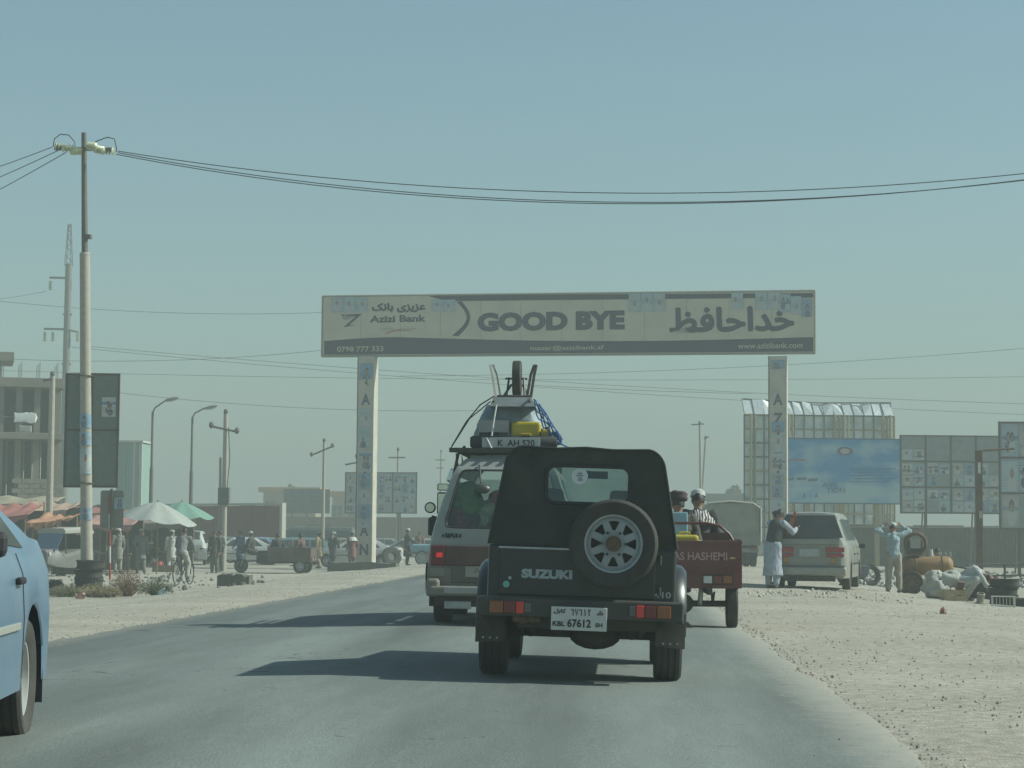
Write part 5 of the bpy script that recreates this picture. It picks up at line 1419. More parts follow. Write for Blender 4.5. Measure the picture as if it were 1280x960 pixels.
DCONC = mat('shaded_concrete', (0.075, 0.07, 0.06), 0.9, var=0.3, scale=4, bump=0.6, bscale=30, dust=0.25)  # concrete coloured darker to carry the blocks' shaded fronts
slab(274, 314, 58.5, 0.40, 0.6, 'dark broken concrete block lying on the gravel shoulder', DCONC, sd=4)
slab(412, 497, 89.0, 0.50, 1.4, 'long dark concrete footing at the left leg of the gateway', DCONC, sd=9)

# ------------------------------------------------------------------ billboards
def billboard(label, px0, D0, px1, D1, py0, py1, cols, rows, face, group=None, backside=False, posts=2, bills=0, seed=1, skip=(), yb=None, name='billboard', rowz=None):
    P = Plane(px0, D0, px1, D1, (py0 + py1) / 2)
    t = P.thing(name, label, 'billboard', group)
    u0, z0 = P.uz(px0, py1); u1, z1 = P.uz(px1, py0)
    z0 = min(z0, P.uz(px1, py1)[1] + 10); fm = mat('board_frame', (0.09, 0.075, 0.06), 0.7, 0.2, dust=0.2)
    rg = random.Random(seed)
    zs = rowz or [z0 + (z1 - z0) * r / rows for r in range(rows + 1)]
    for r in range(rows):
        for c in range(cols):
            a = u0 + (u1 - u0) * c / cols; b = u0 + (u1 - u0) * (c + 1) / cols
            p = panel(t, 'panel', a + 0.03, b - 0.03, zs[r] + 0.03, zs[r + 1] - 0.03, 0, 0.03, face)
            if bills and (r, c) not in skip:
                n = max(1, bills); w_ = (b - a - 0.1) / n; h_ = (zs[r + 1] - zs[r] - 0.1)
                m_ = max(1, int(round(h_ / (w_ * 1.35))))
                for i in range(n):
                    for j in range(m_):
                        if rg.random() < 0.14: continue
                        x = a + 0.05 + w_ * i; zz = zs[r] + 0.05 + h_ / m_ * j
                        panel(p, 'pasted_bill', x + 0.01 + rg.uniform(0, .04), x + w_ - 0.015, zz + 0.01, zz + h_ / m_ - 0.015 - rg.uniform(0, .05), -0.021, 0.004, poster_mat(rg.randrange(0, 6)))
    for c in range(cols + 1):
        x = u0 + (u1 - u0) * c / cols
        MB().box((x, 0.0 - 0.004 * (c % 2), (z0 + z1) / 2), (0.07, 0.09, z1 - z0 + 0.07)).build('frame_bar', fm, t)
    for r in range(rows + 1):
        MB().box(((u0 + u1) / 2, -0.002, zs[r]), (u1 - u0 + 0.07, 0.075, 0.06)).build('frame_bar', fm, t)
    for k in range(posts):
        x = u0 + (u1 - u0) * ((k + 0.5) / posts)
        g = P.gz(x) - 0.1
        MB().box((x, 0.11, (g + z1) / 2), (0.13, 0.12, z1 - g)).build('post', fm, t)
        MB().tube([(x, 0.12, z0 + (z1 - z0) * 0.7), (x, 1.5, g)], 0.04, 6).build('brace', fm, t)
    return P, t
SHEET = mat('poster_board', (0.25, 0.28, 0.28), 0.8, var=0.12, scale=3, dust=0.2)
billboard('wide billboard of square panels pasted with election bills behind a rusty pole', 1126, 99, 1251, 99.3, 545.5, 641, 4, 3, SHEET, bills=2, seed=5, skip=((2, 1), (2, 2), (2, 3)), posts=2, rowz=None)
billboard('tall billboard with large portrait bills over the corrugated fence end', 1250, 84, 1345, 83.8, 528, 661, 2, 3, SHEET, bills=2, seed=8, posts=2)
billboard('pale billboard of faded bills beside the left gateway leg', 431.5, 135, 521, 134.6, 591, 641, 3, 1, mat('pale_board_print', (0.36, 0.38, 0.37), 0.8), bills=3, seed=11, posts=2)
billboard('grey back of a billboard standing before the tan building', 355, 181, 412, 181, 612, 641, 5, 2, mat('board_back', (0.10, 0.12, 0.12), 0.7), posts=3)
def blue_billboard():
    P = Plane(982, 110, 1125, 110.6, 590)
    t = P.thing('billboard', 'blue billboard printed with sky clouds and a round emblem', 'billboard')
    m, tr, b = nodes_of('blue_sky_print'); N, L = tr.nodes.new, tr.links.new
    tc = N('ShaderNodeTexCoord'); mp = N('ShaderNodeMapping'); mp.inputs['Scale'].default_value = (1.6, 1, 1.6); L(tc.outputs['Generated'], mp.inputs[0])
    nz = N('ShaderNodeTexNoise'); nz.inputs['Scale'].default_value = 1.9; nz.inputs['Detail'].default_value = 5; L(mp.outputs[0], nz.inputs['Vector'])
    sp = N('ShaderNodeSeparateXYZ'); L(tc.outputs['Generated'], sp.inputs[0])
    ma = N('ShaderNodeMath'); ma.operation = 'MULTIPLY_ADD'; L(sp.outputs[2], ma.inputs[0]); ma.inputs[1].default_value = -0.22; L(nz.outputs['Fac'], ma.inputs[2])
    cr = N('ShaderNodeValToRGB'); cr.color_ramp.elements[0].position = 0.30; cr.color_ramp.elements[1].position = 0.52
    cr.color_ramp.elements[0].color = (0.05, 0.26, 0.50, 1); cr.color_ramp.elements[1].color = (0.36, 0.52, 0.56, 1)
    L(ma.outputs[0], cr.inputs[0]); L(cr.outputs[0], b.inputs['Base Color']); b.inputs['Roughness'].default_value = 0.6
    u0, z0 = P.uz(982, 628); u1, z1 = P.uz(1125, 550)
    pn = panel(t, 'face', u0, u1, z0, z1, 0, 0.06, m)
    fm = mat('board_frame', (0, 0, 0))
    MB().hole([(u0 - 0.06, -0.05, z0 - 0.06), (u1 + 0.06, -0.05, z0 - 0.06), (u1 + 0.06, -0.05, z1 + 0.06), (u0 - 0.06, -0.05, z1 + 0.06)], [(u0, -0.05, z0), (u1, -0.05, z0), (u1, -0.05, z1), (u0, -0.05, z1)], (0, 0.1, 0)).build('frame', mat('blue_frame', (0.06, 0.12, 0.2), 0.6), t)
    eu, ez = P.uz(1056, 564)
    e = MB(); e.prism([(eu + 0.42 * math.cos(a), -0.04, ez + 0.22 * math.sin(a)) for a in [2 * math.pi * k / 28 for k in range(28)]], (0, -0.006, 0)); e.build('emblem', mat('emblem_maroon', (0.14, 0.09, 0.14), 0.6), pn)
    e = MB(); e.prism([(eu + 0.25 * math.cos(a), -0.047, ez + 0.14 * math.sin(a)) for a in [2 * math.pi * k / 28 for k in range(28)]], (0, -0.006, 0)); e.build('emblem', mat('emblem_pale', (0.42, 0.40, 0.42), 0.6), pn)
    dk = mat('faded_dark_print', (0.09, 0.13, 0.16), 0.6)
    def tx(bd, p0, p1, q0, q1, m_=dk):
        a, zb = P.uz(p0, q1); b_, zt = P.uz(p1, q0)
        text('lettering', bd, 1, m_, pn, ((a + b_) / 2, -0.042, (zb + zt) / 2), (R(90), 0, 0), width=b_ - a, height=zt - zb, depth=0.006)
    tx('TION', 1033, 1056, 610, 616); tx('AND', 1028, 1046, 603, 608); tx('A', 1003, 1007.5, 616, 623); tx('A', 1018, 1023, 616, 623)
    flat(pn, 'print_stroke', [P.uz(*q) for q in ((985, 574), (1006, 574), (1006, 576), (985, 575.6))], -0.04, mat('faded_red_print', (0.30, 0.16, 0.17)))
    for q0, q1, r in ((984, 992, 599), (996, 1008, 598.5), (1010, 1022, 600)): flat(pn, 'print_stroke', [P.uz(*q) for q in ((q0, r - 1.5), (q1, r - 2), (q1, r + 1), (q0, r + 2))], -0.04, dk)
    for k in range(5): flat(pn, 'print_stroke', [P.uz(*q) for q in ((1062 + 6 * (k % 2), 586 + 4 * k), (1120 - 8 * (k % 3), 585.5 + 4 * k), (1120 - 8 * (k % 3), 586.5 + 4 * k), (1062 + 6 * (k % 2), 587 + 4 * k))], -0.04, mat('faded_blue_print', (0.07, 0.17, 0.27)))
    for f in (0.2, 0.5, 0.8):
        x = u0 + (u1 - u0) * f; g = P.gz(x)
        MB().box((x, 0.15, (g + z1) / 2 - 0.05), (0.22, 0.2, z1 - g)).build('post', mat('yellow_post', (0.32, 0.26, 0.12), 0.7, dust=0.3), t)
blue_billboard()
def lattice():
    P = Plane(931, 120, 1118, 121, 560)
    t = P.thing('hoarding_frame', 'tall lattice hoarding frame clad with shiny foil sheets behind blue billboard', 'hoarding')
    pole = mat('bamboo_yellow', (0.30, 0.25, 0.14), 0.7, var=0.2, dust=0.2); bar = mat('grey_bar', (0.08, 0.08, 0.07), 0.6, 0.3)
    foil = mat('foil_sheet', (0.62, 0.66, 0.62), 0.55, 0.2, var=0.25, scale=1.5, bump=0.8, bscale=2.5)
    foil2 = mat('bright_foil', (0.82, 0.84, 0.80), 0.35, 0.55, var=0.15, bump=1.0, bscale=2.0)
    def top(u): return P.uz(931, 499)[1] + 0.0 * u if u < 8.2 * 0.3 else P.uz(931, 499)[1] - 0.12 * (u - 2.4) / 3
    uA, zt = P.uz(931, 498); uB, zt2 = P.uz(1118, 503); _, zk = P.uz(931, 518)
    g = P.gz(4) - 0.05
    n = 15; rows = 10
    # sheets, each its own piece with a slight warp
    rg = random.Random(4)
    for c in range(n):
        a = uA + (uB - uA) * c / n; b = uA + (uB - uA) * (c + 1) / n
        for r in range(rows):
            z0 = g + 0.5 + (zk - g - 0.5) * r / rows; z1 = g + 0.5 + (zk - g - 0.5) * (r + 1) / rows
            if rg.random() < 0.03: continue
            w = [rg.uniform(-0.05, 0.05) for _ in range(4)]
            MB().prism([(a + 0.02, 0.3 + w[0], z0 + 0.015), (b - 0.02, 0.3 + w[1], z0 + 0.015), (b - 0.02, 0.3 + w[2], z1 - 0.015), (a + 0.02, 0.3 + w[3], z1 - 0.015)], (0, 0.01, 0)).build('sheet', foil, t)
        # canted top row, catching the sun
        w = [rg.uniform(-0.12, 0.12) for _ in range(4)]
        za, zb = zt + (zt2 - zt) * c / n, zt + (zt2 - zt) * (c + 1) / n
        dv = -0.12 * math.sin(math.pi * min(1, max(0, (c - 4) / 11)))
        MB().prism([(a + 0.02, 0.1 + w[0] * 0.4, zk + 0.03), (b - 0.02, 0.1 + w[1] * 0.4, zk + 0.03), (b - 0.10 + 0.06, 0.75 + w[2], zb + dv), (a - 0.10 + 0.06, 0.75 + w[3], za + dv)], (0, 0.008, 0.004)).build('canted_sheet', foil2, t)
        MB().tube([(a, 0.05, zk), (a - 0.06, 0.72, za + dv + 0.02)], 0.03, 5).build('top_rib', bar, t)
        MB().tube([(a, 0.22, g), (a, 0.22, zk)], 0.040, 5).build('upright', bar, t)
    MB().tube([(uB, 0.22, g), (uB, 0.22, zk), (uB - 0.06, 0.7, zt2)], 0.03, 5).build('upright', bar, t)
    for r in range(rows + 1):
        z = g + 0.5 + (zk - g - 0.5) * r / rows
        MB().tube([(uA, 0.20, z), (uB, 0.20, z)], 0.042, 5).build('cross_bar', bar if r % 3 else pole, t)
    MB().tube([(uA, 0.72, zt + 0.02), ((uA + uB) / 2, 0.72, (zt + zt2) / 2 - 0.1), (uB, 0.72, zt2 + 0.02)], 0.04, 6).build('top_rail', bar, t)
    for f in (0.04, 0.20, 0.29, 0.60, 0.66, 0.92, 0.97):
        x = uA + (uB - uA) * f
        MB().tube([(x, -0.05, g), (x, -0.05, zk + 0.05)], 0.075, 7).build('pole', pole, t)
        MB().tube([(x + 0.25, -0.02, g), (x + 0.25, -0.02, zk)], 0.05, 7).build('pole', pole, t)
lattice()
def corrugated_fence():
    P = Plane(985, 114, 1460, 107, 690)
    t = P.thing('fence', 'long grey brown corrugated metal fence behind the tyre yard', 'fence')
    m = mat('rusty_corrugated', (0.15, 0.125, 0.10), 0.7, 0.25, var=0.25, scale=1.5, dust=0.3)
    n = 23; L_ = P.len; w = L_ / n; g = min(P.gz(0), P.gz(L_)) - 0.1
    rg = random.Random(2)
    for k in range(n):
        h = 2.28 + rg.uniform(-0.07, 0.09); rows = [[], []]
        for i in range(25):
            x = k * w + w * i / 24; y = 0.045 * math.sin(i / 24 * 2 * math.pi * 6) + 0.01 * (k % 2)
            rows[0].append(Vector((x, y, g))); rows[1].append(Vector((x, y, g + h)))
        MB().loft(rows, closed=False).build('corrugated_sheet', m, t, smooth=True, ang=80)
        MB().box((k * w, 0.1, g + 1.15), (0.08, 0.08, 2.3)).build('post', BLACK, t)
    MB().box((L_ / 2, -0.06, g + 2.2), (L_, 0.03, 0.06)).build('top_rail', mat('pale_rail', (0.34, 0.32, 0.27), 0.7), t)
corrugated_fence()

# ------------------------------------------------------------------ poles, lamps, cables
CPOLE = mat('pole_concrete', (0.36, 0.33, 0.28), 0.85, var=0.1, dust=0.2)
DPOLE = mat('pole_dark_steel', (0.10, 0.095, 0.09), 0.6, 0.3, dust=0.2)
PORC = mat('porcelain', (0.42, 0.45, 0.28), 0.25, coat=0.4)
def cable(label, pts, r=0.02, group=None, m=None):
    o = MB().tube(pts, r, 5).build('power_cable', m or INK, None, smooth=True)
    return tag(o, label, 'cable', group)
def sagging(a, b, sag, n=40):
    a, b = Vector(a), Vector(b)
    return [a.lerp(b, k / n) - Vector((0, 0, sag * 4 * (k / n) * (1 - k / n))) for k in range(n + 1)]
def insulator(parent, a, d, n=4, r=0.09, st=0.075):
    prof = []
    for k in range(n):
        h = k * st; prof += [(r * 0.22, h), (r, h + st * 0.3), (r * 0.85, h + st * 0.5), (r * 0.22, h + st * 0.9)]
    MB().lathe([(0.001, 0)] + prof + [(0.001, n * st)], a, d, 12).build('insulator', PORC, parent, smooth=True, ang=50)
MD = 52.0
def main_pole():
    g = G(109, MD, 735)
    tz = W(105, 166, MD)
    t = thing('utility_pole', 'tall two part utility pole with insulators and a stack of tyres at its foot', 'utility pole', (g.x, g.y, g.z), 0)
    H = tz.z - g.z; lean = (tz.x - g.x) / H
    z1 = W(107, 317, MD).z - g.z
    pt = lambda z: Vector((lean * z, 0, z))
    MB().cyl((0, 0, -0.2), pt(z1), 0.155, 0.13, 18).build('lower_shaft', CPOLE, t, smooth=True)
    MB().cyl(pt(z1 - 0.1), pt(H), 0.082, 0.066, 14).build('upper_shaft', DPOLE, t, smooth=True)
    MB().cyl(pt(z1 - 0.03), pt(z1 + 0.02), 0.138, 0.12, 18).build('collar', CPOLE, t)
    zc = W(107, 187, MD).z - g.z
    MB().box(pt(zc) + Vector((0, -0.09, 0)), (1.55, 0.08, 0.09), rot=(0, R(2.5), R(-8))).build('cross_arm', DPOLE, t)
    MB().box(pt(zc - 2.25) + Vector((0.06, 0, 0)), (0.22, 0.2, 0.10)).build('clamp', DPOLE, t)
    for i, (a, d) in enumerate((((-0.42, -0.1, 0.04), (-1, -0.1, 0.12)), ((-0.22, -0.16, 0.0), (-1, -0.5, -0.1)), ((-0.05, -0.16, -0.06), (-0.8, -0.9, -0.2)), ((0.16, -0.16, 0.06), (0.9, -0.7, -0.2)), ((0.32, -0.12, 0.0), (1, -0.4, -0.3)), ((0.50, -0.1, -0.04), (1, 0, -0.08)))):
        insulator(t, pt(zc) + Vector(a), Vector(d), 4, 0.11, 0.08)
    MB().tube([pt(zc) + Vector(q) for q in ((-0.78, -0.1, 0.05), (-0.75, -0.1, 0.26), (-0.60, -0.1, 0.38), (-0.38, -0.1, 0.36), (-0.22, -0.1, 0.18), (-0.2, -0.12, 0.02))], 0.014, 6).build('jumper_wire', INK, t, smooth=True)
    MB().tube([pt(zc) + Vector(q) for q in ((0.10, -0.1, 0.02), (0.35, -0.1, 0.20), (0.62, -0.1, 0.30), (0.80, -0.1, 0.26), (0.86, -0.1, 0.05), (0.87, -0.1, -0.08))], 0.014, 6).build('jumper_wire', INK, t, smooth=True)
    # bills pasted round the shaft
    for (p0, p1, mi) in ((518, 535, 2), (540, 557, 2), (561, 593, 1), (635, 650, 2)):
        za = W(107, p1, MD).z - g.z; zb = W(107, p0, MD).z - g.z
        rows = [[], []]
        for k in range(9):
            a = R(-160 + 140 * k / 8)
            for r_, z in zip(rows, (za, zb)): r_.append(pt(z) + Vector((0.158 * math.cos(a), 0.158 * math.sin(a), 0)))
        MB().loft(rows, closed=False).build('pasted_bill', poster_mat(mi), t, smooth=True)
    # board of four panels fixed behind the shaft
    u = lambda px: W(px, 540, MD).x - g.x
    z = lambda py: W(108, py, MD).z - g.z
    fm = mat('board_frame', (0, 0, 0)); bk = mat('teal_board_back', (0.13, 0.17, 0.165), 0.7, var=0.1, dust=0.2)
    xl, xm, xr = u(79), u(111), u(145)
    for (a, b) in ((xl, xm), (xm, xr)):
        for (c, d) in ((608, 537), (537, 467)):
            MB().box(((a + b) / 2, 0.22, (z(c) + z(d)) / 2), (b - a - 0.03, 0.02, z(d) - z(c) - 0.03)).build('board_panel', bk, t)
    for q in (467, 537, 608): MB().box(((xl + xr) / 2, 0.215, z(q)), (xr - xl + 0.05, 0.05, 0.05)).build('board_frame', fm, t)
    for q in (xl, xm, xr): MB().box((q, 0.218, (z(467) + z(608)) / 2), (0.05, 0.055, z(467) - z(608))).build('board_frame', fm, t)
    MB().box((u(133), 0.20, z(508)), (0.36, 0.012, 0.5)).build('portrait_bill', poster_mat(3), t)
    for q in (470, 604): MB().tube([pt(z(q)) + Vector((0.17 * math.cos(a), 0.17 * math.sin(a), 0)) for a in [2 * math.pi * k / 14 for k in range(14)]], 0.018, 5, closed=True).build('strap', fm, t)
    return g, pt, zc
MG, mpt, MZC = main_pole()
def tyre_thing(label, loc, r=0.33, w=0.2, rot=(0, 0, 0), group=None, ri=0.19):
    t = thing('old_tyre', label, 'tyre', loc, 0, group); t.rotation_euler = rot
    mb = MB(); h = w / 2
    mb.lathe([(ri, -h * 0.75), (r * 0.80, -h), (r * 0.95, -h * 0.95), (r, -h * 0.62), (r, -0.3 * h), (r * 0.965, -0.24 * h), (r * 0.965, -0.12 * h), (r, -0.06 * h), (r, 0.3 * h), (r * 0.965, 0.36 * h), (r, 0.42 * h), (r, h * 0.62), (r * 0.95, h * 0.95), (r * 0.80, h), (ri, h * 0.75), (ri * 1.12, 0)], (0, 0, 0), (0, 0, 1), 30, closed=True)
    mb.build('casing', RUB, t, smooth=True, ang=40)
    blk = MB()
    for k in range(30):
        a = 2 * math.pi * k / 30
        blk.box(((r + 0.004) * math.cos(a), (r + 0.004) * math.sin(a), h * 0.78), (0.03, 0.035, h * 0.42), rot=(0, 0, a))
        blk.box(((r + 0.004) * math.cos(a + .1), (r + 0.004) * math.sin(a + .1), -h * 0.78), (0.03, 0.035, h * 0.42), rot=(0, 0, a + .1))
    o = blk.build('tread_blocks', RUB, t); o['kind'] = 'stuff'
    return t
def tyre_stack(px, D, n, where, r=0.34, w=0.21, base=0.0, seed=1):
    g = G(px, D, 730); rg = random.Random(seed)
    nm = ['lowest', 'middle', 'topmost'] if n == 3 else ['lowest', 'topmost']
    for k in range(n):
        tyre_thing('%s old tyre of the stack %s' % (nm[k], where), (g.x + rg.uniform(-.03, .03), g.y + rg.uniform(-.03, .03), g.z + base + w * (k + 0.5) + 0.002 * k), r * rg.uniform(0.97, 1.03), w, (rg.uniform(-.02, .02), rg.uniform(-.02, .02), rg.random() * 6), 'old tyres in roadside stacks')
tyre_stack(112, MD - 0.55, 3, 'standing against the tall utility pole', 0.345, 0.235, 0.16, 3)
slab(80, 139, MD - 0.7, 0.22, 1.2, 'low grey kerb slab under the tyres at the utility pole', CONC, sd=12, rough_=0.01)
g_ = G(60, MD - 1, 742); tyre_thing('flat lying old tyre beside the kerb slab of the utility pole', (g_.x, g_.y, g_.z + 0.17), 0.36, 0.22, (0.35, 0.1, 0))
# cables crossing the road from the pole
p0 = Vector((MG.x, MG.y, MG.z)) + mpt(MZC)
for i, (dx, dz, sag, ez) in enumerate(((0.9, -0.06, 1.28, 0.0), (0.9, -0.10, 1.50, -0.22), (0.85, -0.14, 1.56, -0.36))):
    e = W(1650, 190, 50.0); cable(['upper', 'middle', 'lower'][i] + ' power cable sagging across the road from the tall utility pole', sagging(p0 + Vector((dx, -0.1, dz)), (e.x, e.y - 1.5 * i, p0.z + ez), sag), 0.012, 'cables from the utility pole')
for i, (a, py) in enumerate((((-0.80, -0.12, 0.04), 208), ((-0.55, -0.3, -0.06), 222), ((-0.35, -0.45, -0.16), 238))):
    e = W(-160, [252, 280, 312][i], 78.0); cable(['highest', 'second', 'third'][i] + ' power cable leading away left from the tall utility pole', sagging(p0 + Vector(a), e, 0.15, 12), 0.012, 'cables from the utility pole')
# small traffic sign by the pole
def small_sign():
    g = G(139, 50.5, 730); z = lambda py: W(138, py, 50.5).z - g.z
    t = thing('road_sign', 'small rounded road sign seen from behind on a red and white post', 'sign', g)
    for k in range(6):
        a, b = k * 0.4, (k + 1) * 0.4
        MB().cyl((-0.02 - 0.012 * k, 0, a), (-0.02 - 0.012 * (k + 1), 0, b), 0.026, n=8).build('post_band', mat('sign_red', (0.32, 0.05, 0.04), 0.6) if k % 2 else mat('sign_white', (0.5, 0.5, 0.47), 0.6), t)
    MB().prism([(a, 0.03, b) for a, b in rrect(0.58, z(613) - z(660), 0.06, 4, -0.03, (z(613) + z(660)) / 2)], (0, 0.015, 0)).build('plate', mat('sign_back', (0.20, 0.20, 0.18), 0.6, 0.2, dust=0.3), t)
    MB().box((-0.04, -0.0, (z(613) + z(660)) / 2), (0.06, 0.05, 1.0)).build('bracket', DPOLE, t)
    MB().box((0.14, 0.022, z(629)), (0.24, 0.006, 0.26)).build('pasted_bill', poster_mat(2), t)
small_sign()
def street_lamp(px, D, top, arm_px, arm_py, label):
    g = G(px, D); t = thing('street_lamp', label, 'street lamp', g, 0, 'street lamps beyond the market')
    zt = W(px, top, D).z - g.z; a = W(arm_px, arm_py, D); ax = a.x - g.x; az = a.z - g.z
    MB().cyl((0, 0, -0.1), (0, 0, zt * 0.62), 0.11, 0.10, 10).build('shaft', DPOLE, t, smooth=True)
    MB().cyl((0, 0, zt * 0.62), (0, 0, zt - 0.1), 0.07, 0.06, 10).build('upper_shaft', DPOLE, t, smooth=True)
    MB().tube([(0, 0, zt - 0.15), (0.12, 0, zt + 0.1), (ax * 0.5, 0, (zt + az) / 2 + 0.12), (ax - 0.35, 0, az - 0.02)], 0.045, 6).build('arm', DPOLE, t, smooth=True)
    MB().ball((ax - 0.1, 0, az), (0.40, 0.13, 0.10), 12, 8, rot=(0, R(-14), 0)).build('lamp_head', mat('lamp_shell', (0.2, 0.2, 0.19), 0.5), t, smooth=True)
    MB().ball((ax - 0.05, 0, az - 0.06), (0.24, 0.09, 0.06), 10, 6, rot=(0, R(-14), 0)).build('lamp_glass', LWHT, t, smooth=True)
street_lamp(187, 108, 512, 217, 499, 'street lamp with a single arm rising next to the green white cabin')
street_lamp(237, 114, 519, 266, 509, 'street lamp with a single arm rising beside the maroon wall')
def low_pole(px, D, top, arms, label, lean=0.0, r=0.11, tr=False, bell=True):
    g = G(px, D); t = thing('utility_pole', label, 'utility pole', g, 0, 'smaller utility poles')
    zt = W(px, top, D).z - g.z
    MB().cyl((-lean, 0, -0.2), (0, 0, zt), r, r * 0.7, 10).build('shaft', CPOLE, t, smooth=True)
    MB().ball((0, -0.02, zt + 0.08), (0.1, 0.1, 0.13), 8, 6).build('insulator', DPOLE, t, smooth=True)
    for (p0_, q0, p1_, q1) in arms:
        a, b = W(p0_, q0, D), W(p1_, q1, D)
        A, B = Vector((a.x - g.x, -0.1, a.z - g.z)), Vector((b.x - g.x, -0.1, b.z - g.z))
        MB().tube([A, B], 0.05, 6).build('cross_arm', DPOLE, t)
        if bell:
            for e in (A, B): MB().ball(e + Vector((0, -0.05, 0.05)), (0.11, 0.11, 0.15), 8, 6).build('insulator', DPOLE, t, smooth=True)
    if tr:
        z = W(px, 620, D).z - g.z
        MB().box((0, -0.05, z), (0.5, 0.35, 0.75)).build('junction_box', mat('box_grey', (0.13, 0.13, 0.12), 0.7), t, bevel=0.03)
        MB().tube([(0.14, -0.08, zt - 0.6), (0.22, -0.08, zt - 2), (0.1, -0.1, z)], 0.02, 5).build('down_lead', INK, t)
        MB().cyl((-0.18, 0.1, 0), (-0.22, 0.1, zt * 0.72), 0.06, n=8).build('stay_post', CPOLE, t)
low_pole(279, 90, 517, [(265, 533, 297, 540)], 'concrete utility pole with two bell insulators and a grey box before the maroon wall', r=0.135, tr=True)
low_pole(403, 122, 552, [(390, 569, 416, 558)], 'pale utility pole with a tilted cross arm before the grey billboard back', r=0.11)
low_pole(444, 118, 572, [(432, 581, 447, 578)], 'thin utility pole leaning against the pale billboard edge', lean=-0.5, r=0.07, bell=False)
low_pole(496, 140, 563, [(486, 572, 507, 572)], 'distant utility pole with a level cross arm over the pale billboard', r=0.09, bell=False)
low_pole(60, 84, 470, [(55, 476, 66, 474)], 'plain square utility pole standing before the unfinished building', r=0.16, bell=False)
low_pole(874.5, 150, 530, [(864, 531, 880, 530)], 'slim utility pole with a short top arm beyond the canvas truck', lean=-0.15, r=0.12, bell=False)
low_pole(882, 152, 548, [(880, 549, 886, 546)], 'slim utility pole leaning right beyond the canvas truck', lean=0.55, r=0.11, bell=False)
low_pole(550, 190, 565, [(544, 575, 556, 575), (545, 585, 555, 585)], 'faint far utility pole with two cross arms beside the minivan mirrors', r=0.12, bell=False)
low_pole(1290, 165, 520, [], 'far plain pole beyond the fence', r=0.1) if False else None
def rusty_pole():
    g = G(1224.5, 66); t = thing('signpost', 'rusty square steel post with a crossbar standing behind the tyre stacks', 'post', g)
    zt = W(1224, 563, 66).z - g.z; m = mat('rust_brown', (0.10, 0.055, 0.035), 0.85, var=0.35, scale=6, dust=0.2)
    MB().box((0, 0, zt / 2 - 0.1), (0.20, 0.20, zt + 0.2)).build('post', m, t, bevel=0.01)
    MB().cyl((-0.05, -0.05, zt - 0.02), (1.1, -0.05, zt + 0.06), 0.035, n=8).build('crossbar', m, t)
    MB().box((0.0, -0.105, zt - 0.55), (0.09, 0.012, 0.35)).build('white_notice', mat('white_paper', (0.55, 0.57, 0.56), 0.7), t)
    MB().box((0.03, -0.105, zt * 0.52), (0.09, 0.012, 0.22)).build('white_notice', mat('tan_paper', (0.4, 0.36, 0.3), 0.7), t)
rusty_pole()
def pylon():
    D = 165.0; g = G(77, D); t = thing('pylon', 'tall power pylon with a lattice tip and hanging insulators behind the utility pole', 'pylon', g)
    z = lambda py: W(76, py, D).z - g.z
    m = mat('pylon_concrete', (0.15, 0.145, 0.135), 0.8, dust=0.2)
    MB().cyl((0, 0, -0.3), (0, 0, z(330)), 0.36, 0.26, 12).build('shaft', m, t, smooth=True)
    for sx in (-1, 1):
        for sy in (-1, 1): MB().tube([(sx * 0.26, sy * 0.26, z(332)), (sx * 0.10, sy * 0.1, z(280))], 0.03, 5).build('tip_leg', DPOLE, t)
    n = 9
    for k in range(n):
        f0, f1 = k / n, (k + 1) / n
        a = lambda f: 0.26 - 0.16 * f; zz = lambda f: z(332) + (z(280) - z(332)) * f
        for sy in (-1, 1):
            s = 1 if k % 2 else -1
            MB().tube([(s * a(f0), sy * a(f0), zz(f0)), (-s * a(f1), sy * a(f1), zz(f1))], 0.02, 4).build('tip_brace', DPOLE, t)
    for py, w0, w1, ins in ((348, 62, 89, (63, 88)), (412, 55, 98, (56, 66, 97))):
        a, b = W(w0, py - 1, D), W(w1, py + 3, D)
        MB().tube([(a.x - g.x, 0, a.z - g.z), (0, -0.2, z(py)), (b.x - g.x, 0, b.z - g.z)], 0.09, 6).build('cross_arm', m, t)
        for q in ins:
            c = W(q, py + 3, D); insulator(t, (c.x - g.x, 0, c.z - g.z), (0, 0, -1), 6, 0.17, 0.13)
    for py in (393, 455): MB().box((0, 0, z(py)), (0.75, 0.2, 0.12)).build('step_bracket', m, t)
pylon()
# far wires
for i, (a, b, c, d, D0, D1) in enumerate(((-40, 372, 420, 390, 165, 170), (-40, 378, 58, 364, 160, 165), (-40, 446, 420, 436, 150, 160), (100, 432, 1320, 506, 160, 175), (90, 434, 1320, 520, 165, 178), (140, 490, 640, 512, 160, 170), (500, 470, 1320, 432, 180, 180), (640, 480, 940, 492, 170, 170), (-40, 462, 1320, 470, 178, 190))):
    A, B = W(a, b, D0), W(c, d, D1)
    cable(['thin far wire sloping above the gateway sign height', 'short far wire reaching the pylon from the frame edge', 'thin far wire passing below the pylon arms', 'long far wire falling from the pylon towards the hoarding', 'lower long far wire falling from the pylon to the fence', 'faint far wire passing between the street lamps', 'faint far wire rising behind the gateway legs', 'short faint far wire over the canvas truck', 'longest faint far wire spanning behind the gateway'][i], sagging(A, B, 0.6 if c - a > 300 else 0.1), 0.022, None, mat('wire_grey', (0.10, 0.105, 0.1), 0.7))

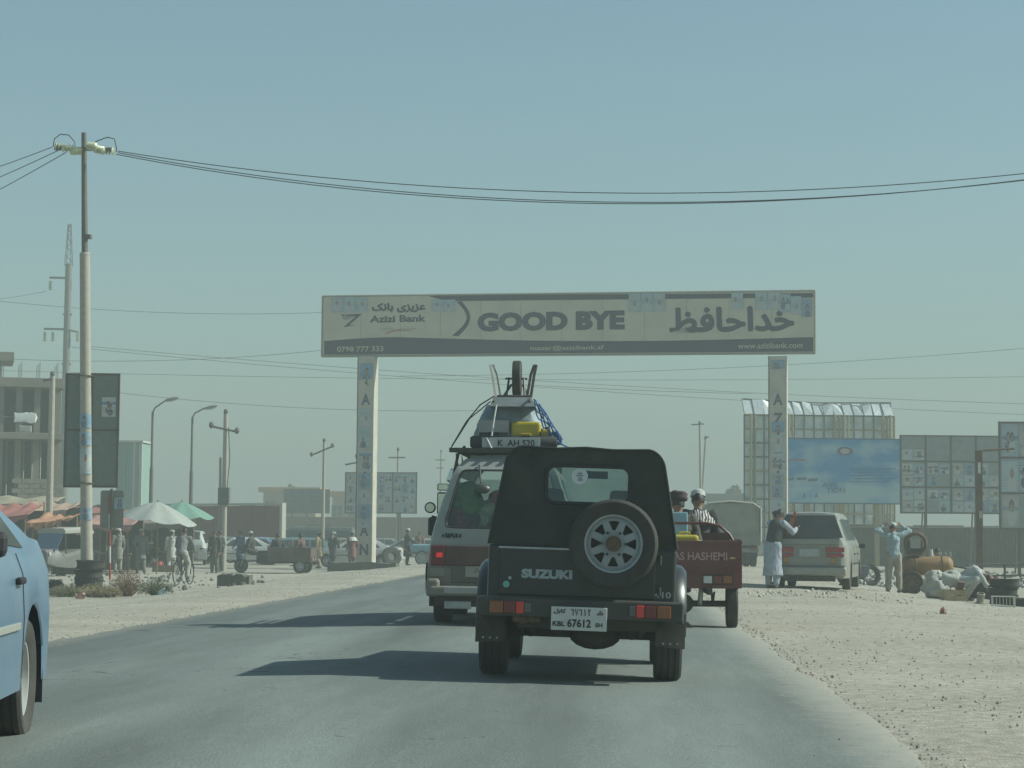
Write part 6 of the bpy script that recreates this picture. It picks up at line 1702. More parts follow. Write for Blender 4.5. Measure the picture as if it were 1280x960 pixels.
# ------------------------------------------------------------------ far buildings and walls
def far_tree(label, px, D, py_top, wpx, seed):
    g = G(px, D); t = thing('tree', label, 'tree', g); rg = random.Random(seed)
    h = W(px, py_top, D).z - g.z; r = wpx / 2 * D / FPX
    bark = mat('bark', (0.10, 0.075, 0.05), 0.9)
    tr = MB(); tr.tube([(0, 0, -0.2), (0.05, 0, h * 0.3), (0.0, 0.05, h * 0.75)], [0.16, 0.12, 0.05], 7)
    for k in range(7):
        a = rg.random() * 6.28; z = h * rg.uniform(0.3, 0.6)
        tr.tube([(0, 0, z), (r * 0.5 * math.cos(a), r * 0.5 * math.sin(a), z + h * 0.18)], [0.05, 0.015], 5)
    tr.build('trunk', bark, t)
    cr = MB(); cl = [(rg.uniform(-0.6, 0.6) * r, rg.uniform(-0.6, 0.6) * r, h * rg.uniform(0.55, 0.92), r * rg.uniform(0.25, 0.45)) for _ in range(11)]
    for k in range(1700):
        cx, cy, cz, q = rg.choice(cl)
        d = Vector((rg.gauss(0, 1), rg.gauss(0, 1), rg.gauss(0, 0.8))).normalized() * q * rg.uniform(0.5, 1.05)
        p = Vector((cx, cy, min(h, cz + d.z))) + Vector((d.x, d.y, 0)); s = 0.07 + 0.09 * rg.random()
        a = Vector((rg.gauss(0, 1), rg.gauss(0, 1), rg.gauss(0, 1))).normalized(); b = a.orthogonal().normalized()
        cr.add([p + a * s, p + b * s * 0.5, p - a * s, p - b * s * 0.5], [(0, 1, 2, 3)])
    cr.build('crown', mat('dusty_leaves', (0.07, 0.085, 0.045), 0.8, var=0.4, scale=1.5), t)
far_tree('low dusty tree rising behind the canvas truck', 916, 210, 604, 26, 1)
far_tree('dusty tree standing between the truck and the hoarding frame', 932, 230, 612, 22, 2)
far_tree('thin dark conifer top showing over the tan building roof', 364, 240, 599, 12, 3)
def wall_run(name, label, px0, D0, px1, D1, py0, n, m, cap=None, cat='wall', edge=False):
    P = Plane(px0, D0, px1, D1, py0); t = P.thing(name, label, cat)
    w = P.len / n; rg = random.Random(int(px0))
    z1 = P.uz(px0, py0)[1]
    for k in range(n):
        g = P.gz((k + 0.5) * w) - 0.2
        MB().box(((k + 0.5) * w, 0.006 * (k % 2), (g + z1) / 2 - 0.0), (w - 0.03, 0.25, z1 - g + rg.uniform(-0.03, 0.03))).build('wall_panel', m, t)
    if cap: MB().box((P.len / 2, -0.02, z1 + 0.09), (P.len + 0.1, 0.36, 0.13)).build('coping', cap, t)
    if edge:
        g = P.gz(P.len); MB().box((P.len + 0.12, 0, (g + z1) / 2 + 0.08), (0.22, 0.3, z1 - g + 0.16)).build('end_post', cap, t)
    return P, t
PALE = mat('pale_coping', (0.46, 0.44, 0.38), 0.8)
wall_run('boundary_wall', 'long maroon wall with a pale coping and end post behind the parked cars', 205, 128, 352, 121, 633, 9, mat('maroon_wall', (0.20, 0.06, 0.052), 0.85, var=0.12, dust=0.15), PALE, edge=True)
wall_run('boundary_wall', 'low brown mud wall running far behind the gateway', 350, 178, 600, 172, 646, 12, mat('brown_mud', (0.19, 0.13, 0.095), 0.95, var=0.15, dust=0.2))
wall_run('boundary_wall', 'far pale mud wall closing the view along the left horizon', -140, 205, 350, 195, 655, 14, mat('pale_mud', (0.30, 0.25, 0.19), 0.95, var=0.12))
wall_run('boundary_wall', 'far tan wall along the horizon behind the canvas truck', 780, 215, 1010, 205, 640, 9, mat('tan_mud', (0.27, 0.22, 0.16), 0.95, var=0.12))
def house(label, px0, px1, D, py0, base_m, roof_m, dep=8.0, win=3, eave=0.5, name='house'):
    P = Plane(px0, D, px1, D, py0); t = P.thing(name, label, 'building'); L_ = P.len
    g = P.gz(L_ / 2) - 0.3; z1 = P.uz((px0 + px1) / 2, py0)[1]
    rf = 0.55
    MB().box((L_ / 2, dep / 2, (g + z1 - rf) / 2), (L_ - 2 * eave * 0.6, dep, z1 - rf - g)).build('wall', base_m, t)
    MB().box((L_ / 2, dep / 2, z1 - rf / 2), (L_ + eave, dep + eave, rf)).build('roof', roof_m, t, bevel=0.03)
    for k in range(win):
        x = L_ * (k + 0.5) / win; w = MB().box((x, -0.02, z1 - rf - 1.5), (1.2, 0.08, 1.3)).build('window', mat('window_frame', (0.3, 0.28, 0.24), 0.7), t)
        for s in (-1, 1): MB().box((x + s * 0.29, -0.045, z1 - rf - 1.5), (0.5, 0.06, 1.15)).build('pane', GDARK, w)
    return P, t
TAN = mat('tan_render', (0.34, 0.26, 0.19), 0.9, var=0.1); ORG = mat('orange_roof', (0.42, 0.25, 0.13), 0.8, var=0.1)
house('tan building with a flat orange roof behind the grey billboard back', 326, 398, 226, 609, TAN, ORG)
house('small building with a sunlit orange roof edge beside the gateway leg', 412, 452, 215, 614, TAN, ORG, win=2)
house('low shed with a flat roof far behind the canvas truck', 884, 945, 190, 617, mat('grey_render', (0.24, 0.23, 0.2), 0.9), mat('grey_roof', (0.2, 0.2, 0.19), 0.8), win=2)
def cabin():
    P = Plane(146, 132, 178, 132, 560); t = P.thing('cabin', 'tall mint green panelled cabin with white stripes beyond the market', 'cabin'); L_ = P.len
    g = P.gz(0) - 0.2; z1 = P.uz(160, 553)[1]
    mint = mat('mint_panel', (0.22, 0.36, 0.31), 0.6, var=0.08, dust=0.2); wh = mat('white_panel', (0.52, 0.53, 0.49), 0.6, dust=0.2)
    n = 8
    for k in range(n):
        MB().box((L_ * (k + 0.5) / n, 0.02 * (k % 2), (g + z1) / 2), (L_ / n - 0.015, 0.12, z1 - g)).build('panel', wh if k in (5, 7) else mint, t)
    MB().box((L_ / 2, 1.4, (g + z1) / 2 - 0.03), (L_ - 0.05, 2.6, z1 - g - 0.05)).build('body', mint, t)
    MB().box((L_ / 2, 1.3, z1 + 0.06), (L_ + 0.15, 3.0, 0.12)).build('roof', wh, t)
cabin()
def unfinished_building():
    P = Plane(-75, 107, 77, 108.9, 540); t = P.thing('unfinished_building', 'unfinished grey concrete frame building with open floors above the market', 'building')
    L_ = P.len; uz = P.uz
    conc = mat('frame_concrete', (0.20, 0.18, 0.15), 0.9, var=0.15, scale=1.2, bump=0.4, bscale=12, dust=0.2)
    brick = mat('grey_block', (0.26, 0.23, 0.18), 0.95, var=0.12, scale=3)
    dep = 9.0; zr = uz(40, 474)[1]; z2 = uz(40, 543)[1]; z1 = uz(40, 606)[1]; zp = uz(40, 628)[1]; g = P.gz(5) - 0.3
    z1 = zp + 0.15
    for z, h_, ov, nm in ((zr - 0.2, 0.5, 0.4, 'roof_slab'), (z2 - 0.12, 0.34, 0.9, 'floor_slab'), (z1 - 0.1, 0.3, 0.2, 'floor_slab')):
        MB().box((L_ / 2 - 0.1, dep / 2 - ov / 2, z), (L_ + 0.3, dep + ov, h_)).build(nm, conc, t, bevel=0.02)
    n = 7
    for k in range(n):
        x = 0.25 + (L_ - 0.6) * k / (n - 1)
        for y in (0.25, dep * 0.5, dep - 0.4):
            for a, b in ((g, z1 - 0.25), (z1 + 0.05, z2 - 0.29), (z2 + 0.05, zr - 0.45)):
                MB().box((x, y, (a + b) / 2), (0.32, 0.32, b - a)).build('column', conc, t)
        for j in range(3): MB().tube([(x + 0.08 * (j - 1), 0.25, zr), (x + 0.08 * (j - 1) + 0.02, 0.27, zr + 0.75 + 0.1 * j)], 0.02, 4).build('rebar', DPOLE, t)
    # thin props on the open floors
    for k in range(12):
        x = 0.8 + (L_ - 1.4) * k / 11; MB().cyl((x, 1.1, z1 + 0.05), (x, 1.1, z2 - 0.28), 0.05, n=6).build('prop', CPOLE, t)
    # parapet wall of blocks on the first floor, laid piece by piece
    bw, bh = 0.6, 0.26; zz = z1 + 0.06; row = 0
    u_a, u_b = uz(22, 610)[0], uz(69, 610)[0]
    while zz < z1 + 1.0:
        x = u_a - (bw / 2 if row % 2 else 0)
        while x < u_b:
            MB().box((x + bw / 2, -0.02 + 0.01 * ((row * 3 + int(x * 7)) % 3), zz + bh / 2), (bw - 0.02, 0.2, bh - 0.02)).build('block', brick, t)
            x += bw
        zz += bh; row += 1
    MB().box((L_ / 2, dep - 0.1, (z1 + z2) / 2), (L_, 0.2, z2 - z1 - 0.4)).build('back_wall', brick, t)
    MB().box((L_ / 2, dep - 0.1, (z2 + zr) / 2), (L_, 0.2, zr - z2 - 0.6)).build('back_wall', brick, t)
    MB().box((L_ / 2, 2.5, (g + z1) / 2), (L_, 0.2, z1 - g - 0.4)).build('ground_floor_wall', brick, t)
    for x in (0.1, L_ - 0.1):
        for a_, b_ in ((z1, z2), (z2, zr)): MB().box((x, dep / 2 + 0.5, (a_ + b_) / 2 - 0.1), (0.2, dep - 1.6, b_ - a_ - 0.5)).build('sun_block_wall', brick, t)  # walls added to keep the sun out of the open floors
    for a_, b_ in ((z1, z2), (z2, zr)): MB().box((L_ / 2, dep * 0.45, (a_ + b_) / 2 - 0.1), (L_ - 1, 0.15, b_ - a_ - 0.5)).build('shade_partition', mat('shade_dark_block', (0.12, 0.11, 0.09), 0.95), t)  # dark wall added so the open floors look shaded inside
    # low rail and a roof room
    MB().tube([(0, -0.5, z2 + 0.9), (L_ * 0.75, -0.5, z2 + 0.85)], 0.03, 5).build('rail', DPOLE, t)
    a, b = uz(-60, 450)[0], uz(17, 450)[0]; zt = uz(10, 433)[1]
    MB().box(((a + b) / 2 - 0.1, 5.5, (zr + zt) / 2), (b - a - 0.9, 3, zt - zr - 0.3)).build('roof_room', conc, t)
    MB().box(((a + b) / 2, 5.3, zt - 0.25), (b - a + 0.2, 3.8, 0.5)).build('roof_room_slab', conc, t, bevel=0.02)
    w = thing('white_cloth_bundle', 'white cloth bundle hung over the edge of the open concrete floor', 'cloth', P.a + P.e * uz(31, 530)[0] + P.n * 0.55 + Vector((0, 0, z2 + 0.05)), P.rz)
    mb = MB(); mb.loft([[Vector((x_ * 0.55, y_, 0.55 + 0.5 * z_)) for y_, z_ in ((-0.12, 0), (-0.14, 0.5), (-0.1, 1), (0.1, 1), (0.14, 0.5), (0.12, 0))] for x_ in [-1 + 0.2 * k_ for k_ in range(11)]])
    for p in mb.v: p += Vector((noise.noise(p * 3) * 0.12, 0, noise.noise(p * 4) * 0.1))
    mb.build('bundle', mat('white_cloth', (0, 0, 0)), w, smooth=True)
    MB().box((0, 0.05, 0.2), (0.7, 0.3, 0.4)).build('sack', mat('bale_cloth', (0, 0, 0)), w, bevel=0.08)
unfinished_building()

# ------------------------------------------------------------------ the market
def cloth_sheet(name, corners, m, parent, sag=0.25, n=10, wr=0.06, seed=0, fringe=0.0):
    """cloth stretched between four corners, hanging in the middle"""
    a, b, c, d = [Vector(q) for q in corners]; rows = []
    for i in range(n + 1):
        r = []
        for j in range(n + 1):
            u, v = i / n, j / n
            p = a.lerp(b, u).lerp(d.lerp(c, u), v)
            p.z -= sag * 4 * u * (1 - u) * (0.35 + 0.65 * v * (1 - v) * 4) * 0.6
            p.z += wr * noise.noise(Vector((u * 4 + seed, v * 3, seed))) + 0.5 * wr * math.sin(u * 19 + seed) * v
            r.append(p)
        rows.append(r)
    mb = MB(); mb.loft(rows, closed=False)
    o = mb.build(name, m, parent, smooth=True, ang=80)
    sd = o.modifiers.new('thick', 'SOLIDIFY'); sd.thickness = 0.012
    return o
WOOD = mat('old_wood', (0.20, 0.15, 0.09), 0.85, var=0.25, scale=6, dust=0.2)
DARKC = mat('stall_shade_sheet', (0.06, 0.052, 0.045), 0.95, var=0.3, scale=3)  # dark sheet colour stands in for the shade inside the stalls
def stall(label, px0, px1, D, py_back, py_front, colr, seed, dep=2.6, zt=None):
    a, b = G(px0, D), G(px1, D); L_ = b.x - a.x
    t = thing('market_stall', label, 'market stall', (a.x, a.y, min(a.z, b.z)), 0, 'market stalls along the roadside')
    rg = random.Random(seed)
    zb = W(px0, py_back, D).z - a.z; zf = W(px0, py_front, D).z - a.z
    cm = mat('tarp_%d' % seed, colr, 0.8, var=0.2, scale=2, dust=0.3)
    q = [(-0.2, -0.3, zf + rg.uniform(-.1, .1)), (L_ + 0.2, -0.3, zf + rg.uniform(-.15, .1)), (L_ + 0.1, dep, zb + rg.uniform(-.1, .1)), (-0.1, dep, zb)]
    cloth_sheet('awning', q, cm, t, 0.28, 12, 0.10, seed)
    # hanging front edge
    rows = []
    for i in range(15):
        u = i / 14; x = -0.2 + (L_ + 0.4) * u; z = q[0][2] + (q[1][2] - q[0][2]) * u - 0.28 * 0.35 * 4 * u * (1 - u) * 0.6 + 0.02
        rows.append([Vector((x, -0.32, z)), Vector((x, -0.34 + 0.05 * math.sin(i * 2.1), z - 0.22 - 0.08 * math.sin(i * 1.3 + seed)))])
    MB().loft(rows, closed=False).build('valance', cm, t, smooth=True)
    for x, y, z in ((0, 0, q[0][2]), (L_, 0, q[1][2]), (L_, dep, q[2][2]), (0, dep, q[3][2]), (L_ / 2, 0, (q[0][2] + q[1][2]) / 2 - 0.12)):
        MB().cyl((x, y, -0.1), (x + rg.uniform(-.06, .06), y, z), 0.04, n=6).build('pole', WOOD, t)
    MB().box((L_ / 2, dep, zb * 0.45), (L_, 0.04, zb * 0.9)).build('back_shade_sheet', DARKC, t)
    MB().box((L_ / 2, 0.7, 0.72), (L_ * 0.86, 0.9, 0.06)).build('table_top', WOOD, t)
    for x in (0.12, 0.88):
        for y in (0.35, 1.05): MB().box((L_ * x, y, 0.35), (0.06, 0.06, 0.7)).build('table_leg', WOOD, t)
    cols = [(0.30, 0.16, 0.05), (0.10, 0.16, 0.05), (0.28, 0.06, 0.04), (0.34, 0.30, 0.20), (0.10, 0.10, 0.11), (0.15, 0.22, 0.26)]
    for k in range(int(L_ * 1.5)):
        x = 0.3 + (L_ - 0.6) * rg.random(); y = rg.uniform(0.4, 1.0); s = rg.uniform(0.14, 0.24); c = cols[rg.randrange(6)]
        mb = MB().box((x, y, 0.755 + s * 0.5), (s * 1.9, s * 1.4, s))
        mb.build('goods_box', mat('goods_%02d' % int(c[0] * 100 + c[1] * 10), c, 0.8, var=0.3, scale=10), t, bevel=0.02)
    return t
stall('stall with a faded red awning at the market end beside the blue sedan', -30, 30, 78, 628, 645, (0.34, 0.10, 0.085), 1)
stall('stall under a patched cream and pink awning below the unfinished building', 20, 78, 86, 624, 640, (0.42, 0.27, 0.20), 2)
stall('stall with a long dusty red awning behind the tall utility pole', 66, 128, 94, 629, 640, (0.30, 0.10, 0.09), 3)
stall('stall with a pinkish awning behind the small road sign', 104, 160, 84, 641, 652, (0.36, 0.17, 0.15), 4)
stall('low stall with a brown awning between the market and white parasol', 152, 226, 96, 645, 655, (0.16, 0.11, 0.09), 5)
stall('stall under a torn tan awning on the market rear row', -60, 60, 100, 618, 630, (0.32, 0.27, 0.19), 6)
stall('stall with a short brick red awning in front of the mint cabin', 126, 176, 106, 636, 645, (0.33, 0.11, 0.09), 7)
stall('small stall with a dull orange awning beside the square utility pole', 40, 72, 74, 640, 652, (0.38, 0.17, 0.09), 8)
def parasol(label, px, D, py_top, py_rim, rad, colr, tilt=0.1):
    g = G(px, D); t = thing('parasol', label, 'parasol', g, 0, 'big market parasols')
    zt = W(px, py_top, D).z - g.z; zr = W(px, py_rim, D).z - g.z; n = 8; m = 4
    cm = mat('parasol_%02d%02d' % (int(colr[0] * 99), int(colr[1] * 99)), colr, 0.75, var=0.1, dust=0.15)
    rows = []
    for j in range(m + 1):
        f = j / m; r = []
        for k in range(n * 4):
            a = 2 * math.pi * k / (n * 4); sc = 1 - 0.06 * f * abs(math.sin(a * n / 2)) 
            r.append(Vector((rad * f * math.cos(a) * sc + 0.001 * math.cos(a), rad * f * math.sin(a) * sc + 0.001 * math.sin(a), zt - (zt - zr) * f ** 1.35 - 0.10 * f * abs(math.sin(a * n / 2)) + tilt * rad * f * math.cos(a))))
        rows.append(r)
    o = MB().loft(rows, cap0=False, cap1=False).build('canopy', cm, t, smooth=True, ang=60)
    MB().cyl((0, 0, -0.1), (0, 0, zt + 0.06), 0.03, n=8).build('pole', WOOD, t)
    for k in range(n):
        a = 2 * math.pi * k / n
        MB().tube([(0, 0, zt - 0.03), (rad * 0.97 * math.cos(a), rad * 0.97 * math.sin(a), zr - 0.02 + tilt * rad * math.cos(a))], 0.012, 4).build('rib', WOOD, t)
parasol('wide white market parasol with a sagging canopy', 196, 80, 627, 650, 1.55, (0.34, 0.36, 0.335), -0.12)
parasol('sea green market parasol behind the white one', 226, 84, 627, 645, 1.35, (0.14, 0.28, 0.225), -0.05)

# ------------------------------------------------------------------ parked vehicles far left
def car_at(px, D, rz, label, col, style='sedan', L=4.3, h=1.42, w=0.83, rack=False, cat='car'):
    g = G(px, D); return build_car({'sedan': 'parked_car', 'wagon': 'estate_car', 'van': 'parked_van'}[style], label, (g.x, g.y, g.z), rz, col, L, style, w, 'vehicles parked beyond the gravel', False, h, rack, cat)
car_at(446, 103, R(90), 'white estate car parked behind the left gateway leg', (0.55, 0.56, 0.54), 'sedan', 4.5, 1.44)
car_at(322, 114, R(75), 'sky blue sedan parked behind the brown cargo tricycle', (0.20, 0.32, 0.42), 'sedan', 4.3)
car_at(283, 119, R(-80), 'deep blue sedan parked behind the man in a dark coat', (0.09, 0.16, 0.30), 'sedan', 4.2)
car_at(346, 125, R(20), 'blue sedan seen from behind between the parked cars', (0.16, 0.28, 0.42), 'sedan', 4.2)
car_at(392, 130, R(90), 'dark green minibus parked along the low wall', (0.06, 0.09, 0.085), 'van', 5.6, 2.1, 0.9, True, 'minibus')
car_at(318, 136, R(92), 'grey green minibus parked in front of the maroon wall', (0.12, 0.16, 0.15), 'van', 5.4, 2.05, 0.9, True, 'minibus')
car_at(478, 148, R(85), 'grey sedan far behind the white estate car', (0.2, 0.22, 0.23), 'sedan', 4.3)
car_at(240, 108, R(8), 'white station wagon with its luggage rack seen behind the cyclist', (0.55, 0.56, 0.54), 'van', 4.4, 1.75, 0.85, True, 'car')

car_at(200, 117, R(70), 'dark saloon parked in the shade behind the parasols', (0.05, 0.055, 0.06), 'sedan', 4.3)
car_at(366, 108, R(96), 'dusty teal hatchback parked behind the tricycle bed', (0.10, 0.19, 0.21), 'wagon', 4.0)
car_at(512, 128, R(80), 'pale grey estate far behind the handcart', (0.35, 0.36, 0.35), 'wagon', 4.4)
car_at(432, 124, R(-85), 'dull gold sedan behind the red brown tunic man', (0.26, 0.21, 0.12), 'sedan', 4.3)
car_at(256, 130, R(60), 'dark minibus parked at the maroon wall corner', (0.07, 0.075, 0.075), 'van', 5.0, 2.0, 0.88, True, 'minibus')
car_at(300, 106, R(100), 'white sedan standing between the tricycle front and the pole', (0.5, 0.51, 0.49), 'sedan', 4.3)
car_at(178, 106, R(40), 'faded maroon saloon parked beside the brown awning stall', (0.16, 0.05, 0.045), 'sedan', 4.2)
# autorickshaw facing the road
def rickshaw():
    g = G(74, 74, 725); t = thing('autorickshaw', 'small dark autorickshaw with a blue windscreen parked before the stalls', 'autorickshaw', g, R(160))
    P = mat('rickshaw_paint', (0.10, 0.10, 0.10), 0.5, dust=0.35)
    def rg_(y, w, z0, z1, k=0.12): return [Vector((x, y, z)) for x, z in ((-w, z0), (w, z0), (w, z1 - k), (w - k, z1), (-w + k, z1), (-w, z1 - k))]
    MB().loft([rg_(-1.2, 0.62, 0.35, 0.95), rg_(-0.6, 0.65, 0.30, 0.98), rg_(0.3, 0.62, 0.30, 0.80), rg_(0.8, 0.45, 0.35, 0.98), rg_(1.12, 0.28, 0.45, 0.92)]).build('body', P, t, smooth=True, ang=40)
    MB().loft([rg_(-1.22, 0.60, 1.52, 1.68, 0.08), rg_(-0.4, 0.66, 1.56, 1.76, 0.08), rg_(0.55, 0.60, 1.52, 1.70, 0.08)]).build('canopy', mat('rickshaw_hood', (0.30, 0.30, 0.28), 0.8, dust=0.3), t, smooth=True, ang=40)
    for x in (-0.6, 0.6):
        for y in (-1.15, 0.5): MB().cyl((x, y, 0.8), (x * 0.97, y, 1.56), 0.025, n=6).build('post', BLACK, t)
    MB().prism([(-0.45, 0.80, 0.96), (0.45, 0.80, 0.96), (0.52, 0.52, 1.52), (-0.52, 0.52, 1.52)], (0, 0.02, 0)).build('windscreen', mat('blue_windscreen', (0.10, 0.17, 0.26), 0.15), t)
    MB().prism([(-0.5, 0.83, 0.93), (0.5, 0.83, 0.93), (0.5, 0.82, 0.985), (-0.5, 0.82, 0.985)], (0, 0.03, 0)).build('trim', mat('lilac_trim', (0.26, 0.24, 0.38), 0.6), t)
    MB().box((0, -0.75, 1.15), (1.15, 0.12, 0.65)).build('seat_back', INK, t, bevel=0.05)
    wheel(t, (0, 1.05, 0.23), 0.23, 0.11, 0.13, side=1, n=22)
    for s in (-1, 1):
        wheel(t, (s * 0.56, -0.8, 0.23), 0.23, 0.12, 0.13, side=s, n=22)
        MB().cyl((s * 0.26, 1.0, 0.78), (s * 0.26, 1.08, 0.78), 0.09, n=14).build('headlight', LWHT, t)
    MB().tube([(0.08, 1.05, 0.25), (0.08, 0.95, 0.6)], 0.03, 6).build('fork', STEEL, t)
    MB().cyl((-0.1, 1.14, 0.62), (-0.1, 1.16, 0.30), 0.035, n=8).build('white_rod', mat('white_cord', (0, 0, 0)), t)
rickshaw()

# brown cargo tricycle standing side on, with passengers
ctr = G(388, 84)
build_trike('cargo_tricycle', 'dark brown cargo tricycle standing side on with men sitting in its bed', (ctr.x, ctr.y + 0.7, ctr.z), R(88), ('brown_paint', (0.065, 0.035, 0.03), 0.6, 0.0, 0.2, 6, 0, 60, 0.3))
def seat_on(px, D, dz, rz, label, **k):
    g = G(px, D); return person(label, (g.x, g.y, g.z + dz), rz, base=sit(), voxel=0.022, **k)
seat_on(347, 84.6, 0.75, R(20), 'man in a dark jacket sitting in the brown tricycle bed', top=(0.05, 0.055, 0.055), legs=(0.06, 0.06, 0.06))
seat_on(376, 84.6, 0.75, R(60), 'man in a brown coat with a pale scarf at the tricycle tail', top=(0.13, 0.07, 0.06), legs=(0.10, 0.07, 0.06), skirt=0.5)
seat_on(314, 84.8, 0.80, R(80), 'tricycle driver in dark clothes on the saddle', top=(0.06, 0.055, 0.05), legs=(0.07, 0.07, 0.07), hat='cap', hatcol=(0.4, 0.4, 0.38))
person('man in a dark coat and loose trousers standing left of the brown tricycle', place(268, 83), R(170), top=(0.06, 0.06, 0.055), legs=(0.13, 0.14, 0.10), skirt=0.7, voxel=0.02)
person('man in a pale striped shirt close behind the dark coated man', place(275, 86), R(150), top=(0.32, 0.30, 0.27), legs=(0.12, 0.11, 0.1), voxel=0.02)
person('man in a red brown tunic with a white scarf at the gateway leg', place(440, 96), R(30), top=(0.20, 0.09, 0.08), legs=(0.18, 0.12, 0.10), skirt=1.0, scarf=mat('white_cloth', (0, 0, 0)), voxel=0.02, hat='cap', hatcol=(0.3, 0.2, 0.18))
person('man in a long dark coat and white cap pushing the blue covered handcart', place(509, 97), R(-80), pose=dict(elR=(0.22, 0.2, 1.15), wrR=(0.2, 0.45, 1.05), elL=(-0.22, 0.2, 1.15), wrL=(-0.2, 0.45, 1.05)), top=(0.05, 0.055, 0.05), legs=(0.05, 0.05, 0.05), skirt=1.2, hat='cap', hatcol=(0.5, 0.5, 0.48), voxel=0.02)
person('distant man in brown walking between the gateway leg and the minivan', place(524, 116), R(0), top=(0.16, 0.09, 0.07), legs=(0.15, 0.11, 0.09), skirt=0.9, voxel=0.024)
seat_on(189, 80, 0.35, R(160), 'stallholder in dark green sitting under the white parasol', top=(0.06, 0.08, 0.05), legs=(0.1, 0.1, 0.08), hat='cap', hatcol=(0.4, 0.4, 0.38))
person('shopper in grey standing beside the long red awning', place(147, 82), R(30), top=(0.20, 0.19, 0.17), legs=(0.30, 0.27, 0.22), skirt=1.0, voxel=0.024, hat='turban', hatcol=(0.42, 0.4, 0.36))
for k_, (px_, D_, rz_, c_, l_, lab_) in enumerate(((176, 79, 200, (0.13, 0.14, 0.13), (0.14, 0.14, 0.13), 'bent shopper in olive grey at the brown awning stall'), (214, 88, 20, (0.42, 0.41, 0.38), (0.40, 0.39, 0.36), 'man in a pale tunic standing under the green parasol'), (300, 96, 150, (0.06, 0.09, 0.17), (0.07, 0.08, 0.12), 'man in dark blue walking behind the tricycle front wheel'), (399, 97, 60, (0.34, 0.25, 0.15), (0.30, 0.23, 0.15), 'man in tan clothes standing at the end of the long footing'), (416, 101, -30, (0.05, 0.05, 0.05), (0.05, 0.05, 0.05), 'person in black beside the white estate car bonnet'), (98, 80, 90, (0.30, 0.13, 0.11), (0.15, 0.1, 0.1), 'shopper in dull red behind the autorickshaw'), (163, 90, 0, (0.06, 0.07, 0.09), (0.06, 0.06, 0.07), 'figure in black standing deep between the stalls'))):
    person(lab_, place(px_, D_), R(rz_), top=c_, legs=l_, skirt=0.9, voxel=0.026, hat=['cap', 'turban', 'hair'][k_ % 3], hatcol=(0.35, 0.34, 0.3), pose=dict(anL=(-0.12, 0.16 * (-1) ** k_, 0.08), anR=(0.12, -0.14 * (-1) ** k_, 0.09), elR=(0.27, 0.06 * k_ / 3, 1.13), wrR=(0.22, 0.22, 0.98)))
def handcart():
    g = G(517, 96.5); t = thing('handcart', 'wooden handcart under a light blue sheet beyond the minivan', 'handcart', (g.x + 0.55, g.y, g.z), R(90))
    MB().box((0, 0, 0.55), (0.9, 1.5, 0.05)).build('deck', WOOD, t)
    for s in (-1, 1):
        wheel(t, (s * 0.52, 0.1, 0.34), 0.34, 0.06, 0.28, side=s, n=24, tread=False, spokes=10)
        MB().tube([(s * 0.3, 0.7, 0.55), (s * 0.3, 1.25, 0.95)], 0.025, 6).build('handle', WOOD, t)
    MB().cyl((-0.5, 0.1, 0.34), (0.5, 0.1, 0.34), 0.025, n=6).build('axle', UNDER, t)
    mb = MB(); mb.box((0, -0.05, 0.78), (0.86, 1.35, 0.40)); mb.build('covered_load', mat('light_blue_sheet', (0.22, 0.38, 0.44), 0.6, var=0.15), t, bevel=0.08, seg=3)
handcart()
g_ = G(489, 95.5); tyre_thing('large old tyre lying upright near the covered handcart', (g_.x, g_.y, g_.z + 0.45), 0.45, 0.25, (R(80), 0, R(30)))
# goods on the ground
def produce():
    g = G(206, 84); t = thing('fruit_crate', 'shallow wooden crate with a big red ball by the market edge', 'crate', g)
    for y in (-0.25, 0.25): MB().box((0, y, 0.14), (0.9, 0.03, 0.26)).build('side_slat', WOOD, t)
    for x in (-0.45, 0.45): MB().box((x, 0, 0.14), (0.03, 0.47, 0.26)).build('end_slat', WOOD, t)
    MB().box((0, 0, 0.03), (0.86, 0.46, 0.03)).build('base', WOOD, t)
    b = thing('red_ball', 'red ball resting on the fruit crate at the market edge', 'ball', (g.x - 0.24, g.y, g.z + 0.05))
    mb = MB(); mb.ball((0, 0, 0.24), 0.2, 16, 12); mb.build('ball', mat('red_plastic', (0.45, 0.07, 0.05), 0.5), b, smooth=True)
    MB().cyl((0, 0, 0.43), (0, 0, 0.455), 0.03, n=8).build('valve', INK, b)
produce()
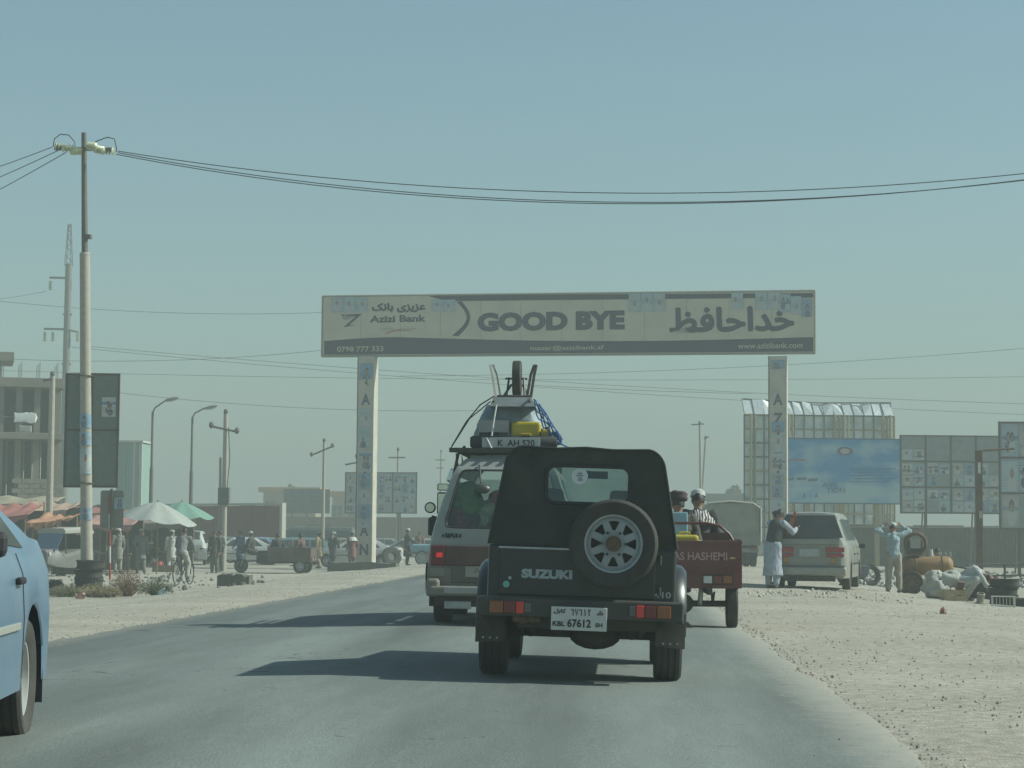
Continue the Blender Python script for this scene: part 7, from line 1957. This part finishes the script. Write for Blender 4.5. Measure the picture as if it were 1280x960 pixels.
# cyclist
def bicycle():
    D = 63.0; g = G(229, D, 728); rz = R(-9)
    t = thing('bicycle', 'upright black bicycle ridden across the gravel', 'bicycle', g, rz)
    m = mat('bike_black', (0.02, 0.02, 0.022), 0.4)
    for y in (-0.53, 0.55):
        w = MB().tube([(0, y + 0.335 * math.cos(a), 0.35 + 0.335 * math.sin(a)) for a in [2 * math.pi * k / 32 for k in range(32)]], 0.019, 6, closed=True).build('wheel', RUB, t, smooth=True)
        s = MB()
        for k in range(18):
            a = 2 * math.pi * k / 18; s.cyl((0.02 * (-1) ** k, y, 0.35), (0, y + 0.32 * math.cos(a), 0.35 + 0.32 * math.sin(a)), 0.003, n=4)
        so = s.build('spokes', STEEL, w); so['kind'] = 'stuff'
        MB().cyl((-0.05, y, 0.35), (0.05, y, 0.35), 0.02, n=8).build('hub', STEEL, w)
        MB().tube([(0, y + 0.37 * math.cos(a), 0.35 + 0.37 * math.sin(a)) for a in [R(20 + 15 * k) for k in range(10)]], 0.02, 5).build('mudguard', m, t)
    for a, b in (((0, -0.08, 0.30), (0, -0.20, 0.88)), ((0, -0.08, 0.30), (0, 0.38, 0.80)), ((0, -0.17, 0.80), (0, 0.36, 0.86)), ((0.04, -0.53, 0.35), (0, -0.18, 0.80)), ((-0.04, -0.53, 0.35), (0, -0.18, 0.80)), ((0.04, -0.53, 0.35), (0, -0.08, 0.30)), ((0, 0.36, 0.95), (0.03, 0.55, 0.35)), ((0, 0.36, 0.95), (-0.03, 0.55, 0.35))):
        MB().cyl(a, b, 0.016, n=7).build('frame_tube', m, t)
    MB().tube([(-0.28, 0.20, 1.03), (-0.2, 0.34, 1.06), (0, 0.37, 1.0), (0.2, 0.34, 1.06), (0.28, 0.20, 1.03)], 0.014, 7).build('handlebar', STEEL, t, smooth=True)
    MB().ball((0, -0.22, 0.91), (0.10, 0.14, 0.045), 12, 8).build('saddle', INK, t, smooth=True)
    MB().box((0, -0.55, 0.75), (0.14, 0.4, 0.02)).build('carrier', m, t)
    for s in (-1, 1): MB().box((s * 0.12, -0.08 + s * 0.1, 0.30 - s * 0.12), (0.09, 0.08, 0.02)).build('pedal', INK, t)
    person('cyclist in a grey shirt and pale trousers riding the upright bicycle', (g.x, g.y, g.z), rz, pose=dict(pelvis=(0, -0.22, 1.0), chest=(0, -0.06, 1.32), neck=(0, 0.02, 1.49), head=(0, 0.06, 1.62), shL=(-0.18, 0, 1.43), shR=(0.18, 0, 1.43), elL=(-0.27, 0.10, 1.20), wrL=(-0.26, 0.22, 1.06), elR=(0.27, 0.10, 1.20), wrR=(0.26, 0.22, 1.06), hipL=(-0.09, -0.2, 0.97), hipR=(0.09, -0.2, 0.97), knL=(-0.12, 0.18, 0.86), anL=(-0.12, 0.0, 0.50), knR=(0.12, 0.08, 0.66), anR=(0.12, -0.02, 0.27)), top=(0.17, 0.17, 0.17), legs=(0.33, 0.32, 0.28), voxel=0.018)
bicycle()

# ------------------------------------------------------------------ right side: truck, silver van, tyre yard
def truck():
    D = 84.0; a = W(913.5, 700, D); g = (a.x, D, hgt(a.x, D)); t = thing('truck', 'canvas covered truck seen from behind beyond the tricycle', 'truck', g, R(2))
    cv = mat('truck_canvas', (0.21, 0.22, 0.19), 0.9, var=0.2, scale=1.5, bump=0.4, bscale=6, dust=0.25); wd = mat('truck_body', (0.16, 0.17, 0.15), 0.8, dust=0.3)
    Wd, z0, z1 = 1.18, 1.0, 2.62
    ring = lambda y, k=0.0: [Vector((x, y, z)) for x, z in ((-Wd, z0), (-Wd - 0.02, 1.7), (-Wd, 2.35), (-0.9, z1 - 0.08 + k), (0, z1 + k), (0.9, z1 - 0.08 + k), (Wd, 2.35), (Wd + 0.02, 1.7), (Wd, z0))]
    MB().loft([ring(0.0), ring(1.2, -0.04), ring(2.4), ring(3.6, -0.04), ring(4.8)], closed=False).build('canvas_cover', cv, t, smooth=True, ang=50)
    rows = []
    for j in range(7):
        z = 1.25 + (z1 - 0.12 - 1.25) * j / 6; rows.append([Vector((-Wd + 0.03 + (2 * Wd - 0.06) * i / 14, 0.05 + 0.035 * math.sin(i * 1.7 + j * 0.8), z + (0.05 * math.sin(math.pi * i / 14) if j == 6 else 0))) for i in range(15)])
    MB().loft(rows, closed=False).build('rear_curtain', cv, t, smooth=True, ang=80)
    MB().tube([(-Wd, -0.02, 2.36), (-0.9, -0.02, z1 - 0.07), (0, -0.02, z1 + 0.01), (0.9, -0.02, z1 - 0.07), (Wd, -0.02, 2.36)], 0.035, 6).build('cover_edge', mat('pale_rope', (0.42, 0.42, 0.38), 0.8), t)
    for s in (-1, 1): MB().tube([(s * (Wd + 0.02), -0.02, 1.0), (s * (Wd + 0.02), -0.02, 2.36)], 0.035, 6).build('cover_edge', mat('pale_rope', (0, 0, 0)), t)
    tg = MB().box((0, 0.0, 1.08), (2 * Wd, 0.06, 0.42)).build('tailgate', wd, t)
    for k in range(4): MB().box((-0.9 + 0.6 * k, -0.04, 1.08), (0.05, 0.03, 0.42)).build('rib', wd, tg)
    MB().box((0, 2.4, 0.92), (2 * Wd, 4.8, 0.12)).build('bed', wd, t)
    for s in (-1, 1): MB().box((s * 0.4, 3, 0.75), (0.1, 6, 0.2)).build('frame_rail', UNDER, t)
    MB().box((0, 0.02, 0.66), (2.2, 0.08, 0.16)).build('bumper_beam', wd, t)
    for s in (-1, 1):
        MB().box((s * 0.9, -0.04, 0.74), (0.24, 0.05, 0.1)).build('tail_lamp', LRED, t)
        for q in (0.72, 1.0): wheel(t, (s * q, 1.1, 0.46), 0.46, 0.24, 0.27, side=s, n=24)
        wheel(t, (s * 0.95, 5.4, 0.46), 0.46, 0.24, 0.27, side=s, n=24)
        MB().box((s * 0.86, 0.5, 0.62), (0.52, 0.02, 0.45)).build('mud_flap', RUB, t)
    MB().cyl((-0.8, 1.1, 0.46), (0.8, 1.1, 0.46), 0.1, n=10).build('axle', UNDER, t)
    MB().box((0, 5.7, 1.55), (2.2, 1.5, 1.5)).build('cab', mat('cab_grey', (0.3, 0.31, 0.29), 0.5, dust=0.3), t, bevel=0.12)
    MB().box((0, 4.99, 1.75), (1.6, 0.04, 0.5)).build('cab_window', GDARK, t)
    return t
truck()
def silver_van():
    D = 46.5; g = G(1012, D, 732); L_ = 4.6; A = R(-10)
    off = Matrix.Rotation(A, 3, 'Z') @ Vector((0, L_ / 2, 0))
    t = build_car('silver_van', 'silver people carrier parked on the dirt with its rear towards the road', (g.x + off.x, g.y + off.y, g.z - 0.01), A, (0.25, 0.25, 0.22), L_, 'van', 0.86, None, False, 1.74, False, 'van')
    for o in list(kids(t)):
        if o.name.split('.')[0] in ('tail_lamp', 'number_plate', 'rear_bumper', 'rear_window'): bpy.data.objects.remove(o)
    y = -L_ / 2
    sil = mat('silver_bumper', (0.30, 0.295, 0.26), 0.4, 0.2, dust=0.25)
    rw = MB(); rows = []
    for j in range(6):
        f = j / 5; yy = y + 0.035 + 0.27 * f; z = 1.16 + (1.66 - 1.16) * f; hw = 0.74 - 0.20 * f
        rows.append([Vector((-hw + 2 * hw * i / 8, yy - 0.075 - (0.03 * (1 - (2 * i / 8 - 1) ** 2)), z)) for i in range(9)])
    rw.loft(rows, closed=False); rw.build('rear_window', GDARK, t, smooth=True)
    MB().box((0, y - 0.02, 1.08), (1.35, 0.06, 0.13)).build('hatch_band', mat('dark_silver', (0.24, 0.26, 0.25), 0.4, 0.2, dust=0.2), t, bevel=0.02)
    for s in (-1, 1):
        for k, (zc, hh, wd) in enumerate(((0.90, 0.105, 0.42), (0.775, 0.075, 0.40))):
            MB().box((s * 0.56, y - 0.025 + 0.02, zc), (wd, 0.08, hh)).build('tail_lamp', mat('tail_red', (0.30, 0.03, 0.035), 0.3, coat=0.4), t, bevel=0.015)
        MB().box((s * 0.52, y - 0.03, 0.655), (0.10, 0.05, 0.11)).build('indicator_lamp', mat('amber_lens', (0.42, 0.20, 0.03), 0.3), t, bevel=0.01)
    pl = MB().box((0, y - 0.03, 0.83), (0.42, 0.03, 0.16)).build('number_plate', mat('grey_plate', (0.36, 0.37, 0.35), 0.6), t)
    MB().box((0, y - 0.03, 0.83), (0.50, 0.02, 0.20)).build('plate_recess', mat('dark_silver', (0, 0, 0)), t)
    MB().box((0, y - 0.02, 0.42), (1.62, 0.20, 0.19)).build('rear_bumper', sil, t, bevel=0.05, seg=3)
    MB().box((0, y - 0.04, 0.535), (1.55, 0.10, 0.03)).build('bumper_trim', mat('strip_dark', (0.10, 0.11, 0.11), 0.6), t)
    MB().box((0, y + 0.15, 0.27), (1.1, 0.3, 0.14)).build('rear_valance', UNDER, t)
    MB().box((-0.42, y - 0.015, 1.36), (0.10, 0.012, 0.50), rot=(0, R(14), 0)).build('orange_reflection', mat('orange_reflection', (0.35, 0.10, 0.04), 0.7), t)  # orange strip paints a reflection on the rear glass
    MB().box((-0.33, y + 0.08, 1.68), (0.06, 0.03, 0.12)).build('red_tassel', mat('red_tassel', (0.45, 0.08, 0.05), 0.8), t)
    return t
silver_van()
def compressor():
    D = 52.0; g = G(1158, D, 735); t = thing('air_compressor', 'rusty orange air compressor tank on two wheels with an engine on top', 'air compressor', g, R(0))
    u = lambda px: W(px, 710, D).x - g.x
    tank = mat('orange_tank', (0.24, 0.12, 0.035), 0.6, 0.1, var=0.35, scale=5, dust=0.3)
    z = W(1158, 707, D).z - g.z; r = 0.24
    x0, x1 = u(1125), u(1192)
    MB().lathe([(0.001, 0), (r * 0.6, 0.03), (r * 0.92, 0.10), (r, 0.18), (r, x1 - x0 - 0.18), (r * 0.92, x1 - x0 - 0.1), (r * 0.6, x1 - x0 - 0.03), (0.001, x1 - x0)], (x0, 0, z), (1, 0, 0), 22).build('tank', tank, t, smooth=True, ang=50)
    for x in (x0 + 0.35, x1 - 0.3): MB().tube([(x, 1.01 * r * math.cos(a), z + 1.01 * r * math.sin(a)) for a in [2 * math.pi * k / 20 for k in range(20)]], 0.014, 5, closed=True).build('weld_band', mat('rust_brown', (0, 0, 0)), t)
    for yy in (-0.34, 0.34): wheel(t, (u(1137), yy, 0.29), 0.29, 0.13, 0.19, mat('rust_rim', (0.13, 0.08, 0.045), 0.8, var=0.3), 8, -1 if yy < 0 else 1, 'wheel', (0, 1, 0), 28)
    MB().cyl((u(1137), -0.3, 0.29), (u(1137), 0.3, 0.29), 0.03, n=8).build('axle', UNDER, t)
    MB().cyl((x1 - 0.2, -0.12, 0), (x1 - 0.22, -0.1, z), 0.03, n=8).build('prop_leg', UNDER, t)
    MB().tube([(x1 - 0.05, 0, z), (x1 + 0.25, 0, z - 0.05), (x1 + 0.5, 0, z - 0.12)], 0.025, 6).build('tow_bar', UNDER, t)
    # engine with big fan guard
    ex = u(1143); ez = z + r + 0.30
    MB().box((ex, 0.05, z + r + 0.22), (0.42, 0.4, 0.40)).build('engine', mat('engine_grime', (0.09, 0.08, 0.07), 0.8, dust=0.3), t, bevel=0.04)
    MB().tube([(ex + 0.25 * math.cos(a), -0.22, ez + 0.25 * math.sin(a)) for a in [2 * math.pi * k / 22 for k in range(22)]], 0.05, 8, closed=True).build('fan_guard', mat('rust_brown', (0, 0, 0)), t, smooth=True)
    MB().box((ex, -0.20, ez), (0.26, 0.02, 0.24)).build('radiator', mat('pale_radiator', (0.36, 0.36, 0.33), 0.7), t)
    MB().cyl((u(1163), 0, z + r - 0.02), (u(1163), 0, z + r + 0.16), 0.09, 0.06, 10).build('filter', mat('pale_radiator', (0, 0, 0)), t)
    for q in (1176, 1182, 1188): MB().cyl((u(q), 0, z + r - 0.03), (u(q), 0, z + r + 0.10), 0.022, n=8).build('valve', STEEL, t)
compressor()
def wood_crate():
    D = 45.5; g = G(1193, D, 748); t = thing('wooden_crate', 'small open wooden crate on the dirt in front of the crouching man', 'crate', g, R(4))
    wm = mat('fresh_wood', (0.36, 0.28, 0.16), 0.8, var=0.2, scale=8)
    for y in (-0.17, 0.17):
        for k in range(2): MB().box((0, y, 0.07 + 0.12 * k), (0.52, 0.02, 0.105)).build('slat', wm, t)
    for x in (-0.255, 0.255):
        for k in range(2): MB().box((x, 0, 0.07 + 0.12 * k), (0.018, 0.32, 0.105)).build('end_slat', wm, t)
        for y in (-0.15, 0.15): MB().box((x * 0.95, y, 0.13), (0.035, 0.03, 0.26)).build('corner_post', wm, t)
    MB().box((0, 0, 0.02), (0.5, 0.32, 0.02)).build('base', wm, t)
    MB().box((0.12, 0.02, 0.27), (0.14, 0.12, 0.30), rot=(0.2, 0.2, 0)).build('brown_bottle_box', mat('brown_card', (0.16, 0.08, 0.05), 0.8), t)
wood_crate()
def sack_heap():
    D = 46.6; g = G(1175, D, 748); t = thing('sack_pile', 'pale draped sack pile heaped beside the wooden crate', 'sacks', g)
    m = mat('pale_sacking', (0.35, 0.345, 0.31), 0.95, var=0.2, scale=5)
    for i, (x, y, z, a, b, c, r) in enumerate(((-0.05, 0.1, 0.22, 0.34, 0.3, 0.26, 0.2), (0.22, 0.15, 0.42, 0.36, 0.26, 0.20, -0.3), (-0.12, 0.1, 0.50, 0.20, 0.2, 0.17, 0.1))):
        mb = MB(); mb.ball((x, y, z), (a, b, c), 44, 26, rot=(0.1, r, 0.3 * i))
        for p in mb.v: p += (p - Vector((x, y, z))).normalized() * (0.07 * noise.noise(p * 5.5) - 0.075 * abs(noise.noise(Vector((p.x * 9, p.y * 9, p.z * 5)))) - 0.03 * abs(noise.noise(p * 21))); p.z = max(p.z, -0.03)
        mb.build('sack', m, t, smooth=True, ang=70)
sack_heap()
tyre_stack(1228, 49.5, 3, 'beside the rusty post and crouching man', 0.31, 0.19, -0.03, 5)
tyre_stack(1254, 44.5, 3, 'at the outer end of the tyre yard', 0.30, 0.19, -0.03, 6)
g_ = G(1279, 43.8, 752); tyre_thing('single worn tyre lying flat beyond the outer tyre stack', (g_.x, g_.y, g_.z + 0.09), 0.29, 0.18, (0, 0, 0))
g_ = G(1087, 61, 700); tyre_thing('tyre standing upright beside the small trolley behind the silver van', (g_.x, g_.y, g_.z + 0.30), 0.30, 0.17, (R(86), 0, R(12)))
def stub():
    g = G(1225, 43.2, 762); t = thing('pipe_stub', 'short grey concrete pipe stub sticking out of the dirt', 'pipe', g, 0)
    MB().lathe([(0.075, -0.1), (0.075, 0.20), (0.085, 0.205), (0.085, 0.235), (0.06, 0.24), (0.06, 0.0), (0.06, -0.1)], (0, 0, 0), (0.05, -0.35, 1), 18, closed=True).build('pipe', CONC, t, smooth=True, ang=40)
    MB().tube([(0.095 * math.cos(a), 0.095 * math.sin(a), 0.02) for a in [2 * math.pi * k / 16 for k in range(16)]], 0.02, 5, closed=True).build('collar', CONC, t)
    g = G(1254, 42.6, 760); t = thing('wire_cage', 'low pale wire cage frame in front of the outer tyre stack', 'cage', g, R(-8))
    for x in (-0.22, 0.22):
        for y in (-0.1, 0.1): MB().cyl((x, y, -0.02), (x, y, 0.22), 0.013, n=6).build('post', PALE, t)
    for k in range(7): MB().cyl((-0.2 + 0.066 * k, -0.1, 0.0), (-0.2 + 0.066 * k, -0.1, 0.21), 0.006, n=5).build('wire', PALE, t)
    for z in (0.02, 0.21):
        for y in (-0.1, 0.1): MB().cyl((-0.24, y, z), (0.24, y, z), 0.011, n=6).build('rail', PALE, t)
stub()
def trolley():
    g = G(1071, 58, 716); t = thing('trolley', 'small dark blue tool trolley with legs behind the silver van', 'trolley', g, R(10))
    m = mat('trolley_blue', (0.07, 0.10, 0.13), 0.6, dust=0.2)
    MB().loft([[Vector((x * a, y * a, z)) for x, y in ((-0.3, -0.2), (0.3, -0.2), (0.3, 0.2), (-0.3, 0.2))] for a, z in ((0.7, 0.22), (1.0, 0.32), (1.05, 0.55))]).build('tub', m, t, bevel=0.02)
    for x in (-0.15, 0.2): MB().cyl((x, 0, 0), (x * 1.1, 0, 0.25), 0.025, n=6).build('leg', m, t)
    wheel(t, (-0.26, 0, 0.12), 0.12, 0.06, 0.07, side=-1, n=18, tread=False)
trolley()
def yard_rack():
    g = G(1256, 56, 720); t = thing('metal_stand', 'low rusty metal stand with thin legs among the yard scrap', 'stand', g)
    for x in (-0.8, 0, 0.55): MB().cyl((x, 0, -0.05), (x, 0, 0.75), 0.03, n=6).build('leg', mat('rust_brown', (0, 0, 0)), t)
    for z in (0.45, 0.75): MB().cyl((-0.85, 0, z), (0.6, 0, z + 0.04), 0.025, n=6).build('rail', DPOLE, t)
yard_rack()

# ------------------------------------------------------------------ loose things on the ground
def lumps(name, label, spots, mats, kind_label):
    mb = MB()
    for (x, y, z, s, seed) in spots:
        rg = random.Random(seed); n = 6
        a = MB(); a.ball((x, y, z + s * 0.3), (s * rg.uniform(0.7, 1.3), s * rg.uniform(0.7, 1.2), s * rg.uniform(0.45, 0.8)), 6, 4, rot=(rg.random() * 3, rg.random() * 3, 0))
        c = Vector((x, y, z))
        for p in a.v: p += (p - c) * rg.uniform(-0.22, 0.22)
        mb.add(a.v, a.f)
    o = mb.build(name, mats); tag(o, label, kind_label, kind='stuff')
    return o
def gravel():
    rg = random.Random(21); pale, dark, mid = [], [], []
    for k in range(10500):
        if rg.random() < 0.6:
            y = 4.5 + 60 * rg.random() ** 1.6; x = ROAD_R + 0.0 + abs(rg.gauss(0, 1)) * (0.6 + 0.10 * y)
        else:
            y = 16 + 60 * rg.random() ** 1.3; x = ROAD_L - 0.0 - abs(rg.gauss(0, 1)) * (0.6 + 0.08 * y)
        if noise.noise(Vector((x * 0.9, y * 0.35, 3.3))) + 0.35 * rg.random() < 0.05: continue
        s = 0.0028 + 0.009 * rg.random() ** 5 + 0.00010 * y
        (pale if rg.random() < 0.5 else (mid if rg.random() < 0.86 else dark)).append((x, y, hgt(x, y), s, k))
    for k in range(5200):         # crumbs along both road edges
        y = 5 + 70 * rg.random() ** 1.5
        for e in (ROAD_R, ROAD_L):
            if rg.random() < 0.5:
                x = e + rg.gauss(0, 0.16) * (1 if e == ROAD_L else 1); mid.append((x, y, max(hgt(x, y), road_z(x) if ROAD_L < x < ROAD_R else -1) - 0.004, 0.004 + 0.007 * rg.random(), k + 9999))
    lumps('gravel', 'pale stones scattered over the dirt shoulders', pale, mat('pale_stone', (0.50, 0.47, 0.41), 0.95), 'gravel')
    lumps('gravel', 'grey brown stones scattered over the dirt shoulders', mid, mat('mid_stone', (0.34, 0.31, 0.26), 0.95), 'gravel')
    lumps('gravel', 'dark chips scattered over the dirt shoulders', dark, mat('dark_stone', (0.22, 0.205, 0.18), 0.95), 'gravel')
gravel()
def scrap():
    rg = random.Random(5); sp = []
    for k in range(420):
        px = rg.uniform(1055, 1300); D = rg.uniform(58, 92); g = G(px, D); s = rg.uniform(0.03, 0.13)
        sp.append((g.x, g.y, g.z, s, k))
    lumps('scrap_heap', 'pale broken scrap and rubble strewn before the corrugated fence', sp[:230], mat('pale_scrap', (0.40, 0.39, 0.35), 0.85, var=0.3), 'rubble')
    lumps('scrap_heap', 'dark broken scrap strewn before the corrugated fence', sp[230:], mat('dark_scrap', (0.12, 0.115, 0.10), 0.85, var=0.3), 'rubble')
    sp = []
    for k in range(260):
        px = rg.uniform(20, 330); D = rg.uniform(52, 82); g = G(px, D); sp.append((g.x, g.y, g.z, 0.02 + 0.07 * rg.random() ** 2, k))
    lumps('rubble', 'dark clods and litter on the dirt before the market', sp, mat('dark_scrap', (0, 0, 0)), 'rubble')
    sp = []
    for k in range(160):
        px = rg.uniform(935, 1140); D = rg.uniform(38, 44); g = G(px, D); sp.append((g.x, g.y, g.z, 0.012 + 0.03 * rg.random() ** 2, k))
    lumps('rubble', 'pale clods in a low ridge before the silver van', sp, mat('pale_clod', (0.50, 0.45, 0.37), 0.95), 'rubble')
scrap()
def bush(label, px, D, w, h, cols, seed, twigs=260, leaves=900, dx=0):
    g = G(px, D, 735); t = thing('bush', label, 'bush', g); rg = random.Random(seed)
    tw = MB()
    for k in range(twigs):
        a = rg.random() * 6.28; r = w / 2 * rg.random() ** 0.6; z = h * rg.uniform(0.35, 1.0) * (1 - 0.45 * (r / (w / 2)) ** 2)
        b = Vector((0.25 * r * math.cos(a), 0.25 * r * math.sin(a), -0.03)); e = Vector((r * math.cos(a), r * math.sin(a), z))
        mid = b.lerp(e, 0.5) + Vector((rg.gauss(0, .03), rg.gauss(0, .03), 0.05))
        tw.tube([b, mid, e], [0.005, 0.004, 0.002], 3)
    tw.build('stems', mat('twig_%d' % seed, cols[0], 0.9, var=0.25, scale=12), t)
    lf = MB()
    for k in range(leaves):
        a = rg.random() * 6.28; r = w / 2 * rg.random() ** 0.5; z = h * rg.random() ** 0.7 * (1 - 0.5 * (r / (w / 2)) ** 2)
        p = Vector((r * math.cos(a), r * math.sin(a), z)); s = rg.uniform(0.012, 0.032)
        u = Vector((rg.gauss(0, 1), rg.gauss(0, 1), rg.gauss(0, 1) + 0.6)).normalized(); v = u.orthogonal().normalized()
        lf.add([p + u * s, p + v * s * 0.35, p - u * s, p - v * s * 0.35], [(0, 1, 2, 3)])
    lf.build('leaves', mat('leaf_%d' % seed, cols[1], 0.85, var=0.35, scale=9), t)
bush('tall reddish dry bush beside the small road sign post', 158, 49.5, 0.85, 0.70, ((0.17, 0.10, 0.06), (0.16, 0.095, 0.055)), 1)
bush('low green bush with grey tips right of the dry bush', 195, 49.0, 0.85, 0.42, ((0.09, 0.09, 0.05), (0.07, 0.085, 0.035)), 2)
bush('straw coloured weed clump in front of the kerb slab', 118, 49.3, 0.95, 0.36, ((0.22, 0.18, 0.10), (0.20, 0.165, 0.09)), 3)
bush('dull green weed clump beside the flat tyre at the pole', 82, 49.6, 0.9, 0.33, ((0.15, 0.14, 0.08), (0.12, 0.12, 0.06)), 4)
bush('small straw weed tuft between the kerb slab and the dry bush', 138, 48.9, 0.6, 0.28, ((0.22, 0.17, 0.10), (0.2, 0.15, 0.08)), 5)
def rag(px, D, label, col, s=0.25, py=742):
    g = G(px, D, py); t = thing('plastic_rag', label, 'litter', g)
    mb = MB(); mb.ball((0, 0, 0.05), (s, s * 0.7, s * 0.45), 16, 9)
    for p in mb.v: p += Vector((noise.noise(p * 13), noise.noise(p * 13 + Vector((3, 3, 3))), 1.3 * noise.noise(p * 17))) * 0.10; p.z = max(p.z, 0.0)
    mb.build('crumpled_sheet', mat('rag_%02d' % int(col[0] * 99), col, 0.8, var=0.2), t, smooth=False)
rag(202, 48.6, 'crumpled light blue plastic bag caught on the green bush', (0.32, 0.43, 0.43), 0.11, 735)
rag(101, 47.5, 'crumpled pink plastic bag lying on the gravel near the kerb slab', (0.42, 0.24, 0.21), 0.13)
rag(1180, 32, 'small faded red rag lying on the right shoulder dirt', (0.33, 0.16, 0.14), 0.06, 782)
rag(955, 8.3, 'tiny white paper scrap lying on the asphalt', (0.6, 0.6, 0.57), 0.015, 893) if False else None

# ------------------------------------------------------------------ dusty air
def build_haze():
    mb = MB(); mb.box((0, 970, 17.5), (1900, 2100, 41))
    o = mb.build('haze', None)
    m = bpy.data.materials.new('dusty_air'); m.use_nodes = True
    t = m.node_tree; t.nodes.clear()
    v = t.nodes.new('ShaderNodeVolumePrincipled')
    v.inputs['Color'].default_value = (0.46, 0.515, 0.495, 1)
    v.inputs['Density'].default_value = 0.0036
    v.inputs['Anisotropy'].default_value = 0.0
    out = t.nodes.new('ShaderNodeOutputMaterial')
    t.links.new(v.outputs[0], out.inputs['Volume'])
    o.data.materials.append(m)
    tag(o, 'pale dusty haze hanging over the whole street', 'haze', kind='stuff')
build_haze()

bpy.data.scenes.remove(WORK)
